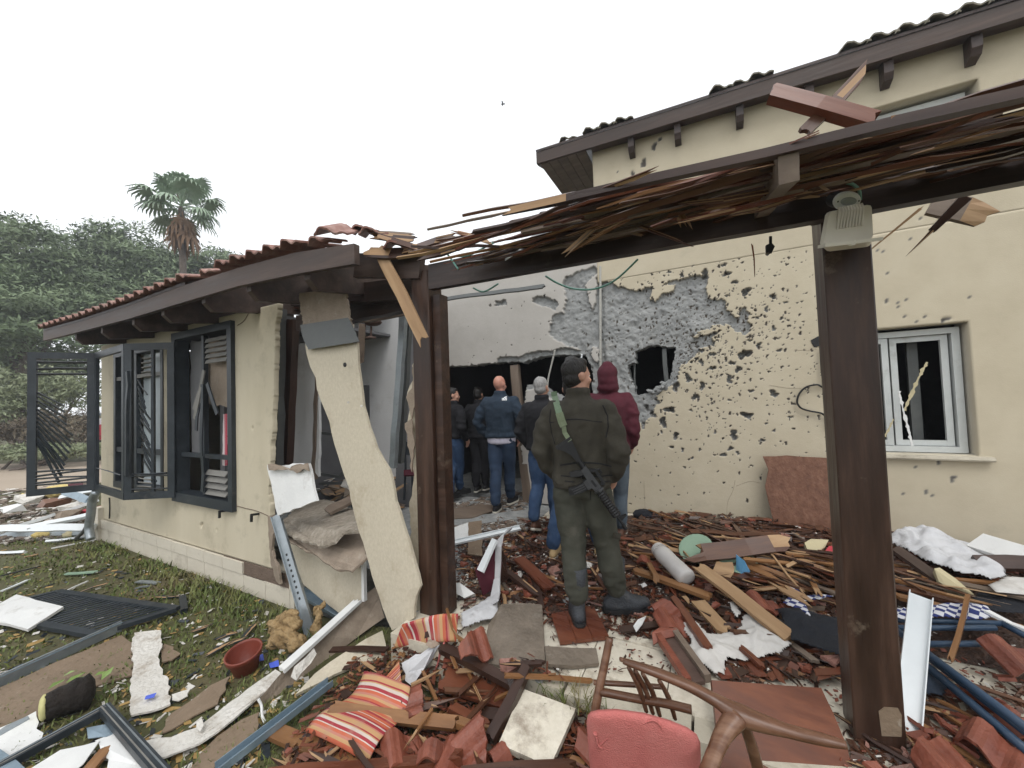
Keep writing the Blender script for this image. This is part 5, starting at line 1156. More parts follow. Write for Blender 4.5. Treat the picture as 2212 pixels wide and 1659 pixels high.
    def wrj(co):
        z = co[:, 2]; x = co[:, 0]; y = co[:, 1]
        th = np.arctan2(y, x); f1 = 1-np.abs(2*fbm(x*6+z*3, z*9-x*4, sd, 3)-1); f2 = 1-np.abs(2*fbm(th*2.5, z*5+x*5, sd+2, 3)-1)
        arm = np.clip((np.abs(x)-.17*wj*s)/.06, 0, 1)
        f3 = np.sin(z*62+x*28+6*fbm(x*9, z*9, sd+4))*.5
        return .017*(f1-.6)+.016*(f2-.6)*np.clip(1.3*s-z, .1, .4)*2.0+.009*f3*arm
    ob.append(('jacket' if not hood else 'hoodie', j, hi, 3, jacket, wrj))
    if shirt:
        q = MB(); q.loft([rg(z*s, 0, y*s, rx*s*wj, ry*s, 24) for z, y, rx, ry in ((hem-.085, -.004, .155, .125), (hem-.06, -.004, .178, .135), (hem+.05, 0, .18, .128))])
        ob.append(('shirt_hem', q, hi, 2, shirt, lambda co: .008*(fbm(np.arctan2(co[:, 1], co[:, 0])*4, co[:, 2]*4, sd+8)-.5)))
    # trousers
    t = MB()
    t.loft([rg(z*s, 0, y*s, rx*s*width, ry*s, 24) for z, y, rx, ry in ((.83, 0, .165, .115), (.88, -.004, .178, .128), (.95, -.002, .176, .126), (1.04, 0, .165, .115))])
    for e in (-1, 1):
        fx_, fy_ = feet[(e+1)//2]; lf = lift[(e+1)//2]
        hip = S((e*.088, -.005, .86)); kn = Vector((e*.09*s*.5+fx_*.5, fy_*.5+.012*s+lf*.5, .475*s+lf*.4)); an = Vector((fx_, fy_-.008-(.06 if lf else 0), (.13 if not boots else .17)*s+lf))
        m1 = hip.lerp(kn, .5)+S((e*.004, -.008, 0)); m2 = kn.lerp(an, .45)+S((0, -.022, 0))
        capsule(t, [hip, m1, kn, m2, an], [.104*s*legw, .094*s*legw, .076*s*legw, .074*s*legw, .062*s*legw], 16)
    def wrt(co):
        z = co[:, 2]; x = co[:, 0]; y = co[:, 1]
        low = np.exp(-((z-.2*s)/.14)**2)*1.2+np.exp(-((z-.5*s)/.12)**2)*.7+np.exp(-((z-.80*s)/.09)**2)*.6+.15
        f = np.sin(z*46+x*30*np.sign(x)+y*20+16*fbm(x*5, z*5, sd+5))*.16+1.35*((1-np.abs(2*fbm(x*9+y*6+z*4, z*11-x*6, sd+6, 4)-1))-.55)
        return .0105*f*low*(1.35 if legw > 1.05 else .9)
    ob.append(('trousers', t, hi, 2, trousers, wrt))
    for nm_, bm, vx, sn, mt, wr_ in ob: remeshed(bm, vx)
    for (nm_, bm, vx, sn, mt, wr_), me in zip(ob, flush()):
        polish(me, sn, wr_); me.name = nm_; me.materials.clear(); me.materials.append(M[mt]); link(nm_, me, T, wm(T))
    if boots:
        hb_ = MB(); hb_.loft([rg(z*s, 0, y*s, rx*s*wj, ry*s, 30) for z, y, rx, ry in ((hem-.022, -.002, .186, .132), (hem-.018, -.002, .200, .146), (hem+.016, 0, .205, .150), (hem+.022, 0, .195, .142))]); hb_.build('hem_band', M[jacket], T, smooth=True, Mx=wm(T))
        for z, q in ((1.335, 1.0),): MB().tube([S((x, -.150+.05*(x/.2)**2-.001, z+.012*math.cos(x*16))) for x in np.linspace(-.17, .17, 16)], .0035, 5).build('seam', M['blackjk'], T, Mx=wm(T))
    # eyes and brows
    for e in (-1, 1):
        c = piv+R_ @ (Vector((e*.031, .080, 1.632))-piv); MB().blob(c*s, (.010*s, .008*s, .006*s), 8).build('eye', M['white'], T, smooth=True, Mx=wm(T))
    # shoes: upper and sole
    for k in (0, 1):
        fx_, fy_ = feet[k]; lf = lift[k]; e = (-1, 1)[k]; o_ = Vector((fx_, fy_, 0)); ang = math.radians(8)*-e+turn[k]
        Rz = Matrix.Rotation(ang, 3, 'Z'); Rx = Matrix.Rotation(-lf*5.0, 3, 'X'); G_ = lambda v: o_+Vector((0, -.06 if lf else 0, lf*.55))+Rz @ (Rx @ (Vector(v)*s*shoe_s))
        def ringf(z, g):
            out = []
            for q in range(22):
                a = 2*math.pi*q/22; c, si = math.cos(a), math.sin(a); y = .055+si*.135*g; w_ = (.048 if si > 0 else .041)*g*(1.0-.28*max(0, si)**3); c2 = math.copysign(abs(c)**(.55 if si < 0 else .8), c); out.append(G_((c2*w_, y, z)))
            return out
        u = MB(); top = [G_((0, y, z)) for y, z in ((0, 0), (0, 0))]
        prof = [(.022, 1.0), (.05, 1.0), (.07, .93)]
        rings = [ringf(z, g) for z, g in prof]
        hi_ = .30 if boots else .115
        def ank(z, rx, ry, y0): return [G_((math.cos(2*math.pi*q/22)*rx, y0+math.sin(2*math.pi*q/22)*ry, z)) for q in range(22)]
        # instep: pull the toe half down
        mid = []
        for q in range(22):
            a = 2*math.pi*q/22; si = math.sin(a); mid.append(G_((math.copysign(abs(math.cos(a))**.7, math.cos(a))*.044, .03+si*(.085 if si > 0 else .075), .095-.02*max(0, si))))
        rings += [mid, ank(.125, .042, .052, -.005)]
        if boots: rings += [ank(.18, .048, .056, -.008), ank(.25, .055, .062, -.01), ank(.30, .056, .064, -.01), ank(.302, .045, .052, -.01)]
        else: rings += [ank(.13, .034, .044, -.005)]
        u.loft(rings); sh = u.build('boot' if boots else 'shoe', M[shoe], T, smooth=True, Mx=wm(T))
        so_ = MB(); so_.loft([ringf(0, 1.03), ringf(.012, 1.07), ringf(.026, 1.05)]); so_.build('sole', M[solem], sh, Mx=wm(T))
    return T
def bvh_of(objs):
    V = []; F = []
    for o in objs:
        m = WM[o.name]; b = len(V); V += [m @ v.co for v in o.data.vertices]; F += [tuple(b+i for i in p.vertices) for p in o.data.polygons]
    return BVHTree.FromPolygons(V, F)
yw = R(4)
def at(px, py, h=0): p = oz(px, py, h); return p
fl_, fr_ = oz(1250, 1338, .03), oz(1334, 1322, .02)
mid = fl_*.78+fr_*.22; mid.z = .025
def loc(p, m, y): d = p-m; return (d.x*math.cos(y)+d.y*math.sin(y), -d.x*math.sin(y)+d.y*math.cos(y))
ys = R(6)
SOLD = person('man in olive jacket and trousers with a rifle slung on his back, nearest the viewer', mid, ys, 1.74, 'olive', 'olivetr', 'bootgrey', 'hair', head_yaw=R(-48), feet=(loc(fl_, mid, ys), loc(fr_, mid, ys)), width=.96, elbow=.272, legw=1.08, boots=True, solem='rubber', hem=.905, shoe_s=1.2, turn=(R(10), R(-62)))
PEOPLE = [SOLD]
def stand(lab, pl_, pr_, H, yaw_=0, zz=.03, dx=0, **k):
    a, b_ = oz(*pl_, zz), oz(*pr_, zz); m = (a+b_)/2; m.z = zz
    return person(lab, m, yaw_, H, feet=(loc(a, m, yaw_), loc(b_, m, yaw_)), **k)
PEOPLE.append(stand('man with his maroon hood up and grey jeans, right of the man in olive', (1312, 1184), (1342, 1160), 1.78, R(10), jacket='maroon', trousers='jeansg', shoe='shoebrown', hair=None, head_yaw=R(8), hood=True, hem=.92, elbow=.235, width=.95, legw=.92))
PEOPLE.append(stand('dark-haired man in blue jeans and tan shoes half hidden by the man in olive', (1197, 1204), (1296, 1198), 1.66, R(-4), jacket='blackjk', trousers='jeans', shoe='boottan', hair='hair', head_yaw=R(20), elbow=.25))
PEOPLE.append(stand('grey-haired man in black jacket and blue jeans lifting his brown heel', (1160, 1150), (1202, 1140), 1.70, R(0), jacket='blackjk', trousers='jeans', shoe='shoebrown', hair='hairgrey', head_yaw=R(-6), hem=.92, elbow=.27, lift=(.07, 0)))
PEOPLE.append(stand('bald man in petrol-blue fleece with a lilac shirt hem showing', (1072, 1106), (1104, 1088), 1.79, R(6), jacket='bluejk', trousers='jeansd', shoe='blackjk', hair=None, head_yaw=R(-12), shirt='shirt', skin='skin_red', width=1.08, hem=.93))
PEOPLE.append(stand('person in black top and pale-worn jeans in the shade beside the centre post', (975, 1078), (995, 1068), 1.66, R(-20), jacket='blackjk', trousers='jeans', shoe='rubber', hair='hair', head_yaw=R(-35), hem=.95, solem='rubber'))
PEOPLE.append(stand('person all in black deep inside the dark doorway', (1030, 1062), (1050, 1058), 1.66, R(5), jacket='blackjk', trousers='blackjk', shoe='rubber', hair='hair', hem=.90, solem='sole'))
# ---- sling and rifle on the back of the man in olive
BV = bvh_of([o for o in SOLD.children if o.name.startswith(('jacket', 'trousers'))])
def onb(px, py, off=.01):
    d = ray(px, py).normalized(); h = BV.ray_cast(CAM, d); p = h[0] if h[0] is not None else CAM+d*2.75
    return p-d*off
rifle = thing('rifle', 'black assault rifle hanging muzzle-down across the back of the man in olive', 'rifle', onb(1262, 1020))
P0 = onb(1222, 955, .035); P1 = onb(1300, 1068, .05); ax = (P1-P0).normalized()
view = ((P0+P1)/2-CAM).normalized(); ay = view.cross(ax).normalized()
if ay.dot(R0) < 0: ay = -ay                        # towards the sights, right of the barrel line
az = ax.cross(ay); az = az if az.dot(view) < 0 else -az   # towards the viewer
def RP(a, b_, c=0): return P0+(ax*a+ay*b_+az*c)*.88
def rprism(nm, pts, c0, c1, mat, par=rifle): return MB().prism([RP(a, b_, c0) for a, b_ in pts], az*(c1-c0)*.88).build(nm, M[mat], par)
st = rprism('stock', [(-.006, .038), (0, .045), (.03, .040), (.10, .028), (.165, .018), (.165, -.016), (.10, -.022), (.05, -.045), (.012, -.078), (-.010, -.070)], -.016, .02, 'gun')
rprism('butt_plate', [(-.016, .048), (-.004, .048), (.008, -.085), (-.016, -.078)], -.019, .023, 'rubber', st)
MB().tube([RP(.15, .002), RP(.24, .002)], .018, 10).build('buffer_tube', M['gun'], rifle)
rc = rprism('receiver', [(.215, .022), (.40, .028), (.415, .02), (.415, -.026), (.35, -.034), (.30, -.03), (.225, -.024)], -.015, .021, 'gungrey')
rprism('magazine_well', [(.30, -.028), (.365, -.030), (.368, -.062), (.30, -.060)], -.014, .02, 'gungrey', rc)
rprism('ejection_port', [(.32, .004), (.375, .006), (.375, -.010), (.32, -.012)], .021, .024, 'gun', rc)
rprism('magazine', [(.305, -.058), (.362, -.062), (.358, -.11), (.340, -.165), (.325, -.195), (.275, -.172), (.295, -.12)], -.010, .015, 'gun')
for k in range(3): rprism('magazine_rib', [(.312+.016*k, -.07), (.319+.016*k, -.07), (.305+.016*k, -.16), (.298+.016*k, -.16)], .015, .018, 'gungrey')
rprism('pistol_grip', [(.225, -.022), (.262, -.026), (.252, -.06), (.225, -.115), (.190, -.105), (.205, -.06)], -.012, .018, 'rubber')
tg = MB().tube([RP(.262, -.028), RP(.268, -.052), RP(.295, -.054), RP(.30, -.03)], .004, 6).build('trigger_guard', M['gun'], rifle)
rprism('carry_handle', [(.245, .026), (.26, .050), (.275, .072), (.39, .068), (.40, .050), (.385, .028), (.37, .048), (.285, .050), (.275, .027)], -.006, .012, 'gun')
MB().tube([RP(.285, .070), RP(.29, .088), RP(.32, .088), RP(.325, .070)], .007, 6).build('rear_sight', M['gun'], rifle)
b = MB(); pts = []; rr = []
for k in range(23): pts.append(RP(.412+.0095*k, .002, .003)); rr.append(.030 if k % 2 else .0265)
b.tube(pts, rr, 12).build('handguard', M['gun'], rifle)
MB().tube([RP(.40, .002, .003), RP(.416, .002, .003)], .033, 12).build('delta_ring', M['gungrey'], rifle)
MB().tube([RP(.62, .002, .003), RP(.69, .002, .003), RP(.692, .002, .003), RP(.73, .002, .003)], [.009, .009, .012, .012], 10).build('barrel', M['gun'], rifle)
rprism('front_sight', [(.63, .008), (.665, .008), (.652, .062), (.640, .062)], -.005, .010, 'gun')
sp = [onb(x, y, .010) for x, y in ((1196, 846), (1198, 856), (1202, 870), (1206, 885), (1209, 897))]
up_n = lambda i: -ray(1205, 880).normalized()
o = strip('sling', sp, .043, .004, 'sling', up_n, rifle)
sp2 = [onb(x, y, .014) for x, y in ((1208, 892), (1211, 902), (1214, 912), (1218, 921))]
strip('sling_buckle', sp2, .050, .007, 'slingold', up_n, rifle)
strip('sling_tail', [onb(1217, 918, .012), onb(1220, 935, .014), RP(.01, .03, .02)], .030, .004, 'slingold', up_n, rifle)
# logo stitched on the blue fleece
BB = bvh_of([o for o in PEOPLE[4].children if o.name.startswith('jacket')])
def onc(px, py, off=.003):
    d = ray(px, py).normalized(); h = BB.ray_cast(CAM, d); p = h[0] if h[0] is not None else CAM+d*5
    return p-d*off
lg = MB()
def arc(cx0, cy0, r0, r1):
    V = []
    for k in range(7):
        q = math.pi-k/6*math.pi/2
        for r_ in (r0, r1): V.append(onc(cx0+r_*math.cos(q), cy0-r_*math.sin(q)*1.0, .004))
    lg.add(V, [(2*k, 2*k+2, 2*k+3, 2*k+1) for k in range(6)])
for r0, r1 in ((1, 3), (4, 6), (7, 9)): arc(1095, 865, r0, r1)
for k, r_ in enumerate((0, 1, 2)): lg.add([onc(1084+x, 860+y+1.8*k, .004) for x, y in ((0, 0), (4-k*.6, 0), (4-k*.6, 1.1), (0, 1.1))], [(0, 1, 2, 3)])
lg.build('logo', M['logo'], PEOPLE[4])

# seams, creases and pockets on the man in olive, laid on the cloth
def seam(nm, pix, r_=.0035, mat='blackjk', off=.001):
    P = []
    for i in range(len(pix)-1):
        for k in range(5): u_ = k/5; P.append(onb(pix[i][0]+(pix[i+1][0]-pix[i][0])*u_, pix[i][1]+(pix[i+1][1]-pix[i][1])*u_, off))
    P.append(onb(*pix[-1], off)); Q = [P[0]]
    for p in P[1:]:
        if (p-Q[-1]).length < .12: Q.append(p)
    if len(Q) > 2: MB().tube(Q, r_, 5).build(nm, M[mat], SOLD)
sx_ = lambda l: [(950.5+.2344*x, 734.5+.2344*y) for x, y in l]
seam('seam', sx_([(1020, 640), (1010, 740), (1030, 860), (1060, 960)])); seam('seam', sx_([(1500, 600), (1545, 700), (1550, 800), (1530, 900)]))
seam('seam', sx_([(1110, 1155), (1220, 1135), (1340, 1130), (1480, 1140), (1580, 1165)]), .005)
seam('seam', sx_([(1115, 1250), (1240, 1262), (1370, 1262), (1500, 1255), (1590, 1245)]), .004)
seam('seam', sx_([(1390, 1270), (1388, 1380), (1385, 1470)]), .003)
seam('seam', sx_([(1150, 1300), (1240, 1310)]), .004); seam('seam', sx_([(1480, 1310), (1570, 1300)]), .004)
def flap(nm, q):
    A, B_, C_, D_ = [onb(x, y, .006) for x, y in q]
    MB().add([A, B_, C_, D_]+[onb(x, y, -.01) for x, y in q], [(0, 1, 2, 3), (0, 4, 5, 1), (1, 5, 6, 2), (2, 6, 7, 3), (3, 7, 4, 0)]).build(nm, M['olive'], SOLD)
flap('pocket_flap', [(1325, 1150), (1342, 1152), (1340, 1166), (1323, 1163)])
# ================================================================== things strewn on the lawn (left)
def P_(x, y, h=0): return og(x, y, h)
# louvred shutter lying on the grass
sh = thing('fallen_shutter', 'navy louvred shutter lying flat on the grass in front of the wing', 'shutter', P_(235, 1325))
q = [P_(124, 1279, .05), P_(381, 1316, .06), P_(205, 1371, .05)]; q.append(q[0]+q[2]-q[1])
for a, b_ in ((0, 1), (1, 2), (2, 3), (3, 0)):
    A, B_ = q[a], q[b_]; board('stile', A, B_, .065 if a % 2 == 0 else .05, .035, 'navy', (0, 0, 1), sh, e=(0, 0), bow=.001)
for k in range(24):
    u_ = (k+.9)/25; A = q[0].lerp(q[1], u_); B_ = q[3].lerp(q[2], u_); board('slat', A.lerp(B_, .05)+Vector((0, 0, .006)), A.lerp(B_, .95)+Vector((0, 0, .006)), .019, .007, 'navy', (.25, -.1, 1), sh, e=(0, 0), bow=.001)
gsheet('white_board', [(0-40, 1325, .10), (35, 1284, .12), (137, 1310, .10), (60, 1359, .07), (-40, 1335, .06)], .025, M['white'], 'white square board lying on the fallen shutter at the left edge', 'board', jg=(.2, .006))
gsheet('cardboard_sheet', [(-60, 1510, .03), (120, 1430, .04), (262, 1372, .03), (332, 1408, .02), (338, 1425, .015), (285, 1458, .02), (210, 1480, .02), (120, 1530, .03), (-60, 1620, .03)], .012, M['card'], 'wet brown board lying on the grass beside the long steel rail', 'board', jg=(.15, .02), seed=3)
rail = thing('steel_rail', 'long grey steel channel lying on the grass along the brown board', 'rail', P_(130, 1420))
for nm, off, hh in (('web', 0, .06), ('flange', .035, .03)):
    A, B_ = P_(-80, 1508-off*200*.3, .05), P_(262, 1352-off*100*.3, .06)
    MB().bar(A+Vector((0, 0, hh)), B_+Vector((0, 0, hh)), .05, .006, (0, 0, 1)).build(nm, M['galvblue'], rail) if nm == 'flange' else MB().bar(A, B_, .012, .09, (0, 0, 1)).build(nm, M['galv'], rail)
gsheet('plaster_strip', [(290, 1367, .06), (318, 1363, .07), (347, 1361, .06), (350, 1398, .055), (341, 1420, .05), (345, 1438, .05), (352, 1446, .05), (351, 1458, .05), (365, 1466, .05), (368, 1520, .04), (325, 1536, .04), (284, 1545, .04), (280, 1490, .05), (288, 1440, .05), (285, 1395, .06)], .012, M['gypsum'], 'cracked upright-looking strip of white tiled plaster on the grass', 'plaster', jg=(.04, .008), seed=6)
gsheet('paper_scrap', [(315, 1503, .07), (338, 1496, .075), (333, 1506, .07), (312, 1511, .07)], .002, M['bluepaint'], 'small bright-blue scrap on the cracked white strip', 'scrap')
for i, (x, y) in enumerate(((548, 1420), (581, 1433), (534, 1425))): gsheet('paper_scrap', [(x, y, .03), (x+20, y-8, .05), (x+22, y+6, .03), (x+3, y+10, .02)], .002, M['bluepaint'], ['bright-blue scrap just above the flowerpot rim', 'bright-blue scrap right of the flowerpot by the wool wad', 'bright-blue scrap behind the flowerpot'][i], 'scrap', 'blue scraps by the flowerpot')
gsheet('card_patch', [(355, 1390, .03), (375, 1397, .03), (390, 1412, .025), (372, 1425, .025), (350, 1430, .03), (345, 1405, .03)], .01, M['card'], 'curled brown flap beside the cracked white strip', 'board', jg=(.05, .015))
# root ball of an uprooted pot plant
rb = thing('root_ball', 'uprooted pot plant with a black root ball and pale base on the grass', 'plant', P_(140, 1515))
c0, c1 = P_(98, 1528, .10), P_(205, 1485, .11)
r_ = random.Random(3); rings = []
dirn = (c1-c0).normalized(); sx = dirn.cross(Vector((0, 0, 1))).normalized(); sz_ = sx.cross(dirn)
for k in range(9):
    u_ = k/8; p = c0.lerp(c1, u_); R_ = .075+.03*u_ if k < 8 else .05
    rings.append([p+(sx*math.cos(q)+sz_*math.sin(q))*R_*r_.uniform(.82, 1.14) for q in np.linspace(0, 2*math.pi, 15)[:-1]])
MB().loft(rings).build('soil', M['soilball'], rb, smooth=True)
rings = [[c0-dirn*d+(sx*math.cos(q)+sz_*math.sin(q))*R_ for q in np.linspace(0, 2*math.pi, 15)[:-1]] for d, R_ in ((-.01, .076), (.008, .078), (.02, .06))]
MB().loft(rings).build('root_mat', M['creamdisc'], rb, smooth=True)
for k in range(7):
    a = P_(rnd.uniform(130, 230), rnd.uniform(1455, 1480), .06); d = Vector((rnd.gauss(0, .12), rnd.gauss(.02, .07), rnd.uniform(0, .05))); s_ = d.cross(Vector((0, 0, 1))).normalized()*.028
    MB().add([a, a+d*.4+s_, a+d+Vector((0, 0, -.02)), a+d*.4-s_], [(0, 1, 2, 3)]).build('leaf', M['plantleaf'], rb)
# terracotta pot
pc = P_(533, 1450, 0); pot = thing('flower_pot', 'empty terracotta flowerpot standing in the grass', 'flowerpot', pc)
tilt = Matrix.Translation(pc) @ Matrix.Rotation(R(10), 4, 'X') @ Matrix.Rotation(R(6), 4, 'Y')
MB().lathe([(.070, 0), (.075, .005), (.098, .12), (.102, .125), (.112, .128), (.117, .165), (.116, .17), (.106, .17), (.104, .155), (.096, .13), (.07, .02), (.02, .018)], 28, Mx=tilt).build('bowl', M['pot'], pot, smooth=True)
# mineral wool
def lump(name, pts, mat, lab, cat, vox=.012, amp=.03, seed=1, par=None):
    b = MB()
    for c, r_ in pts: b.blob(c, r_ if hasattr(r_, '__len__') else (r_, r_, r_*.7), 10)
    remeshed(b, vox); me = flush()[0]
    polish(me, 2, lambda co: amp*(fbm(co[:, 0]*9+co[:, 2]*6, co[:, 1]*9+co[:, 2]*8, seed, 4)-.5)*1.6+amp*.35*(np.abs(fbm(co[:, 0]*34+co[:, 2]*20, co[:, 1]*34+co[:, 2]*26, seed+2, 3)-.5)*2-.4)); me.name = name; me.materials.clear(); me.materials.append(M[mat])
    V = [v.co for v in me.vertices]; org = Vector((sum(v.x for v in V)/len(V), sum(v.y for v in V)/len(V), min(v.z for v in V))); me.transform(Matrix.Translation(-org))
    o = link(name, me, par, Matrix.Translation(org)); return tag(o, lab, cat) if lab else o
def fold(x, y, h, rx, ry, rz): return (P_(x, y, h), (rx, ry, rz))
lump('insulation_wad', [fold(600, 1385, .05, .11, .09, .07), fold(618, 1372, .10, .13, .06, .06), fold(604, 1350, .13, .10, .05, .05), fold(628, 1345, .17, .12, .04, .04), fold(640, 1392, .05, .08, .08, .06), fold(612, 1330, .19, .07, .05, .025), fold(636, 1322, .22, .06, .03, .03), fold(590, 1366, .08, .05, .04, .06)], 'wool', 'torn yellow-brown wad of mineral wool left of the leaning steel stud', 'insulation', seed=3, amp=.075, vox=.009)
lump('insulation_wad', [fold(690, 1330, .15, .04, .03, .10), fold(686, 1352, .08, .05, .05, .10), fold(699, 1308, .20, .04, .03, .05), fold(682, 1318, .18, .03, .04, .06)], 'wool', 'small wad of mineral wool right of the leaning steel stud', 'insulation', seed=5, amp=.05, vox=.009)
# leaning galvanised stud, U section
def channel(name, A, B_, w_, h_, mat, lab, cat, nrm, holes=0, parent=None, t_=.004):
    A = Vector(A); B_ = Vector(B_); Mx = frame_m(A, B_-A, nrm); L = (B_-A).length
    T_ = thing(name, lab, cat, A) if parent is None else parent
    MB().box((0, -w_/2, -t_/2), (L, w_/2, t_/2)).build('web', M[mat], T_, Mx=Mx)
    for s_ in (-1, 1): MB().box((0, s_*w_/2-(t_ if s_ > 0 else 0), t_/2), (L, s_*w_/2+(t_ if s_ < 0 else 0), h_)).build('flange', M[mat], T_, Mx=Mx)
    for k in range(holes):
        x = L*(.35+.045*k); MB().box((x, -w_*.22, t_/2), (x+.02, -w_*.05, t_/2+.003)).build('knockout', M['rubber'], T_, Mx=Mx)
    return T_
channel('steel_stud', oy(597, 1112, 2.18), P_(674, 1372, .02), .085, .03, 'galv', 'bent galvanised steel stud leaning against the torn wall end', 'stud', (.5, -1, .3), holes=9)
channel('steel_track', P_(640, 1275, .12), P_(775, 1352, .04), .08, .04, 'galvblue', 'bluish steel track lying in the torn wall base', 'stud', (0, -.3, 1))
channel('steel_track', P_(470, 1668, .05), P_(714, 1478, .07), .055, .035, 'galvblue', 'long bluish steel track running out from the leaning boards', 'stud', (0, -.2, 1))
gsheet('steel_scrap', [(628, 1528, .05), (690, 1480, .08), (700, 1484, .08), (640, 1534, .05)], .004, M['galvblue'], 'short bluish steel strip beside the long track', 'scrap')
# ---- boards in the break of the wing wall
def fsheet(name, pix, thick, mat, lab, cat, **k):
    return sheet(name, [oy(x, y, Y) for x, y, Y in pix], thick, M[mat] if isinstance(mat, str) else mat, lab, cat, **k)
o = fsheet('broken_board', [(577, 1004, 2.16), (600, 1007, 2.16), (640, 1001, 2.17), (666, 1001, 2.17), (674, 1040, 2.13), (684, 1082, 2.09), (640, 1098, 2.09), (600, 1114, 2.1), (588, 1060, 2.13)], .025, 'white', 'white broken board with a torn brown top edge stuck in the wall break', 'board', up=(0, -1, .2), jg=(.05, .008), seed=3)
fsheet('torn_edge', [(578, 1003, 2.13), (592, 1002, 2.13), (618, 1010, 2.13), (626, 1012, 2.13), (640, 1003, 2.13), (664, 1000, 2.13), (667, 1018, 2.12), (655, 1012, 2.12), (640, 1022, 2.12), (622, 1013, 2.12), (600, 1014, 2.12), (580, 1016, 2.12)], .01, 'paper', None, None, parent=o, up=(0, -1, .2), jg=(.04, .01), seed=2)
fsheet('fallen_board', [(608, 1147, 2.22), (640, 1162, 2.14), (694, 1180, 2.06), (725, 1170, 2.06), (742, 1150, 2.08), (756, 1143, 2.08), (776, 1147, 2.1), (770, 1106, 2.5), (740, 1088, 2.9), (700, 1078, 3.1), (640, 1098, 2.8), (606, 1128, 2.35)], .02, 'crust', 'plaster-crusted board sagging outwards in the wall break', 'board', up=(0, -.2, 1), jg=(.05, .012), seed=4)
fsheet('fallen_board', [(612, 1158, 2.2), (628, 1172, 2.16), (690, 1205, 2.12), (735, 1232, 2.08), (760, 1234, 2.06), (793, 1204, 2.1), (788, 1170, 2.25), (770, 1148, 2.4), (700, 1150, 2.4), (640, 1150, 2.4)], .018, 'paper', 'brown papery board folded below the crusted board', 'board', up=(0, -.5, 1), jg=(.05, .010), seed=5)
fsheet('wall_base_panel', [(620, 1165, 2.30), (690, 1200, 2.28), (781, 1228, 2.26), (782, 1296, 2.24), (740, 1330, 2.22), (700, 1300, 2.24), (655, 1262, 2.26), (638, 1215, 2.28)], .02, 'panel', 'cream skirting panel of the wing pushed out under the boards', 'board', up=(0, -1, 0), seed=5)
fsheet('board_strip', [(780, 1212, 2.22), (785, 1212, 2.22), (787, 1300, 2.22), (781, 1300, 2.22)], .03, 'white', 'white upright board edge beside the leaning panel', 'board', up=(0, -1, 0))
fsheet('grey_board', [(700, 1100, 2.45), (708, 1092, 2.5), (775, 1062, 2.7), (790, 1068, 2.7), (712, 1108, 2.42)], .03, 'lath_grey', 'grey rounded slat lying on the crusted board', 'slat', up=(0, -.5, 1))
fsheet('torn_wall_skin', [(578, 1115, 2.27), (590, 1112, 2.26), (592, 1150, 2.25), (586, 1190, 2.24), (600, 1225, 2.22), (606, 1262, 2.22), (596, 1255, 2.24), (584, 1215, 2.26), (580, 1160, 2.27)], .02, 'paper', 'ragged grey wall lining hanging at the torn wall edge', 'lining', up=(0, -1, 0), jg=(.03, .012), seed=8)
# plaster and slats heaped inside the wing
heap = thing('rubble_heap', 'grey heap of broken boards and frames inside the torn wing', 'rubble', oy(720, 1075, 3.6))
rh = random.Random(12)
for k in range(70):
    x = rh.uniform(600, 880); y = rh.uniform(1005, 1105); p = oz(x, y, 0); 
    if p.y > 4.5 or p.y < 2.6: p = oz(x, 1075, 0)
    L = rh.uniform(.15, .6); an = rh.gauss(0, .7); d = Vector((math.cos(an), math.sin(an), rh.gauss(0, .15)))
    z = rh.uniform(.02, .30); board('board_piece', p+Vector((0, 0, z))-d*L/2, p+Vector((0, 0, z))+d*L/2, rh.uniform(.05, .22), rh.uniform(.01, .03), rh.choice(['gypsum', 'lath_grey', 'white', 'paper', 'zinc', 'lath_grey']), (rh.gauss(0, .4), rh.gauss(0, .4), 1), heap, e=(.06, .06))
for a, b_ in (((690, 1022), (735, 1030)), ((735, 1030), (768, 985)), ((690, 1045), (780, 1045)), ((690, 935), (735, 938))): board('frame_bar', oy(*a, 3.4), oy(*b_, 3.4), .035, .03, 'zinc', (0, -1, 0), heap, e=(0, 0))
fsheet('crumpled_sheet', [(735, 1050, 3.3), (750, 1025, 3.35), (770, 1018, 3.4), (782, 1048, 3.3), (765, 1060, 3.3)], .01, 'gypsum', None, None, parent=heap, up=(0, -1, .5), jg=(.04, .02))
# dark chair with a rounded back inside
ch = thing('dark_chair', 'dark metal chair standing in the gloom behind the leaning panel', 'chair', oz(880, 1085, 0))
for pts in (((870, 955), (874, 960), (876, 1010), (873, 1080)), ((886, 955), (890, 1010), (892, 1085))): MB().tube([oy(x, y, 3.5) for x, y in pts], .014, 7).build('leg', M['navy'], ch)
fsheet('backrest', [(868, 952, 3.48), (892, 957, 3.48), (892, 985, 3.48), (874, 982, 3.48)], .02, 'navy', None, None, parent=ch, up=(0, -1, 0))
fsheet('seat', [(872, 1015, 3.45), (900, 1013, 3.45), (900, 1025, 3.40), (872, 1027, 3.40)], .03, 'maroon', None, None, parent=ch, up=(0, -.3, 1))
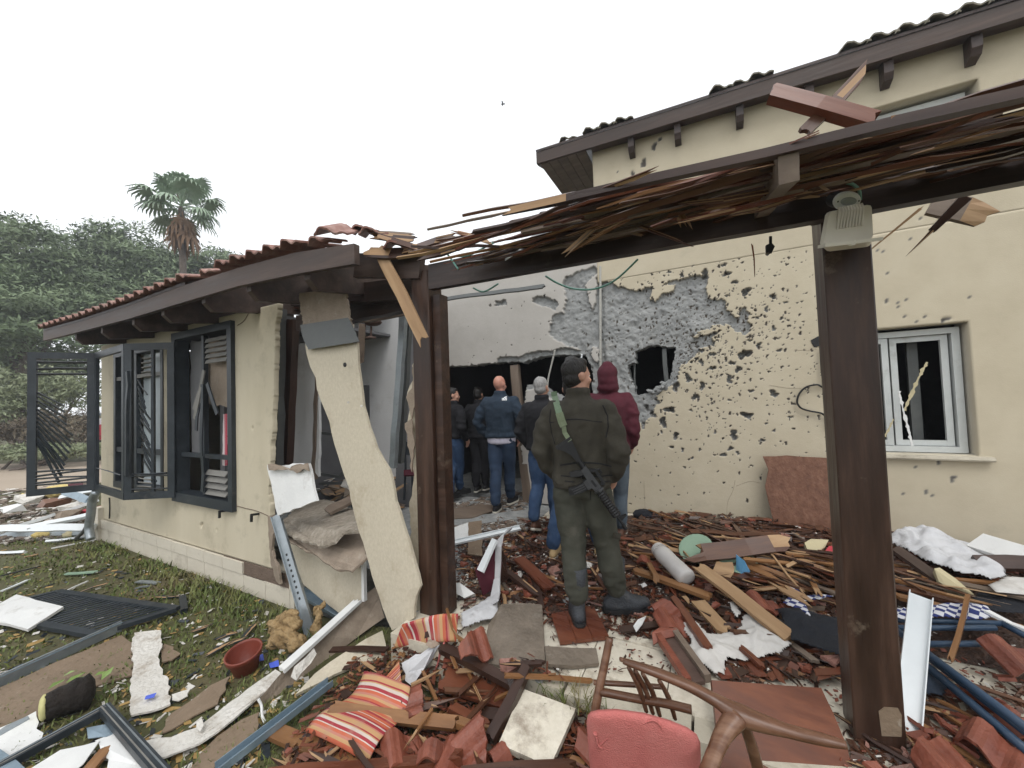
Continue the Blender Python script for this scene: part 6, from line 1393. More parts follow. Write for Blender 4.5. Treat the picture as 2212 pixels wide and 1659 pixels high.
# ---- the long cream panel leaning in front of the break
lp = thing('leaning_panel', 'tall warped cream wall panel leaning in front of the torn wall', 'panel', P_(868, 1352, 0))
def LY(y): return 2.02+(1352-y)/720*.13
def lpan(name, L, Rr, mat, yo=0, thick=.022, seed=1, amp=.010, sub=None):
    # L, Rr: left and right outlines sampled top to bottom; built as a curved sheet with depth
    n = 26; y0 = L[0][1]; 
    def samp(P, u_):
        ys_ = [p[1] for p in P]; yy = ys_[0]+(ys_[-1]-ys_[0])*u_; return np.interp(yy, ys_, [p[0] for p in P]), yy
    rr = random.Random(seed); rows = []
    for i in range(n+1):
        u_ = i/n; xl, yl = samp(L, u_); xr, yr = samp(Rr, u_); row = []
        xl += rr.gauss(0, amp*100); xr += rr.gauss(0, amp*100)
        for j in range(9):
            w_ = j/8; x = xl+(xr-xl)*w_; y = yl+(yr-yl)*w_; bow = -.012*math.sin(w_*math.pi)*u_+.035*max(0, w_-.7)*max(0, u_-.3)
            row.append(oy(x, y, LY(y)+yo+bow))
        rows.append(row)
    V = [p for r_ in rows for p in r_]; N = len(V); V += [p+Vector((0, thick, 0)) for p in V]; F = []; W9 = 9
    for i in range(n):
        for j in range(8): a = i*9+j; F.append((a, a+9, a+10, a+1)); F.append((N+a, N+a+1, N+a+10, N+a+9))
        a = i*9; F.append((a, N+a, N+a+9, a+9)); a += 8; F.append((a, a+9, N+a+9, N+a))
    for j in range(8): F.append((j, j+1, N+j+1, N+j)); a = n*9+j; F.append((a, N+a, N+a+1, a+1))
    o = MB().add(V, F).build(name, M[mat], lp); return o
lpan('cream_face', [(659, 745), (668, 787), (680, 815), (683, 835), (691, 863), (698, 882), (709, 898), (717, 933), (729, 980), (743, 1027), (752, 1043), (755, 1067), (767, 1114), (781, 1160), (799, 1230), (825, 1304), (845, 1362)], [(770, 740), (773, 782), (779, 832), (786, 879), (797, 917), (815, 973), (837, 1006), (851, 1046), (858, 1090), (865, 1118), (880, 1160), (894, 1207), (909, 1262), (897, 1295), (897, 1335)], 'panel', seed=3, amp=.010)
lpan('paper_top', [(645, 633), (648, 655), (650, 672), (656, 705)], [(748, 622), (752, 660), (760, 705)], 'paper', .012, .014, 2, .010)
lpan('zinc_band', [(648, 702), (654, 730), (666, 755)], [(752, 686), (762, 705), (776, 738)], 'zinc', -.035, .004, 5, .004)
MB().blob(oy(745, 788, LY(788)-.055), (.02, .008, .022), 8).build('bullet_hole', M['rubber'], lp)
for x, y in ((752, 869), (781, 877)): MB().blob(oy(x, y, LY(y)-.05), (.014, .006, .012), 7).build('paint_blister', M['gypsum'], lp)
# ---- long board slumped across the foot of the break
sheet('slumped_board', [P_(812, 1267, .22), P_(831, 1334, .05), P_(735, 1405, .0), P_(655, 1470, .0), P_(606, 1508, .0), P_(570, 1525, .0), P_(562, 1508, .06), P_(600, 1462, .10), P_(690, 1375, .16), P_(770, 1296, .22)], .03, M['paper'], 'long brown-faced board slumped diagonally at the foot of the leaning panel', 'board', up=(0, -1, .3), jg=(.12, .01), seed=4)
board('board_edge', P_(606, 1450, .13), P_(775, 1297, .245), .07, .025, 'white', (0, -.6, 1), lab='white ridge strip along the top of the slumped brown board', cat='strip', e=(.02, .04))
gsheet('torn_lining', [(636, 1440, .15), (660, 1420, .17), (678, 1400, .19), (684, 1412, .15), (672, 1432, .13), (650, 1455, .10), (640, 1470, .09), (628, 1462, .10)], .008, M['gypsum'], 'flap of torn white lining curling off the slumped board', 'lining', jg=(.04, .012), seed=7, up=(0, -1, .6))
gsheet('curved_panel', [(826, 1362, .08), (833, 1390, .05), (837, 1418, .03), (760, 1440, .03), (690, 1474, .03), (638, 1500, .03), (680, 1455, .06), (740, 1412, .09), (790, 1380, .1)], .02, M['panel'], 'grey-cream board curving below the slumped brown board', 'board', jg=(.09, .010), seed=9)
# ---- torn white plaster ribbon and cardboard on the grass
gsheet('cardboard_sheet', [(371, 1540, .02), (410, 1515, .02), (455, 1480, .03), (497, 1460, .05), (488, 1490, .04), (470, 1520, .03), (420, 1545, .02), (372, 1575, .02), (345, 1585, .02)], .008, M['card'], 'brown torn cardboard piece left of the white plaster ribbon', 'cardboard', jg=(.06, .015), seed=11)
gsheet('cardboard_sheet', [(560, 1538, .03), (548, 1602, .02), (500, 1640, .02), (440, 1668, .02), (400, 1672, .02), (430, 1630, .02), (470, 1590, .03), (520, 1555, .03)], .008, M['card'], 'brown torn cardboard right of the white plaster ribbon', 'cardboard', jg=(.06, .015), seed=12)
gsheet('plaster_ribbon', [(310, 1601, .05), (370, 1592, .06), (423, 1572, .06), (470, 1538, .06), (517, 1503, .06), (560, 1470, .07), (595, 1446, .08), (609, 1460, .07), (590, 1484, .06), (552, 1511, .05), (505, 1552, .05), (470, 1580, .05), (430, 1606, .05), (388, 1622, .05), (335, 1638, .05)], .010, M['gypsum'], 'long ragged white plaster ribbon running across the grass', 'plaster', jg=(.05, .014), seed=13)
gsheet('plaster_flap', [(424, 1560, .09), (436, 1552, .10), (440, 1566, .09), (432, 1580, .08), (424, 1572, .08)], .004, M['gypsum'], 'small white flap curling up from the plaster ribbon', 'plaster')
gsheet('plaster_scrap', [(371, 1500, .04), (395, 1492, .05), (412, 1487, .05), (405, 1503, .04), (385, 1514, .035), (372, 1512, .035)], .006, M['gypsum'], 'small white torn scrap above the plaster ribbon', 'plaster', jg=(.03, .008))
cable('strap', [P_(558, 1510, .10), P_(565, 1525, .06), P_(566, 1545, .03), P_(572, 1560, .02)], .008, 'white', 'white curled strap at the left end of the slumped board', 'strap')
# ---- navy window frame in the bottom-left corner with glass in it
wf = thing('window_frame', 'navy metal window frame with broken glass lying in the bottom left corner', 'frame', P_(225, 1600))
for a, b_ in (((-20, 1668, .06), (228, 1532, .09)), ((224, 1530, .09), (365, 1690, .07))):
    A, B_ = P_(*a), P_(*b_); board('frame_bar', A, B_, .055, .04, 'navy', (0, 0, 1), wf, e=(0, 0), bow=.0); nn = (B_-A).cross(Vector((0, 0, 1))).normalized(); nn = nn if nn.y < 0 else -nn
    for k, m_ in ((-.012, 'galv'), (.012, 'navy_dust')): board('groove', A+nn*k+Vector((0, 0, .021)), B_+nn*k+Vector((0, 0, .021)), .006, .006, m_, (0, 0, 1), wf, e=(0, 0), bow=.0)
board('frame_bar', P_(-20, 1630, .05), P_(60, 1700, .05), .06, .03, 'galvblue', (0, 0, 1), wf, e=(0, 0))
gsheet('glass_shard', [(205, 1600, .05), (265, 1575, .06), (335, 1690, .05), (240, 1690, .04), (235, 1640, .04)], .006, M['white'], None, None, parent=wf, jg=(.08, .012), seed=5)
gsheet('glass_shard', [(187, 1572, .06), (258, 1560, .07), (255, 1580, .06), (230, 1590, .06), (190, 1595, .05)], .005, M['galvblue'], None, None, parent=wf, jg=(.08, .008), seed=6)
gsheet('glass_shard', [(50, 1670, .05), (130, 1620, .06), (215, 1600, .06), (180, 1650, .05), (130, 1690, .05)], .005, M['white'], None, None, parent=wf, jg=(.08, .012), seed=8)
gsheet('white_sheet', [(-40, 1590, .05), (78, 1536, .06), (84, 1560, .05), (88, 1600, .04), (60, 1620, .04), (-40, 1668, .04)], .006, M['white'], 'torn white sheet at the left edge below the root ball', 'board', jg=(.06, .015), seed=9)
gsheet('white_strip', [(-20, 1582, .05), (60, 1546, .06), (64, 1552, .06), (-20, 1600, .05)], .01, M['galv'], 'thin grey metal strip beside the torn white sheet', 'strip')
gb('plank', (170, 1690, .04), (236, 1610, .05), .06, .02, 'lath_gold', 'orange-brown wood piece inside the navy frame', 'plank')
# ---- smaller things on the lawn
gb('slat', (394, 1290, .02), (398, 1322, .02), .055, .05, 'navy', 'short upright-looking navy block on the grass', 'block', bow=0)
for i, (a, b_) in enumerate((((455, 1385), (520, 1362)), ((440, 1420), (500, 1385)), ((520, 1380), (560, 1340)), ((400, 1370), (470, 1345)), ((470, 1400), (540, 1375)), ((330, 1290), (395, 1288)), ((150, 1285), (250, 1255)))):
    gb('shutter_slat', (*a, .02), (*b_, .03), .04, .01, 'navy', ['navy slat lying just above the flowerpot', 'navy slat left of the flowerpot and below another', 'navy slat pointing from the flowerpot to the wing', 'navy slat above the cracked white plaster strip', 'navy slat crossing left of the flowerpot', 'navy slat lying beyond the fallen shutter tip', 'dark slat behind the far edge of the fallen shutter'][i], 'slat', 'navy slats in the grass', e=(.06, .1))
for i, (a, b_, m_, w_) in enumerate((((0, 1279), (64, 1252), 'whitemetal', .03), ((130, 1282), (190, 1256), 'white', .015), ((296, 1256), (345, 1258), 'galv', .05), ((290, 1271), (325, 1265), 'galv', .02), ((140, 1240), (210, 1236), 'plategreen', .05), ((0, 1245), (90, 1222), 'rubber', .02), ((0, 1195), (55, 1190), 'white', .03), ((110, 1185), (210, 1165), 'white', .02), ((50, 1205), (85, 1196), 'lath_pale', .03))):
    gb('scrap_strip', (*a, .03), (*b_, .03), w_, .012, m_, ['pale metal strip on the grass at the left edge', 'thin white stick on the grass near the fallen shutter', 'short silvery strip on the grass below the wing', 'thin silvery strip just below the short one', 'pale green strip on the grass', 'thin dark hose-like strip at the left edge', 'white strip at the far left edge of the lawn', 'white strip near the far corner of the wing', 'pale splinter on the far lawn'][i], 'strip', e=(.03, .03))
# ---- far rubble by the corner of the wing
for i, (a, b_, w_, m_) in enumerate((((-30, 1160, .12), (210, 1082, .30), .10, 'whitemetal'), ((-30, 1143, .25), (205, 1139, .22), .10, 'whitemetal'), ((-30, 1155, .05), (205, 1150, .06), .10, 'galv'), ((60, 1140, .25), (205, 1110, .3), .08, 'whitemetal'), ((130, 1075, .3), (210, 1058, .45), .07, 'whitemetal'), ((140, 1062, .4), (190, 1080, .35), .12, 'galvblue'), ((100, 1170, .03), (205, 1158, .03), .03, 'whitemetal'), ((-20, 1195, .03), (55, 1192, .03), .03, 'whitemetal'))):
    board('metal_beam', og(*a), og(*b_), w_, .05, m_, (0, -1, .6), lab=['highest long white profile in the rubble beyond the wing corner', 'level white profile across the rubble beyond the wing corner', 'grey profile lying lowest in the rubble beyond the wing corner', 'short white profile between two long ones by the wing corner', 'small white profile tipped up at the wing corner', 'bluish flat profile at the back of the corner rubble', 'thin white stick at the front of the corner rubble', 'thin white stick alone on the far left lawn'][i], cat='profile', group='metal profiles by the wing corner', e=(0, 0))
for i, (x0, y0, s_, m_) in enumerate(((118, 1098, .5, 'ply'), (160, 1110, .4, 'gypsum'), (190, 1070, .4, 'zinc'), (60, 1090, .4, 'gypsum'), (140, 1125, .4, 'paper'), (195, 1118, .3, 'redcloth'), (30, 1110, .35, 'white'), (165, 1065, .3, 'maroon'))):
    p = og(x0, y0, .1); o = MB().hexa([tuple(p+Vector((rnd.uniform(-.06, .06)+sx_*s_*.5, rnd.uniform(-.06, .06)+sy_*s_*.3, sz__*.12+rnd.uniform(0, .1)))) for sz__ in (0, 1) for sx_, sy_ in ((-1, -1), (1, -1), (1, 1), (-1, 1))]).build('rubble_slab', M[m_])
    tag(o, ['rust-brown slab', 'pale slab', 'grey slab', 'chalky slab', 'brown papery slab', 'red slab', 'white slab', 'maroon slab'][i]+' in the rubble beyond the wing corner', 'slab')
lump('foam_pile', [(og(100, 1066, .1), (.35, .2, .12)), (og(130, 1060, .15), (.3, .2, .12)), (og(60, 1075, .1), (.2, .2, .1))], 'yfoam', 'yellow foam heap on the far lawn by the road', 'foam', .03, .12, 4)
lump('foam_pile', [(og(95, 1152, .05), (.16, .1, .07)), (og(112, 1145, .06), (.14, .1, .09)), (og(78, 1157, .04), (.1, .08, .04))], 'yfoam', 'smaller yellow foam clump below the white metal profiles', 'foam', .02, .10, 6)
lump('foam_pile', [(og(150, 1156, .03), (.1, .08, .05)), (og(162, 1152, .03), (.08, .07, .04))], 'beige', 'pale foam scrap near the bent downpipe', 'foam', .02, .08, 7)
dp = cable('downpipe', [oy(x, y, QY-.25) for x, y in ((208, 1062), (200, 1080), (196, 1110), (192, 1140), (196, 1165))], .05, 'galv', 'bent grey downpipe hanging off the wing corner', 'pipe', n=9)
cable('metal_tail', [oy(x, y, QY-.2) for x, y in ((190, 1130), (180, 1148), (168, 1160), (158, 1170))], .025, 'zinc', 'twisted dark metal strip beside the bent downpipe', 'strip')
cab_ = thing('white_cabinet', 'small white box with a dark base standing beyond the lawn', 'cabinet', oz(212, 1000, -.45))
p = oz(212, 990, -.4); MB().box((p.x-.25, p.y-.2, -.45), (p.x+.35, p.y+.2, .35)).build('base', M['rubber'], cab_); MB().box((p.x-.27, p.y-.22, .36), (p.x+.37, p.y+.22, 1.25)).build('casing', M['whitemetal'], cab_)
MB().bar((p.x-.6, p.y, 1.75), (p.x+.1, p.y, 1.4), .1, .06).build('arm', M['galvblue'], cab_); MB().box((p.x+.38, p.y-.2, .4), (p.x+.7, p.y+.2, 1.0)).build('red_panel', M['redcloth'], cab_)
def mound(X, Y):
    """how high the wreckage lies on the terrace"""
    if not (X > -1.9 and Y > STEP_Y): return .0
    d1 = math.exp(-((X-.25)/.9)**2-((Y-4.35)/.65)**2)*.16; d2 = math.exp(-((X-1.6)/.8)**2-((Y-4.0)/.8)**2)*.14
    d3 = math.exp(-((X+1.2)/.7)**2-((Y-3.6)/.8)**2)*.05
    return .012+d1+d2+d3
flat_surf = surf
def surf(X, Y): return flat_surf(X, Y)+mound(X, Y)*.6
# ================================================================== the wreckage at the terrace edge (middle foreground)
def cushion(name, q, nx, ny, thick, sag, mat, lab):
    """q: four corner points (near-left, near-right, far-right, far-left); a padded sheet that drapes"""
    V = []; N = (nx+1)*(ny+1)
    A, B_, C_, D_ = q; nrm = (B_-A).cross(D_-A).normalized(); nrm = nrm if nrm.z > 0 else -nrm
    x = (B_-A).normalized(); Mx = frame_m(A, x, nrm); inv = Mx.inverted()
    for s_ in (1, -1):
        for i in range(nx+1):
            for j in range(ny+1):
                u_, v_ = i/nx, j/ny; p = (A.lerp(B_, u_)).lerp(D_.lerp(C_, u_), v_); e = (max(0, 1-(2*u_-1)**8)*max(0, 1-(2*v_-1)**8))**.5
                p = p+nrm*(s_*thick/2*(.25+.75*e)*(1+.25*math.sin(u_*9+v_*5)))+nrm*sag(u_, v_)
                V.append(inv @ p)
    F = []; ix = lambda s_, i, j: s_*N+i*(ny+1)+j
    for i in range(nx):
        for j in range(ny): F.append((ix(0, i, j), ix(0, i+1, j), ix(0, i+1, j+1), ix(0, i, j+1))); F.append((ix(1, i, j), ix(1, i, j+1), ix(1, i+1, j+1), ix(1, i+1, j)))
    for i in range(nx): F.append((ix(0, i, 0), ix(1, i, 0), ix(1, i+1, 0), ix(0, i+1, 0))); F.append((ix(0, i, ny), ix(0, i+1, ny), ix(1, i+1, ny), ix(1, i, ny)))
    for j in range(ny): F.append((ix(0, 0, j), ix(0, 0, j+1), ix(1, 0, j+1), ix(1, 0, j))); F.append((ix(0, nx, j), ix(1, nx, j), ix(1, nx, j+1), ix(0, nx, j+1)))
    return tag(MB().add(V, F).build(name, M[mat], smooth=True, Mx=Mx), lab, 'cushion')
cushion('striped_cushion', [P_(850, 1402, .12), P_(985, 1386, .20), P_(993, 1323, .22), P_(874, 1345, .24)], 14, 10, .025, lambda u_, v_: .05*math.sin(u_*3.1)*(.4+v_*.6)-.02*v_, 'stripe_x', 'striped orange-red seat pad draped at the foot of the centre post')
cushion('striped_cushion', [P_(660, 1580, .06), P_(795, 1650, .07), P_(886, 1484, .20), P_(787, 1450, .18)], 10, 18, .035, lambda u_, v_: .03*math.sin(v_*6.3)-.03*math.sin(v_*3.1)+.02*math.sin(u_*3.1), 'stripe_y', 'long striped red and orange cushion on the heap below the leaning boards')
gsheet('striped_flap', [(857, 1500, .14), (900, 1480, .15), (905, 1525, .1), (880, 1520, .1)][:0] or [(820, 1478, .16), (862, 1428, .17), (868, 1482, .16), (850, 1498, .15)], .01, M['stripe_x'], 'narrow striped cloth flap between the two striped cushions', 'cloth')
gsheet('cloth_fold', [(868, 1432, .14), (925, 1400, .18), (950, 1392, .18), (935, 1422, .14), (905, 1460, .10), (890, 1482, .08), (875, 1470, .10)], .006, M['greycloth'], 'greyish-white cloth hanging under the striped seat pad', 'cloth', jg=(.04, .01))
cable('tie_cord', [P_(960, 1388, .19), P_(951, 1405, .14), P_(948, 1425, .08), P_(941, 1448, .03)], .006, 'pink', 'pinkish tie cord hanging from the striped seat pad', 'cord')
# dark broken chair frame
df = thing('broken_chair', 'dark-stained broken chair frame on top of the heap', 'chair', P_(1080, 1540))
board('leg', P_(955, 1395, .20), P_(1112, 1480, .17), .05, .045, 'lath_dark', (0, -.3, 1), df, e=(.01, .03))
board('leg', P_(1140, 1440, .24), P_(1060, 1602, .10), .05, .045, 'lath_dark', (0, -.3, 1), df, e=(.01, .02))
board('stretcher', P_(1100, 1480, .17), P_(1125, 1462, .20), .06, .05, 'lath_dark', (0, -.3, 1), df, e=(.0, .0))
board('leg', P_(1035, 1545, .06), P_(1132, 1560, .08), .055, .05, 'lath_dark', (0, -.3, 1), df, e=(.0, .0))
# planks
gb('plank', (712, 1530, .13), (988, 1566, .12), .055, .03, 'lath_gold', 'golden-brown plank lying across the long striped cushion', nrm=(0, -.5, 1), e=(.05, .02))
gb('plank', (588, 1578, .04), (785, 1660, .05), .085, .022, 'lath_gold', 'wide golden board in the grass below the long cushion', e=(.02, .02))
gb('plank', (955, 1465, .10), (1120, 1515, .08), .13, .022, 'lath_red', 'wide reddish-brown board under the dark chair frame', nrm=(.3, -.2, 1), e=(.02, .05))
gb('plank', (975, 1528, .08), (1060, 1575, .10), .05, .03, 'lath_red', 'short reddish batten beside the dark chair frame', e=(.02, .05))
gb('plank', (960, 1460, .05), (1090, 1500, .05), .07, .02, 'lath_gold', 'golden batten under the reddish-brown board', e=(.02, .05))
gb('plank', (985, 1560, .12), (1090, 1592, .1), .045, .03, 'lath_gold', 'golden batten end right of the golden plank', e=(.02, .12))
gb('plank', (570, 1678, .08), (1000, 1640, .10), .05, .035, 'lath_red', 'dark reddish batten along the bottom edge of the picture', e=(.02, .05))
gb('plank', (990, 1672, .1), (1250, 1655, .09), .05, .035, 'lath', 'brown batten along the bottom edge under the white slab', e=(.02, .05))
gb('plank', (640, 1640, .05), (810, 1585, .08), .018, .015, 'lath_red', 'thin reddish stick below the long striped cushion', e=(.02, .05))
for i, (a, b_, w_, m_, l_) in enumerate((((962, 1311, .30), (998, 1401, .20), .012, 'lath_gold', 'thin golden stick standing in front of the striped seat pad'), ((1005, 1437, .12), (1050, 1540, .09), .016, 'lath_gold', 'thin golden stick crossing under the dark chair frame'), ((937, 1525, .16), (862, 1642, .10), .016, 'lath_gold', 'thin split stick leaning over the golden plank'), ((1127, 1508, .12), (1196, 1668, .08), .016, 'lath_gold', 'thin golden stick crossing the white slab'), ((884, 1483, .18), (957, 1443, .20), .014, 'lath_pale', 'pale yellow split stick beside the dark chair frame'), ((1080, 1560, .1), (1142, 1632, .1), .014, 'lath_red', 'thin reddish stick on the left corner of the white slab'))):
    gb('stick', a, b_, w_, .012, m_, l_, 'stick', e=(.02, .1), taper=.3)
gsheet('terrazzo_slab', [(1077, 1606, .12), (1128, 1487, .17), (1180, 1506, .16), (1244, 1530, .15), (1218, 1590, .12), (1188, 1656, .09)], .035, M['floor'], 'loose speckled white slab tilted at the terrace edge', 'slab', jg=(.2, .004))
# muddy plywood sheets on the terrace
gsheet('muddy_sheet', [(1083, 1305, .06), (1120, 1302, .06), (1171, 1306, .05), (1176, 1380, .03), (1178, 1447, .03), (1100, 1440, .03), (1036, 1430, .03), (1055, 1350, .05)], .02, M['mud_ply'], 'large muddy brown sheet on the terrace left of the nearest boots', 'board', jg=(.2, .008), seed=2)
gsheet('muddy_sheet', [(1177, 1395, .035), (1288, 1400, .03), (1294, 1432, .02), (1240, 1438, .02), (1180, 1434, .03)], .02, M['mud_ply'], 'smaller muddy sheet at the terrace edge beside the large one', 'board', jg=(.1, .006), seed=3)
# red planked hatch under the boot
hp = thing('wooden_hatch', 'reddish planked panel lying under the left boot of the man in olive', 'panel', P_(1253, 1358, 0))
qa = [P_(1190, 1326, .022), P_(1282, 1308, .022), P_(1316, 1374, .022), P_(1209, 1386, .022)]
for k in range(3):
    a, b_ = k/3+.004, (k+1)/3-.004; sheet('plank', [qa[0].lerp(qa[1], a), qa[0].lerp(qa[1], b_), qa[3].lerp(qa[2], b_), qa[3].lerp(qa[2], a)], .022, M['lath_red'], parent=hp)
# drawers, rails and cloth left of the men
dr = thing('wooden_box', 'dark maroon drawer box with a white metal runner, tipped up right of the centre post', 'drawer', P_(1050, 1285))
dd = lambda pts, t_, m_, nm, up=(0, -1, .2): sheet(nm, [P_(*p) for p in pts], t_, M[m_], parent=dr, up=up)
dd([(1027, 1233, .22), (1068, 1166, .40), (1085, 1215, .24), (1080, 1262, .08), (1044, 1287, .02)], .02, 'maroon', 'side')
dd([(1068, 1166, .40), (1092, 1200, .26), (1098, 1250, .08), (1082, 1262, .08), (1085, 1215, .24)], .02, 'lath_dark', 'back', (1, -1, 0))
dd([(1030, 1230, .235), (1063, 1162, .425), (1072, 1166, .425), (1042, 1236, .235)], .02, 'whitemetal', 'runner')
channel('white_rail', P_(960, 1178, .16), P_(1124, 1141, .20), .055, .02, 'whitemetal', 'white metal rail lying in the rubble right of the centre post', 'rail', (0, -.6, 1))
gsheet('white_tray', [(975, 1262, .10), (992, 1258, .12), (1025, 1282, .06), (1003, 1292, .04), (978, 1278, .06)], .03, M['white'], 'white foam tray piece at the right foot of the centre post', 'tray')
gsheet('white_scrap', [(978, 1140, .10), (1000, 1132, .12), (1012, 1128, .12), (1018, 1150, .08), (1008, 1168, .06), (982, 1170, .05)], .006, M['white'], 'crumpled white paper by the centre post below the doorway', 'paper', jg=(.04, .01))
gsheet('brown_board', [(1012, 1128, .12), (1040, 1124, .14), (1042, 1200, .04), (1010, 1196, .04)], .012, M['card'], 'upright brown board piece behind the white metal rail', 'board', up=(0, -1, .2), jg=(.08, .006))
cloth('white_cloth', [(993, 1330), (1030, 1308), (1064, 1285), (1080, 1300), (1082, 1330), (1060, 1342), (1041, 1346), (999, 1362)], 'greycloth', 'dirty white cloth trailing on the floor right of the centre post', 'cloth', .03, .07, .01, 10, 3)
o = strip('cloth_tail', [P_(1105, 1140, .33), P_(1082, 1160, .42), P_(1077, 1180, .36), P_(1076, 1215, .24), P_(1074, 1250, .13), P_(1070, 1285, .07), P_(1062, 1305, .06)], [.03, .06, .05, .05, .05, .08, .12], .012, 'greycloth', (0, -1, .3)); tag(o, 'twisted white cloth strip hanging over the tipped dark drawer', 'cloth')
gb('plank', (1119, 1205, .10), (1188, 1272, .05), .10, .02, 'lath_red', 'maroon-brown board lying left of the tan shoes', e=(.02, .02))
gb('plank', (1085, 1230, .08), (1170, 1290, .05), .05, .03, 'lath_dark', 'dark batten beside the maroon-brown board', e=(.02, .1))
for i, (x, y) in enumerate(((1193, 1290), (1212, 1298), (1180, 1305), (1165, 1310), (1205, 1312))):
    pass
# doorway threshold and slabs the men stand by
gsheet('threshold_slab', [(968, 1120, .03), (1140, 1100, .04), (1140, 1118, .03), (970, 1140, .02)], .05, M['concrete'], 'grey stone threshold slab below the doorway', 'slab', jg=(.15, .01))
gsheet('grey_sheet', [(968, 1100, .06), (1040, 1088, .07), (1075, 1100, .05), (1020, 1118, .04), (970, 1122, .04)], .01, M['lath_grey'], 'torn grey sheet on the floor in front of the doorway', 'sheet', jg=(.08, .02))
# ---- right of the men: individually recognisable pieces
gb('plank', (1366, 1229, .07), (1536, 1291, .06), .075, .025, 'lath_gold', 'golden-brown plank on the floor right of the nearest boots', e=(.05, .02))
gb('plank', (1496, 1212, .16), (1712, 1380, .06), .10, .025, 'lath_pale', 'long split pale plank running diagonally to the dark cloth', e=(.12, .05), nrm=(.1, -.3, 1))
gb('plank', (1662, 1252, .12), (1804, 1335, .10), .09, .02, 'lath_pale', 'pale splintered plank pointing at the right-hand post', e=(.25, .35), nrm=(.1, -.2, 1))
gb('plank', (1470, 1200, .17), (1715, 1172, .22), .13, .045, 'lath', 'thick dark splintered beam across the back pile', 'beam', e=(.22, .12), nrm=(0, -.8, .6))
gb('plank', (1505, 1300, .04), (1572, 1368, .03), .10, .02, 'lath_pale', 'short grooved pale board between the planks', e=(.02, .05))
gb('plank', (1455, 1290, .05), (1530, 1405, .06), .05, .03, 'lath_red', 'brown batten leaning against the broken trough tile', e=(.05, .02))
gb('plank', (1360, 1290, .04), (1465, 1335, .03), .035, .02, 'lath_red', 'thin brown batten by the white shards', e=(.04, .05))
gb('plank', (1800, 1390, .03), (1818, 1435, .02), .12, .02, 'lath_pale', 'pale plank end beneath the dark cloth by the post', e=(.05, .05))
gb('plank', (1580, 1366, .06), (1700, 1372, .05), .035, .02, 'lath', 'brown stick lying across the white sheet', e=(.03, .05))
gb('plank', (1597, 1395, .07), (1652, 1447, .04), .03, .022, 'lath_red', 'short reddish stick on the crumpled white sheet', e=(.02, .02))
gb('plank', (1640, 1168, .18), (1745, 1290, .10), .014, .010, 'lath_pale', 'very thin pale stick over the back pile', 'stick', e=(.02, .1))
gsheet('wood_chunk', [(1538, 1236, .10), (1548, 1212, .14), (1582, 1214, .14), (1586, 1226, .12), (1578, 1248, .08), (1560, 1244, .08)], .05, M['lath_pale'], 'chunky pale block of split wood in the pile', 'block', jg=(.05, .01))
tt = thing('trough_tile', 'long upturned roof tile with a mossy trough on the white floor', 'roof tile', P_(1470, 1420))
qt = [P_(1412, 1372, .05), P_(1462, 1366, .06), P_(1536, 1468, .05), P_(1480, 1478, .04)]
for a, b_, up_, m_ in ((0, .24, .028, 'terra'), (.24, .76, 0, 'rust'), (.76, 1, .028, 'lath_grey')):
    A = qt[0].lerp(qt[1], a); B_ = qt[0].lerp(qt[1], b_); C_ = qt[3].lerp(qt[2], b_); D_ = qt[3].lerp(qt[2], a); z = Vector((0, 0, up_)); sheet('rib' if up_ else 'trough', [A+z, B_+z, C_+z, D_+z], .02+up_*.8, M[m_], parent=tt, jg=(.2, .006), seed=int(a*10))
gsheet('tile_end', [(1408, 1366, .08), (1425, 1355, .09), (1462, 1358, .09), (1468, 1372, .07), (1430, 1380, .06), (1412, 1392, .04)], .015, M['terra'], None, None, parent=tt)
# bottle
bt = thing('plastic_bottle', 'crushed grey plastic bottle lying on the pile', 'bottle', P_(1455, 1220, .05))
A, B_ = P_(1423, 1188, .17), P_(1485, 1250, .10); dv = (B_-A); Mx = frame_m(A, (0, 0, 1) if False else dv, (0, -.3, 1)); L = dv.length
b = MB(); rings = []
for u_, r_ in ((0, .03), (.03, .062), (.2, .070), (.5, .066), (.8, .070), (.95, .070), (1.0, .062), (1.01, .03)): rings.append([Vector((u_*L, r_*math.cos(q)*1.05, r_*math.sin(q)*.9)) for q in np.linspace(0, 2*math.pi, 19)[:-1]])
b.loft(rings).build('body', M['plastic'], bt, smooth=True, Mx=Mx)
b = MB(); b.loft([[Vector((x, r_*math.cos(q), r_*math.sin(q))) for q in np.linspace(0, 2*math.pi, 19)[:-1]] for x, r_ in ((-.03, .045), (-.02, .058), (.02, .066))]).build('neck', M['plastic'], bt, Mx=Mx)
# plates, cards, cloths
def dish(name, x, y, h, rx, mat, lab, tx=0, ty=0):
    p = P_(x, y, h); Mx = Matrix.Translation(p) @ Matrix.Rotation(tx, 4, 'X') @ Matrix.Rotation(ty, 4, 'Y')
    return tag(MB().lathe([(.001, .0), (rx*.6, .0), (rx*.97, .02), (rx, .026), (rx*.96, .028), (rx*.6, .008), (.001, .008)], 22, Mx=Mx).build(name, M[mat], smooth=True), lab, 'plate')
dish('green_plate', 1505, 1188, .15, .14, 'plategreen', 'pale green plate half buried behind the plastic bottle', R(35), R(-15))
dish('green_plate', 1590, 1213, .10, .15, 'plategreen', 'pale green plate edge under the thick dark beam', R(20), R(10))
gsheet('blue_card', [(1590, 1198, .20), (1608, 1212, .18), (1622, 1238, .08), (1600, 1242, .07), (1590, 1232, .08)], .004, M['bluecard'], 'bright blue card standing in the pile', 'card', up=(0, -1, .2))
gsheet('yellow_scrap', [(1598, 1200, .14), (1612, 1194, .16), (1622, 1206, .12), (1610, 1212, .11)], .02, M['yellowcard'], 'small bright yellow plastic piece behind the blue card', 'scrap')
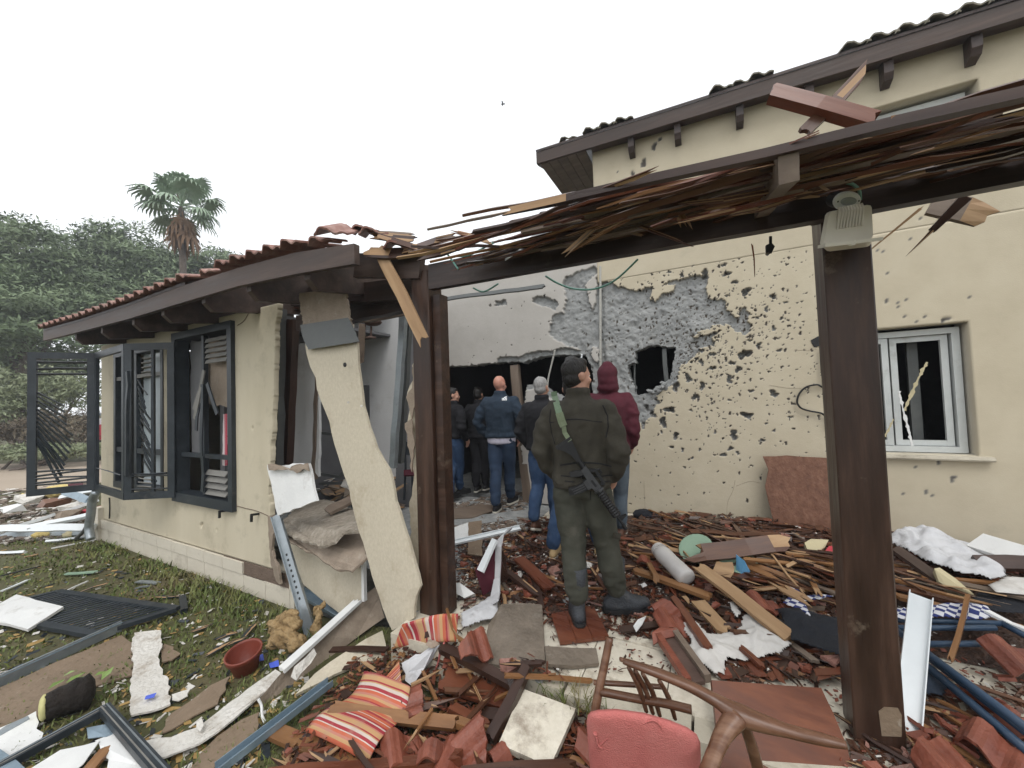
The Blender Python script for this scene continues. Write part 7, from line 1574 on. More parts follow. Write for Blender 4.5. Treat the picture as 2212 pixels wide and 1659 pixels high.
cloth('red_cloth', [(1620, 1218), (1650, 1222), (1682, 1236), (1690, 1246), (1650, 1252), (1632, 1250)], 'checkred', 'red and white checked cloth beside the blue card', 'cloth', .07, .06, .012, 10, 5)
gsheet('book', [(1738, 1172, .12), (1752, 1164, .14), (1790, 1166, .14), (1782, 1182, .10), (1766, 1194, .08), (1745, 1190, .09)], .035, M['beige'], 'open beige book at the foot of the leaning plywood', 'book')
gsheet('crimson_pad', [(1790, 1180, .12), (1812, 1178, .12), (1812, 1192, .10), (1782, 1190, .10)], .04, M['redcloth'], 'crimson pad between the beige book and the right-hand post', 'pad')
for i, pp in enumerate((([(1398, 1310), (1428, 1302), (1444, 1318), (1425, 1322)]), ([(1368, 1352), (1378, 1338), (1396, 1330), (1388, 1346), (1374, 1364)][:5]), ([(1384, 1262), (1392, 1258), (1398, 1264), (1388, 1268)]))):
    gsheet('white_shard', [(x, y, .05+.02*(k % 2)) for k, (x, y) in enumerate(pp)], .006, M['white'], ['flat white china shard right of the nearest boots', 'white china shard leaning by the right boot toe', 'tiny white shard left of the golden-brown plank'][i], 'shard')
cl1 = cloth('white_sheet', [(1469, 1350), (1485, 1342), (1505, 1343), (1530, 1368), (1560, 1372), (1592, 1369), (1600, 1340), (1625, 1328), (1653, 1332), (1679, 1362), (1680, 1375), (1711, 1391), (1685, 1415), (1653, 1421), (1610, 1432), (1576, 1430), (1566, 1463), (1545, 1460), (1527, 1446), (1500, 1425), (1485, 1408), (1495, 1385)], 'cloth', 'crumpled dirty white sheet in the middle of the right-hand floor', 'cloth', .03, .10, .010, 11, 2, sharp=1.3)
cloth('white_rag', [(1570, 1302), (1585, 1300), (1600, 1330), (1592, 1340), (1580, 1325)], 'cloth', 'small white rag with dark marks above the crumpled white sheet', 'cloth', .05, .04, .01, 12, 4)
cloth('navy_cloth', [(1668, 1318), (1720, 1318), (1760, 1330), (1818, 1340), (1836, 1352), (1838, 1410), (1830, 1450), (1815, 1425), (1760, 1402), (1715, 1388), (1690, 1350)], 'black', 'black-blue cloth bundled left of the right-hand post', 'cloth', .06, .13, .012, 7, 6)
cloth('checked_cloth', [(1702, 1272), (1720, 1268), (1735, 1290), (1790, 1288), (1810, 1295), (1760, 1300), (1745, 1305), (1755, 1338), (1730, 1322), (1690, 1306), (1700, 1292)], 'check', 'blue and white checked cloth beside the pale splintered plank', 'cloth', .09, .08, .010, 10, 7)
# plywood leaning on the wall
sheet('plywood_sheet', [Vector((p.x, WY-.10-.10*(1-p.z/.9), p.z)) for p in [oy(x, y, WY-.12) for x, y in ((1648, 986), (1700, 984), (1797, 990), (1812, 1000), (1815, 1172), (1740, 1168), (1678, 1160), (1668, 1120), (1660, 1085), (1652, 1050), (1660, 1015))]], .02, M['ply'], 'reddish plywood sheet with a wavy edge leaning against the wall behind the post', 'board', up=(0, -1, 0), jg=(.1, .006), seed=3)
lump('black_bag', [(oz(1395, 1112, .06), (.16, .10, .07)), (oz(1415, 1115, .05), (.12, .1, .06))], 'black', 'black bag lying at the wall foot right of the maroon hood', 'bag', .015, .02, 5)
# bed frame of blue tube with cloths
bf = thing('blue_tube_frame', 'dark-blue tubular bed frame lying at the right edge', 'bed frame', P_(2080, 1440))
def gt(a, b_, r_, nm='tube', m_='bluetube'): MB().tube([P_(*a), P_(*b_)], r_, 9).build(nm, M[m_], bf, smooth=True)
gt((1915, 1345, .12), (2240, 1590, .14), .018); gt((1995, 1432, .09), (2240, 1640, .08), .018); gt((1985, 1405, .1), (2240, 1600, .1), .016)
gt((1925, 1338, .12), (2168, 1347, .14), .015); gt((1940, 1356, .12), (2150, 1356, .14), .015); gt((2000, 1391, .10), (2170, 1390, .10), .015); gt((2165, 1347, .14), (2250, 1392, .12), .016)
cloth('blue_canvas', [(1925, 1440), (1960, 1430), (2000, 1440), (2040, 1470), (2062, 1500), (2050, 1512), (2010, 1508), (1960, 1480), (1930, 1470)], 'navycloth', 'dark-blue canvas crumpled under the tubular frame', 'cloth', .03, .08, .012, 7, 8)
cloth('checked_cloth', [(1998, 1316), (2040, 1306), (2100, 1308), (2140, 1316), (2160, 1338), (2140, 1345), (2080, 1342), (2040, 1338), (2000, 1335)], 'check', 'blue and white checked cloth lying on the tubular frame', 'cloth', .14, .08, .010, 9, 9)
cloth('checked_cloth', [(1922, 1315), (1945, 1310), (1972, 1328), (1968, 1340), (1930, 1342)], 'check', 'scrap of checked cloth just right of the right-hand post', 'cloth', .13, .05, .010, 9, 10)
# white gutter propped by the post
channel('white_gutter', od(1957, 1598, 1.62), od(1988, 1288, 1.95), .085, .03, 'whitemetal', 'white plastic gutter length standing upright beside the right-hand post', 'gutter', (-.3, -1, .1))
gb('stick', (2093, 1285, .20), (2052, 1430, .10), .02, .016, 'lath_gold', 'slim golden stick standing in front of the checked cloth', 'stick', e=(.02, .05))
cloth('white_sheet', [(1912, 1172), (1940, 1163), (1975, 1152), (2000, 1150), (2022, 1158), (2060, 1170), (2105, 1180), (2130, 1200), (2172, 1236), (2176, 1250), (2140, 1258), (2100, 1248), (2060, 1240), (2020, 1222), (1980, 1205), (1950, 1190)], 'greycloth', 'heap of grey-white bedding against the wall at the right', 'bedding', .13, .22, .012, 5, 11)
gb('plank', (1928, 1182, .22), (2036, 1255, .12), .10, .025, 'eave', 'brown board lying on the grey-white bedding', e=(.02, .02))
gsheet('yellow_foam', [(2018, 1228, .20), (2030, 1226, .20), (2065, 1250, .16), (2102, 1282, .12), (2118, 1300, .10), (2085, 1292, .10), (2050, 1272, .12), (2028, 1256, .14)], .05, M['beige'], 'wedge of yellow foam beside the bedding', 'foam', jg=(.12, .006))
board('white_board', oz(2108, 1168, .30), oz(2260, 1215, .30), .16, .03, 'white', (0, -.8, .6), lab='white cabinet panel leaning at the right edge by the wall', cat='board', e=(0, 0))
gb('plank', (2110, 1215, .16), (2260, 1220, .20), .10, .04, 'lath_dark', 'dark timber lying under the white cabinet panel', e=(0, 0), nrm=(0, -.6, .8))
cloth('black_cloth', [(2095, 1290), (2120, 1275), (2170, 1285), (2240, 1300), (2240, 1325), (2180, 1328), (2130, 1318)], 'black', 'black cloth heap at the right edge', 'cloth', .12, .10, .014, 6, 12)
cloth('pale_cloth', [(2130, 1268), (2180, 1250), (2240, 1250), (2240, 1300), (2190, 1288), (2150, 1282)], 'cloth', 'pale pinkish cloth above the black cloth at the right edge', 'cloth', .16, .08, .014, 8, 13)
gb('plank', (1920, 1282, .14), (2230, 1365, .12), .06, .02, 'lath_gold', 'long orange-brown lath running behind the tubular frame', e=(.05, .05))
gb('plank', (1915, 1262, .14), (2110, 1315, .12), .05, .02, 'lath', 'brown lath above the long orange-brown one', e=(.05, .05))
gb('plank', (2125, 1322, .16), (2250, 1372, .14), .035, .015, 'white', 'white strip lying right of the checked cloth', e=(.02, .05))
tag(MB().tube([oz(1900, 1222, .16), oz(1975, 1221, .17)], .008, 6).build('metal_tube', M['whitemetal']), 'thin chrome tube poking out right of the post', 'tube')
tag(MB().tube([oz(1700, 1218, .15), oz(1802, 1216, .16)], .010, 6).build('metal_tube', M['galv']), 'thin chrome tube lying left of the right-hand post', 'tube')
# ---- bottom right: table top, armchair frame, pink chair
_pa, _pb, _pc = P_(1537, 1469, .16), P_(1774, 1486, .16), P_(1560, 1690, .12); _pn = (_pb-_pa).cross(_pc-_pa)
sheet('table_top', [opl(x, y, _pa, _pn) for x, y in ((1537, 1469), (1774, 1486), (1800, 1540), (1828, 1608), (1850, 1690), (1560, 1690))], .028, M['tabletop'], 'glossy reddish veneer table top lying at the terrace edge', 'table top')
ac = thing('armchair_frame', 'worn wooden armchair frame tipped over in the foreground', 'chair', P_(1600, 1650, 0))
def lim(nm, pts, rr, flat=.8):
    P = [od(x, y, t) for x, y, t in pts]; Q = []; RR = []
    for i in range(len(P)-1):
        a, b_, c, d = P[max(i-1, 0)], P[i], P[i+1], P[min(i+2, len(P)-1)]
        for k in range(5): u_ = k/5; Q.append(.5*((2*b_)+(c-a)*u_+(2*a-5*b_+4*c-d)*u_*u_+(3*b_-a-3*c+d)*u_**3)); RR.append(rr[i]+(rr[i+1]-rr[i])*u_)
    Q.append(P[-1]); RR.append(rr[-1]); return MB().tube(Q, RR, 10, flat=flat).build(nm, M['chairwood'], ac, smooth=True)
lim('top_rail', [(1346, 1428, 1.50), (1400, 1447, 1.46), (1480, 1478, 1.42), (1545, 1512, 1.38), (1600, 1545, 1.34), (1700, 1578, 1.28), (1780, 1598, 1.25), (1830, 1610, 1.22)], [.012, .018, .022, .026, .042, .024, .021, .012])
lim('arm', [(1590, 1548, 1.335), (1563, 1585, 1.30), (1545, 1625, 1.26), (1520, 1690, 1.2)], [.040, .030, .026, .026])
lim('leg', [(1605, 1560, 1.36), (1625, 1615, 1.38), (1645, 1690, 1.40)], [.020, .022, .022])
lim('back_rail', [(1340, 1424, 1.54), (1420, 1448, 1.56), (1500, 1480, 1.58), (1560, 1512, 1.58)], [.010, .013, .013, .012])
lim('seat_rail', [(1297, 1494, 1.60), (1380, 1510, 1.55), (1440, 1520, 1.50), (1494, 1533, 1.46)], [.018, .018, .018, .018])
lim('front_leg', [(1317, 1378, 1.66), (1305, 1440, 1.63), (1292, 1500, 1.60), (1283, 1552, 1.58)], [.017, .018, .019, .02])
lim('stretcher', [(1282, 1474, 1.63), (1350, 1478, 1.62), (1432, 1484, 1.60)], [.012, .012, .011])
for a, b_ in (((1358, 1442), (1396, 1536)), ((1388, 1455), (1425, 1545)), ((1424, 1470), (1458, 1552)), ((1372, 1448), (1410, 1540))): lim('spindle', [(*a, 1.52), ((a[0]+b_[0])/2+3, (a[1]+b_[1])/2-4, 1.53), (*b_, 1.54)], [.010, .013, .010])
# pink chair back
pk = thing('pink_chair', 'pink upholstered chair back with a stained cover at the bottom edge', 'chair', P_(1390, 1690, 0))
out = [(1267, 1562), (1269, 1546), (1276, 1537), (1292, 1533), (1330, 1531), (1390, 1539), (1446, 1555), (1485, 1571), (1505, 1586), (1513, 1604), (1514, 1640), (1508, 1690), (1490, 1790), (1290, 1790), (1276, 1680)]
cpx = sum(p[0] for p in out)/len(out); cpy = sum(p[1] for p in out)/len(out)
def pkp(x, y, dt): return od(x, y, 1.30+(y-1540)*.0004+(x-1390)*-.0002+dt)
rings = []
for sc_, dt in ((.955, .05), (.99, .040), (1.0, .025), (1.0, .012), (.985, -.006), (.95, -.022), (.86, -.034), (.70, -.042), (.45, -.046), (.2, -.048)):
    rings.append([pkp(cpx+(x-cpx)*sc_, cpy+(y-cpy)*sc_, dt) for x, y in out])
MB().loft(rings).build('backrest', M['pink'], pk, smooth=True)
for pts in (((1290, 1615), (1320, 1590), (1370, 1572), (1410, 1556), (1430, 1575), (1440, 1612)), ((1310, 1618), (1350, 1612), (1400, 1595), (1440, 1610)), ((1288, 1592), (1292, 1610), (1300, 1616))):
    cable('seam_crease', [pkp(x, y, -.040) for x, y in pts], .0035, 'pink', None, parent=pk)
MB().blob(pkp(1286, 1585, -.036), (.008, .008, .008), 7).build('button', M['pink'], pk)
# ================================================================== the strewn field: laths, tile shards, chips, grass
LOOSE = []
surf = flat_surf
def rough_bed():
    """bed of soaked splinters and grit under the loose pieces"""
    xs = np.linspace(-1.9, 2.9, 160); ys = np.linspace(2.3, 4.93, 100); X, Y = np.meshgrid(xs, ys, indexing='ij')
    H = np.vectorize(mound)(X, Y)-.012
    Z = H*1.0+.05*(fbm(X*3.2, Y*3.2, 70, 4)-.62)+.03*(fbm(X*14, Y*14, 71, 3)-.5)
    V = np.stack([X, Y, Z], -1).reshape(-1, 3).tolist(); F = []; n = len(ys)
    for i in range(len(xs)-1):
        for j in range(n-1):
            if max(Z[i, j], Z[i+1, j], Z[i, j+1], Z[i+1, j+1]) > .012: F.append((i*n+j, (i+1)*n+j, (i+1)*n+j+1, i*n+j+1))
    o = MB().add(V, F).build('splinter_bed', pm('soaked_splinter_grit', [(.020, .011, .008), (.055, .028, .018), (.12, .065, .04)], 22, .6, 1.0, 60, dirt=((.28, .25, .20), 16, .64, .08, .8)), smooth=False); kind(o, 'stuff')
rough_bed()
rs = random.Random(77)
AREA_PILE = [(1380, 1105), (1500, 1085), (1640, 1120), (1700, 1165), (1900, 1172), (2212, 1200), (2212, 1300), (1950, 1290), (1780, 1280), (1600, 1290), (1480, 1260), (1390, 1230)]
AREA_MID = [(1000, 1140), (1130, 1110), (1380, 1180), (1600, 1290), (1830, 1300), (1830, 1470), (1560, 1470), (1420, 1370), (1330, 1330), (1180, 1310), (1060, 1300), (1000, 1290)]
AREA_FRONT = [(610, 1640), (780, 1420), (960, 1380), (1050, 1440), (1170, 1450), (1280, 1540), (1270, 1690), (640, 1700)]
AREA_RIGHT = [(1830, 1600), (1960, 1610), (2010, 1500), (2212, 1480), (2240, 1690), (1860, 1690)]
AREA_HALL = [(975, 1090), (1130, 1060), (1140, 1150), (1000, 1180), (975, 1170)]
def sample(poly):
    xs = [p[0] for p in poly]; ys = [p[1] for p in poly]
    while True:
        x = rs.uniform(min(xs), max(xs)); y = rs.uniform(min(ys), max(ys))
        if inpoly(np.array([x]), np.array([y]), poly)[0]: return x, y
KEEP = [(1915, 2180, 1150, 1252), (2010, 2120, 1225, 1300), (1735, 1815, 1160, 1195), (1469, 1700, 1335, 1465), (1412, 1540, 1365, 1480), (1191, 1316, 1310, 1386), (1040, 1290, 1310, 1440), (1537, 1850, 1480, 1690), (660, 890, 1450, 1640), (850, 995, 1320, 1405), (1080, 1245, 1500, 1640)]
def blocked(x, y): return any(a < x < b and c < y < d for a, b, c, d in KEEP)
LAND = [((1725, 1080), 'below the leaning plywood'), ((1455, 1220), 'beside the plastic bottle'), ((1590, 1215), 'beside the blue card'), ((1420, 1120), 'by the black bag at the wall foot'), ((1540, 1120), 'under the scarred wall'), ((1600, 1190), 'behind the thick dark beam'), ((1870, 1250), 'at the right-hand post'), ((2050, 1190), 'by the grey-white bedding'), ((2080, 1280), 'by the yellow foam wedge'), ((2160, 1240), 'below the white cabinet panel'), ((1600, 1390), 'by the crumpled white sheet'), ((1470, 1420), 'by the upturned trough tile'), ((1745, 1370), 'by the black-blue cloth'), ((1740, 1300), 'by the blue and white checked cloth'), ((1250, 1345), 'by the reddish hatch under the boot'), ((1390, 1320), 'by the white china shards'), ((1195, 1215), 'by the tan shoes'), ((1130, 1240), 'by the maroon-brown board'), ((1230, 1270), 'behind the nearest left leg'), ((1055, 1230), 'by the tipped dark box'), ((1030, 1320), 'by the trailing white cloth'), ((1110, 1370), 'by the large muddy sheet'), ((1340, 1450), 'under the armchair frame'), ((1050, 1150), 'by the white metal rail'), ((1750, 1440), 'beyond the veneer table top'), ((920, 1360), 'by the striped seat pad'), ((770, 1540), 'on the long striped cushion'), ((1070, 1510), 'by the dark chair frame'), ((1160, 1570), 'by the speckled white slab'), ((850, 1560), 'by the golden-brown plank'), ((950, 1620), 'at the bottom edge of the heap'), ((680, 1620), 'in the grass end of the heap'), ((1230, 1640), 'beside the pink chair'), ((1975, 1560), 'by the white gutter'), ((2100, 1500), 'by the blue tube frame'), ((2150, 1640), 'in the bottom right corner'), ((1900, 1620), 'at the foot of the right-hand post'), ((2180, 1430), 'at the right edge above the tubes'), ((1310, 1260), 'between the legs of the men'), ((1480, 1290), 'by the golden-brown floor plank'), ((1640, 1260), 'by the pale splintered plank')]
def where(x, y): return min(LAND, key=lambda l: (l[0][0]-x)**2+(1.6*(l[0][1]-y))**2)[1]
CNAME = {'varnished_lath': 'brown', 'dark_wet_lath': 'blackish', 'reddish_board': 'reddish', 'golden_board': 'golden-brown', 'raw_split_pine': 'pale raw', 'greyed_board': 'greyish', 'terracotta': 'red', 'weathered_roof_tile': 'dull'}
WL = lath_protos(['lath', 'lath', 'lath_dark', 'lath_dark', 'lath_red', 'lath_gold', 'lath_pale', 'lath_grey'], 44, 'w', (.18, 1.0), (.014, .05), (.006, .016))
LABW = {'pile': 'splintered brown lath in the pile against the scarred wall', 'mid': 'broken brown lath scattered on the white floor tiles', 'front': 'broken lath in the heap in front of the terrace', 'right': 'broken lath at the right-hand edge of the floor'}
def scatter_lath(area, n, key, ang, lo, hi, lmax=9, hadd=0):
    k = 0
    while k < n:
        x, y = sample(area)
        if blocked(x, y) and key != 'front': continue
        me, L = rs.choice(WL)
        if L > lmax: continue
        p = og(x, y, .0); p = og(x, y, mound(p.x, p.y)+hadd)
        an = rs.gauss(*ang); d = Vector((math.cos(an), math.sin(an), rs.gauss(0, .06))); z = rs.uniform(lo, hi)
        p0 = p+Vector((0, 0, z))-d*L/2
        e_ = p0+d*L
        if key in ('pile', 'mid', 'right') and (max(p0.y, e_.y) > WY-.03): continue
        if key != 'front' and (min(p0.y, e_.y) < STEP_Y+.05): continue
        if rs.random() < .04 and key == 'pile': d = Vector((d.x, d.y, rs.uniform(.15, .4)))
        o = link('lath', me, None, frame_m(p0, d, (rs.gauss(0, .3), rs.gauss(0, .3), 1))); tag(o, '%s %s lath %s' % (('short', 'medium-length', 'long')[(L > .4)+(L > .72)], CNAME[me.materials[0].name], where(x, y)), 'lath', 'loose laths of the smashed pergola'); o['_x'] = x; LOOSE.append(o); k += 1
scatter_lath(AREA_PILE, 150, 'pile', (-.35, .55), 0, .06)
scatter_lath(AREA_MID, 85, 'mid', (-.6, .7), 0, .03, .6)
scatter_lath(AREA_FRONT, 44, 'front', (-.2, .8), 0, .09, .55, .02)
scatter_lath(AREA_RIGHT, 18, 'right', (-.5, .5), 0, .04, .6)
# roof tile shards: fragments of the ribbed tile
def shard_mesh(seed):
    r_ = random.Random(seed); n = r_.randint(5, 8); R_ = r_.uniform(.022, .062); V = []; F = []
    pl_ = [(math.cos(q)*R_*r_.uniform(.6, 1.2), math.sin(q)*R_*r_.uniform(.5, 1.0)) for q in sorted(r_.uniform(0, 6.28) for _ in range(n))]
    k = r_.uniform(1.5, 3.5)
    prof = lambda x: .014*abs(math.sin(x/R_*k))
    V = [(x, y, prof(x)) for x, y in pl_]+[(0, 0, prof(0))]+[(x*.97, y*.97, prof(x)+.014) for x, y in pl_]+[(0, 0, prof(0)+.014)]
    for i in range(n): j = (i+1) % n; F += [(i, n, j), (n+1+i, n+1+j, 2*n+1), (i, j, n+1+j, n+1+i)]
    me = bpy.data.meshes.new('tile_shard'); me.from_pydata(V, [], F); me.materials.append(M[r_.choice(['terra', 'terra', 'terra', 'tile_old'])]); me.update(); return me
SM = [shard_mesh(i) for i in range(18)]
LABS = {'mid': 'broken red roof-tile shard on the white floor tiles', 'front': 'broken red roof-tile shard in the heap before the terrace', 'right': 'broken red roof-tile shard at the right-hand edge', 'pile': 'broken red roof-tile shard in the lath pile by the wall'}
def scatter_shard(area, n, key, hi):
    k = 0
    while k < n:
        x, y = sample(area)
        if blocked(x, y) and key != 'front': continue
        p = og(x, y, 0); p.z += mound(p.x, p.y)+rs.uniform(0, hi)
        if key != 'front' and p.y < STEP_Y+.05: continue
        o = link('tile_shard', rs.choice(SM), None, Matrix.Translation(p) @ Matrix.Rotation(rs.uniform(0, 6.28), 4, 'Z') @ Matrix.Rotation(rs.gauss(0, .35), 4, 'X') @ Matrix.Scale(rs.uniform(.6, 1.3), 4))
        tag(o, '%s tile shard %s' % (CNAME[o.data.materials[0].name], where(x, y)), 'tile shard', 'loose shards of red roof tile'); o['_x'] = x; LOOSE.append(o); k += 1
scatter_shard(AREA_MID, 90, 'mid', .02); scatter_shard(AREA_FRONT, 30, 'front', .02); scatter_shard(AREA_RIGHT, 30, 'right', .008); scatter_shard(AREA_PILE, 30, 'pile', .05)
# bigger roof tiles one can recognise
FT = [tile_mesh(50+i, True, .27, .19) for i in range(6)]
for m_ in FT: m_.materials.append(M['terra'])
for i, (x, y, h, rz, rx, ry, k, l_) in enumerate(((950, 1622, .10, .5, .25, .1, 1, 'cracked ribbed roof tile below the golden plank'), (1030, 1608, .10, -.7, .5, .3, 2, 'ribbed roof tile piece tipped beside the dark chair leg'), (985, 1655, .06, .2, .1, .0, 3, 'ribbed roof tile at the bottom edge below the golden plank'), (905, 1520, .12, -.9, .2, -.1, 4, 'dark red ribbed tile beside the long striped cushion'), (1022, 1395, .10, .9, .5, .2, 5, 'orange tile piece right of the striped seat pad'), (1100, 1650, .06, -.4, .1, .1, 1, 'ribbed tile piece under the left corner of the white slab'), (870, 1622, .06, .9, .1, .0, 2, 'muddy ribbed tile under the end of the long cushion'), (1262, 1600, .06, 1.2, .2, .3, 4, 'orange tile piece between the white slab and the pink chair'), (1400, 1215, .08, .3, .3, 0, 0, 'wavy pale-red tile beside the plastic bottle'), (1450, 1350, .05, .6, .3, .2, 3, 'broken red tile at the head of the trough tile'), (1440, 1325, .05, -.6, .2, .2, 5, 'red tile piece behind the brown batten'), (1650, 1310, .07, .4, .2, .1, 2, 'red tile piece beside the checked cloth'), (2130, 1520, .05, -.5, .1, 0, 1, 'long red tile piece under the tubular frame'), (2150, 1625, .05, -.6, .1, 0, 3, 'red tile piece at the bottom right edge'), (2030, 1650, .05, .3, .1, 0, 5, 'red tile heap piece right of the post foot'), (2190, 1420, .12, .3, .4, 0, 2, 'red tile leaning at the right edge by the frame'), (2195, 1570, .05, .2, .2, 0, 4, 'small red tile at the right edge below the frame'))):
    p = og(x, y, h); o = link('roof_tile', FT[k], None, Matrix.Translation(p) @ Matrix.Rotation(rz, 4, 'Z') @ Matrix.Rotation(rx, 4, 'X') @ Matrix.Rotation(ry, 4, 'Y') @ Matrix.Translation((0, -.15, 0))); tag(o, l_, 'roof tile')
# lumps of plaster lying loose
for k in range(26):
    x, y = sample(AREA_MID if k < 16 else AREA_FRONT); p = og(x, y, 0); p.z += mound(p.x, p.y)*.8; s_ = rs.uniform(.018, .045)
    b = MB(); b.blob((0, 0, s_*.3), (s_*1.3, s_, s_*.5), 7); b.V = [tuple(c*rs.uniform(.7, 1.25) for c in v) for v in b.V]; mt_ = rs.choice(['gypsum', 'concrete', 'gypsum', 'paper'])
    o = b.build('plaster_chunk', M[mt_], None, Mx=Matrix.Translation(p) @ Matrix.Rotation(rs.uniform(0, 6), 4, 'Z')); tag(o, '%s plaster chunk %s' % ({'gypsum': 'white', 'concrete': 'grey', 'paper': 'brownish'}[mt_], where(x, y)), 'plaster chunk', 'loose plaster chunks'); o['_x'] = x; LOOSE.append(o)
# small chips, one object per kind of rubbish
def chips(name, area, n, size, mat, seed, lift=.004, flat=.35, long=1.6):
    r_ = random.Random(seed); V = []; F = []
    for k in range(n):
        x, y = sample(area)
        p = og(x, y, 0); p.z += mound(p.x, p.y)*rs.uniform(.3, 1)+lift*rs.uniform(.5, 3)
        if p.z > -.05 and p.y < STEP_Y+.02: continue
        s_ = size*r_.uniform(.35, 1.3)*(1 if p.y < 3.5 else 1.3); q = Matrix.Rotation(r_.uniform(0, 6.28), 3, 'Z') @ Matrix.Rotation(r_.gauss(0, .5), 3, 'X'); b = len(V)
        L = s_*r_.uniform(.7, long); W_2 = s_*r_.uniform(.3, .8)
        for v in ((-L, -W_2*.7, 0), (L*.8, -W_2, 0), (L, W_2*.8, 0), (-L*.7, W_2, 0)): V.append(p+q @ Vector(v))
        for v in ((-L, -W_2*.7, s_*flat), (L*.8, -W_2, s_*flat), (L, W_2*.8, s_*flat), (-L*.7, W_2, s_*flat)): V.append(p+q @ Vector(v))
        F += [tuple(b+i for i in f) for f in ((4, 5, 6, 7), (0, 1, 5, 4), (1, 2, 6, 5), (2, 3, 7, 6), (3, 0, 4, 7))]
    kind(MB().add(V, F).build(name, M[mat]), 'stuff')
AREA_ALL = [(975, 1120), (1380, 1130), (1500, 1100), (2212, 1200), (2212, 1690), (1850, 1690), (1560, 1470), (1180, 1455), (990, 1400)]
AREA_TERR = [(985, 1130), (1380, 1140), (1600, 1280), (1830, 1300), (1830, 1420), (1560, 1400), (1320, 1370), (1000, 1330)]
AREA_BACK = [(975, 1120), (1380, 1130), (1500, 1100), (2212, 1200), (2212, 1330), (1900, 1320), (1560, 1330), (1300, 1290), (990, 1300)]
chips('wood_chips', AREA_BACK, 3000, .015, 'lath_dark', 1, flat=.2, long=2.6)
chips('splinters', AREA_BACK, 2200, .013, 'lath', 2, flat=.2, long=3.2)
chips('splinters', AREA_BACK, 700, .012, 'lath_gold', 6, flat=.2, long=3.4)
chips('tile_crumbs', AREA_BACK, 800, .013, 'terra', 3, long=1.4)
chips('plaster_crumbs', AREA_BACK, 900, .013, 'gypsum', 4, long=1.4)
chips('splinters', AREA_PILE, 1300, .030, 'lath', 51, flat=.12, long=3.6, lift=.012)
chips('splinters', AREA_PILE, 900, .028, 'lath_dark', 52, flat=.12, long=3.6, lift=.012)
chips('splinters', AREA_PILE, 500, .026, 'lath_red', 53, flat=.12, long=3.6, lift=.014)
chips('splinters', AREA_MID, 700, .028, 'lath_dark', 54, flat=.12, long=3.4, lift=.008)
chips('splinters', AREA_MID, 500, .027, 'lath_red', 55, flat=.12, long=3.4, lift=.008)
chips('splinters', AREA_RIGHT, 350, .016, 'lath', 56, flat=.15, long=4)
chips('splinters', AREA_MID, 900, .020, 'lath', 41, flat=.15, long=4.0)
chips('splinters', AREA_MID, 500, .018, 'lath_gold', 42, flat=.15, long=4.0)
chips('plaster_crumbs', AREA_MID, 700, .008, 'gypsum', 43)
chips('splinters', AREA_TERR, 1500, .011, 'lath_red', 31, flat=.15, long=4.5)
chips('splinters', AREA_TERR, 1300, .011, 'lath', 32, flat=.15, long=4.5)
chips('wood_chips', AREA_TERR, 1300, .010, 'lath_dark', 33, flat=.2, long=3)
chips('splinters', AREA_FRONT, 900, .012, 'lath_red', 34, flat=.15, long=4.5, lift=.03)
chips('wood_chips', AREA_ALL, 1100, .009, 'lath_dark', 21, flat=.2, long=2.8)
chips('splinters', AREA_ALL, 800, .008, 'lath', 22, flat=.2, long=3.4)
chips('tile_crumbs', AREA_ALL, 700, .010, 'terra', 23, long=1.4)
chips('plaster_crumbs', AREA_ALL, 300, .009, 'gypsum', 24, long=1.4)
chips('wood_chips', AREA_FRONT, 1100, .020, 'lath_dark', 7, flat=.2, long=2.2, lift=.02)
chips('tile_crumbs', AREA_FRONT, 500, .018, 'terra', 8, long=1.5, lift=.02)
chips('splinters', AREA_FRONT, 600, .015, 'lath_gold', 12, flat=.2, long=3, lift=.02)
chips('plaster_crumbs', AREA_HALL, 500, .022, 'concrete', 9, long=1.6)
chips('plaster_crumbs', AREA_HALL, 160, .018, 'gypsum', 19, long=1.6)
chips('wood_chips', AREA_HALL, 700, .03, 'lath_grey', 10, flat=.25, long=2)
AREA_LAWN = [(0, 1130), (200, 1165), (560, 1290), (620, 1420), (700, 1480), (520, 1690), (-40, 1690)]
chips('pale_litter', AREA_LAWN, 420, .022, 'gypsum', 5, flat=.15)
chips('leaf_litter', AREA_LAWN, 520, .024, 'dullleaf', 13, flat=.06, long=1.8)
chips('dark_litter', AREA_LAWN, 300, .024, 'navy', 14, flat=.15, long=2.2)
AREA_FAR = [(-60, 1062), (205, 1045), (208, 1160), (-60, 1180)]
chips('pale_litter', AREA_FAR, 420, .05, 'gypsum', 15, flat=.3)
chips('brown_litter', AREA_FAR, 700, .06, 'lath_grey', 16, flat=.3)
chips('brown_litter', AREA_FAR, 300, .06, 'redcloth', 17, flat=.2, long=1) if False else None
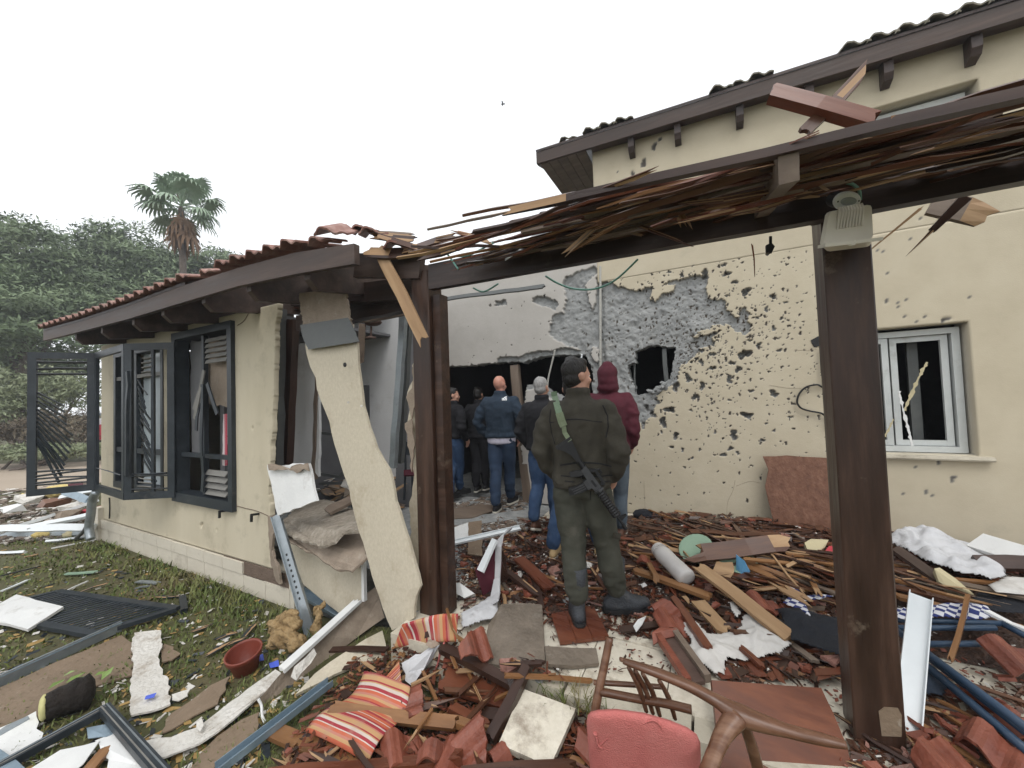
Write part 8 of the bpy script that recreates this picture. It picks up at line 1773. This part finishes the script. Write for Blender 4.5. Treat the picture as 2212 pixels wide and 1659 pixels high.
# grass on the lawn: single blades, denser in tufts and along the plinth
def grass():
    r_ = np.random.RandomState(5); n = 60000
    u_ = r_.rand(n); X = -9.5+r_.rand(n)*10.5; Y = -.6+r_.rand(n)*3.2
    d = np.hypot(X, Y); keep = (r_.rand(n) < np.clip(3.2/d, .25, 1)); X, Y = X[keep], Y[keep]
    tuft = fbm(X*1.6, Y*1.6, 80, 4); k = (tuft > .45) | (r_.rand(len(X)) < .25); k &= ~((X > -1.8) & (Y > STEP_Y-.0)) & ~((X > -8.5) & (Y > QY-.05)) ; X, Y = X[k], Y[k]; tuft = tuft[k]
    near = (Y > 1.95) & (X < -2.2); 
    # thin out under the heap
    k = ~((X > -1.75) & (Y > .3) & (r_.rand(len(X)) < .85)); X, Y, tuft, near = X[k], Y[k], tuft[k], near[k]
    m = len(X); H = (.016+.032*r_.rand(m)*(.4+1.2*np.clip(tuft-.35, 0, .5)*2))*np.where(near, 1.9, 1); az = r_.rand(m)*6.28; ln = H*(.3+.9*r_.rand(m)); W_ = .0022+.0022*r_.rand(m); W_ *= np.clip(np.hypot(X, Y)/2.5, 1, 2.6)
    Z = np.array([lawn(x, y) for x, y in zip(X, Y)])+.03*(fbm(X*1.3, Y*1.3, 4)-.5)*((X > -10) & (Y < 2.3))-.004
    cx, sx = np.cos(az), np.sin(az); px, py = -sx, cx
    P = lambda t, h, w_: np.stack([X+cx*ln*t+px*W_*w_, Y+sx*ln*t+py*W_*w_, Z+H*h], -1)
    V = np.stack([P(0, 0, -1), P(0, 0, 1), P(.35, .6, .8), P(.35, .6, -.8), P(1, .95, 0)], 1).reshape(-1, 3)
    b = np.arange(m)*5; F = []
    F4 = np.stack([b, b+1, b+2, b+3], -1); F3 = np.stack([b+3, b+2, b+4], -1)
    me = bpy.data.meshes.new('grass'); me.vertices.add(len(V)); me.vertices.foreach_set('co', V.ravel()); li = np.concatenate([F4.ravel(), F3.ravel()]).astype(np.int32)
    me.loops.add(len(li)); me.loops.foreach_set('vertex_index', li); me.polygons.add(2*m)
    me.polygons.foreach_set('loop_start', np.concatenate([np.arange(m)*4, m*4+np.arange(m)*3]).astype(np.int32)); me.polygons.foreach_set('loop_total', np.concatenate([np.full(m, 4), np.full(m, 3)]).astype(np.int32)); me.update(calc_edges=True)
    me.materials.append(M['grass']); kind(link('grass', me), 'stuff')
grass()
def tuft_at(x, y, n, seed, h=.12):
    r_ = random.Random(seed); c = og(x, y, 0); V = []; F = []
    for k in range(n):
        p = c+Vector((r_.gauss(0, .05), r_.gauss(0, .03), 0)); d = Vector((r_.gauss(0, .5), r_.gauss(0, .5), 1)).normalized()*h*r_.uniform(.5, 1.2); s_ = Vector((r_.gauss(0, 1), r_.gauss(0, 1), 0)).normalized()*.003; b = len(V)
        V += [p-s_, p+s_, p+d*.6+s_*.7, p+d*.6-s_*.7, p+d+Vector((d.x, d.y, -.02))*.3]; F += [(b, b+1, b+2, b+3), (b+3, b+2, b+4)]
    kind(MB().add(V, F).build('grass_tuft', M['grass']), 'stuff')
tuft_at(1265, 1530, 90, 1); tuft_at(1195, 1505, 50, 2, .09); tuft_at(600, 1560, 80, 3, .08)

# tell look-alikes apart by their order from left to right
ORD = ['leftmost', 'second from left', 'third from left', 'fourth from left', 'fifth from left', 'sixth from left', 'seventh from left', 'eighth from left', 'ninth from left', 'tenth from left', 'eleventh from left', 'twelfth from left', 'thirteenth from left', 'fourteenth from left', 'fifteenth from left']
NUM = ['', '', 'two', 'three', 'four', 'five', 'six', 'seven', 'eight', 'nine', 'ten', 'eleven', 'twelve', 'thirteen', 'fourteen', 'fifteen']
by = {}
for o in LOOSE: by.setdefault(o['label'], []).append(o)
for l_, os_ in by.items():
    os_.sort(key=lambda o: o['_x']); n = len(os_)
    if 1 < n <= 15:
        for i, o in enumerate(os_):
            head = ('left' if i == 0 else 'right') if n == 2 else ('leftmost' if i == 0 else 'rightmost' if i == n-1 else ('middle' if n == 3 else ORD[i]))
            o['label'] = head+' of '+NUM[n]+': '+l_
for o in LOOSE: del o['_x']

# ================================================================== rainy air
hz = MB().box((-60, -25, -1.6), (28, 75, 24)).build('haze', M['white'], origin=(0, 0, 0)); kind(hz, 'stuff')
hm = bpy.data.materials.new('rain_haze'); hm.use_nodes = True; hn = hm.node_tree.nodes; hn.clear()
pv = hn.new('ShaderNodeVolumePrincipled'); pv.inputs['Color'].default_value = (.92, .95, 1, 1); pv.inputs['Density'].default_value = HAZE; pv.inputs['Anisotropy'].default_value = .2
ho_ = hn.new('ShaderNodeOutputMaterial'); hm.node_tree.links.new(pv.outputs[0], ho_.inputs['Volume'])
hz.data.materials.clear(); hz.data.materials.append(hm)
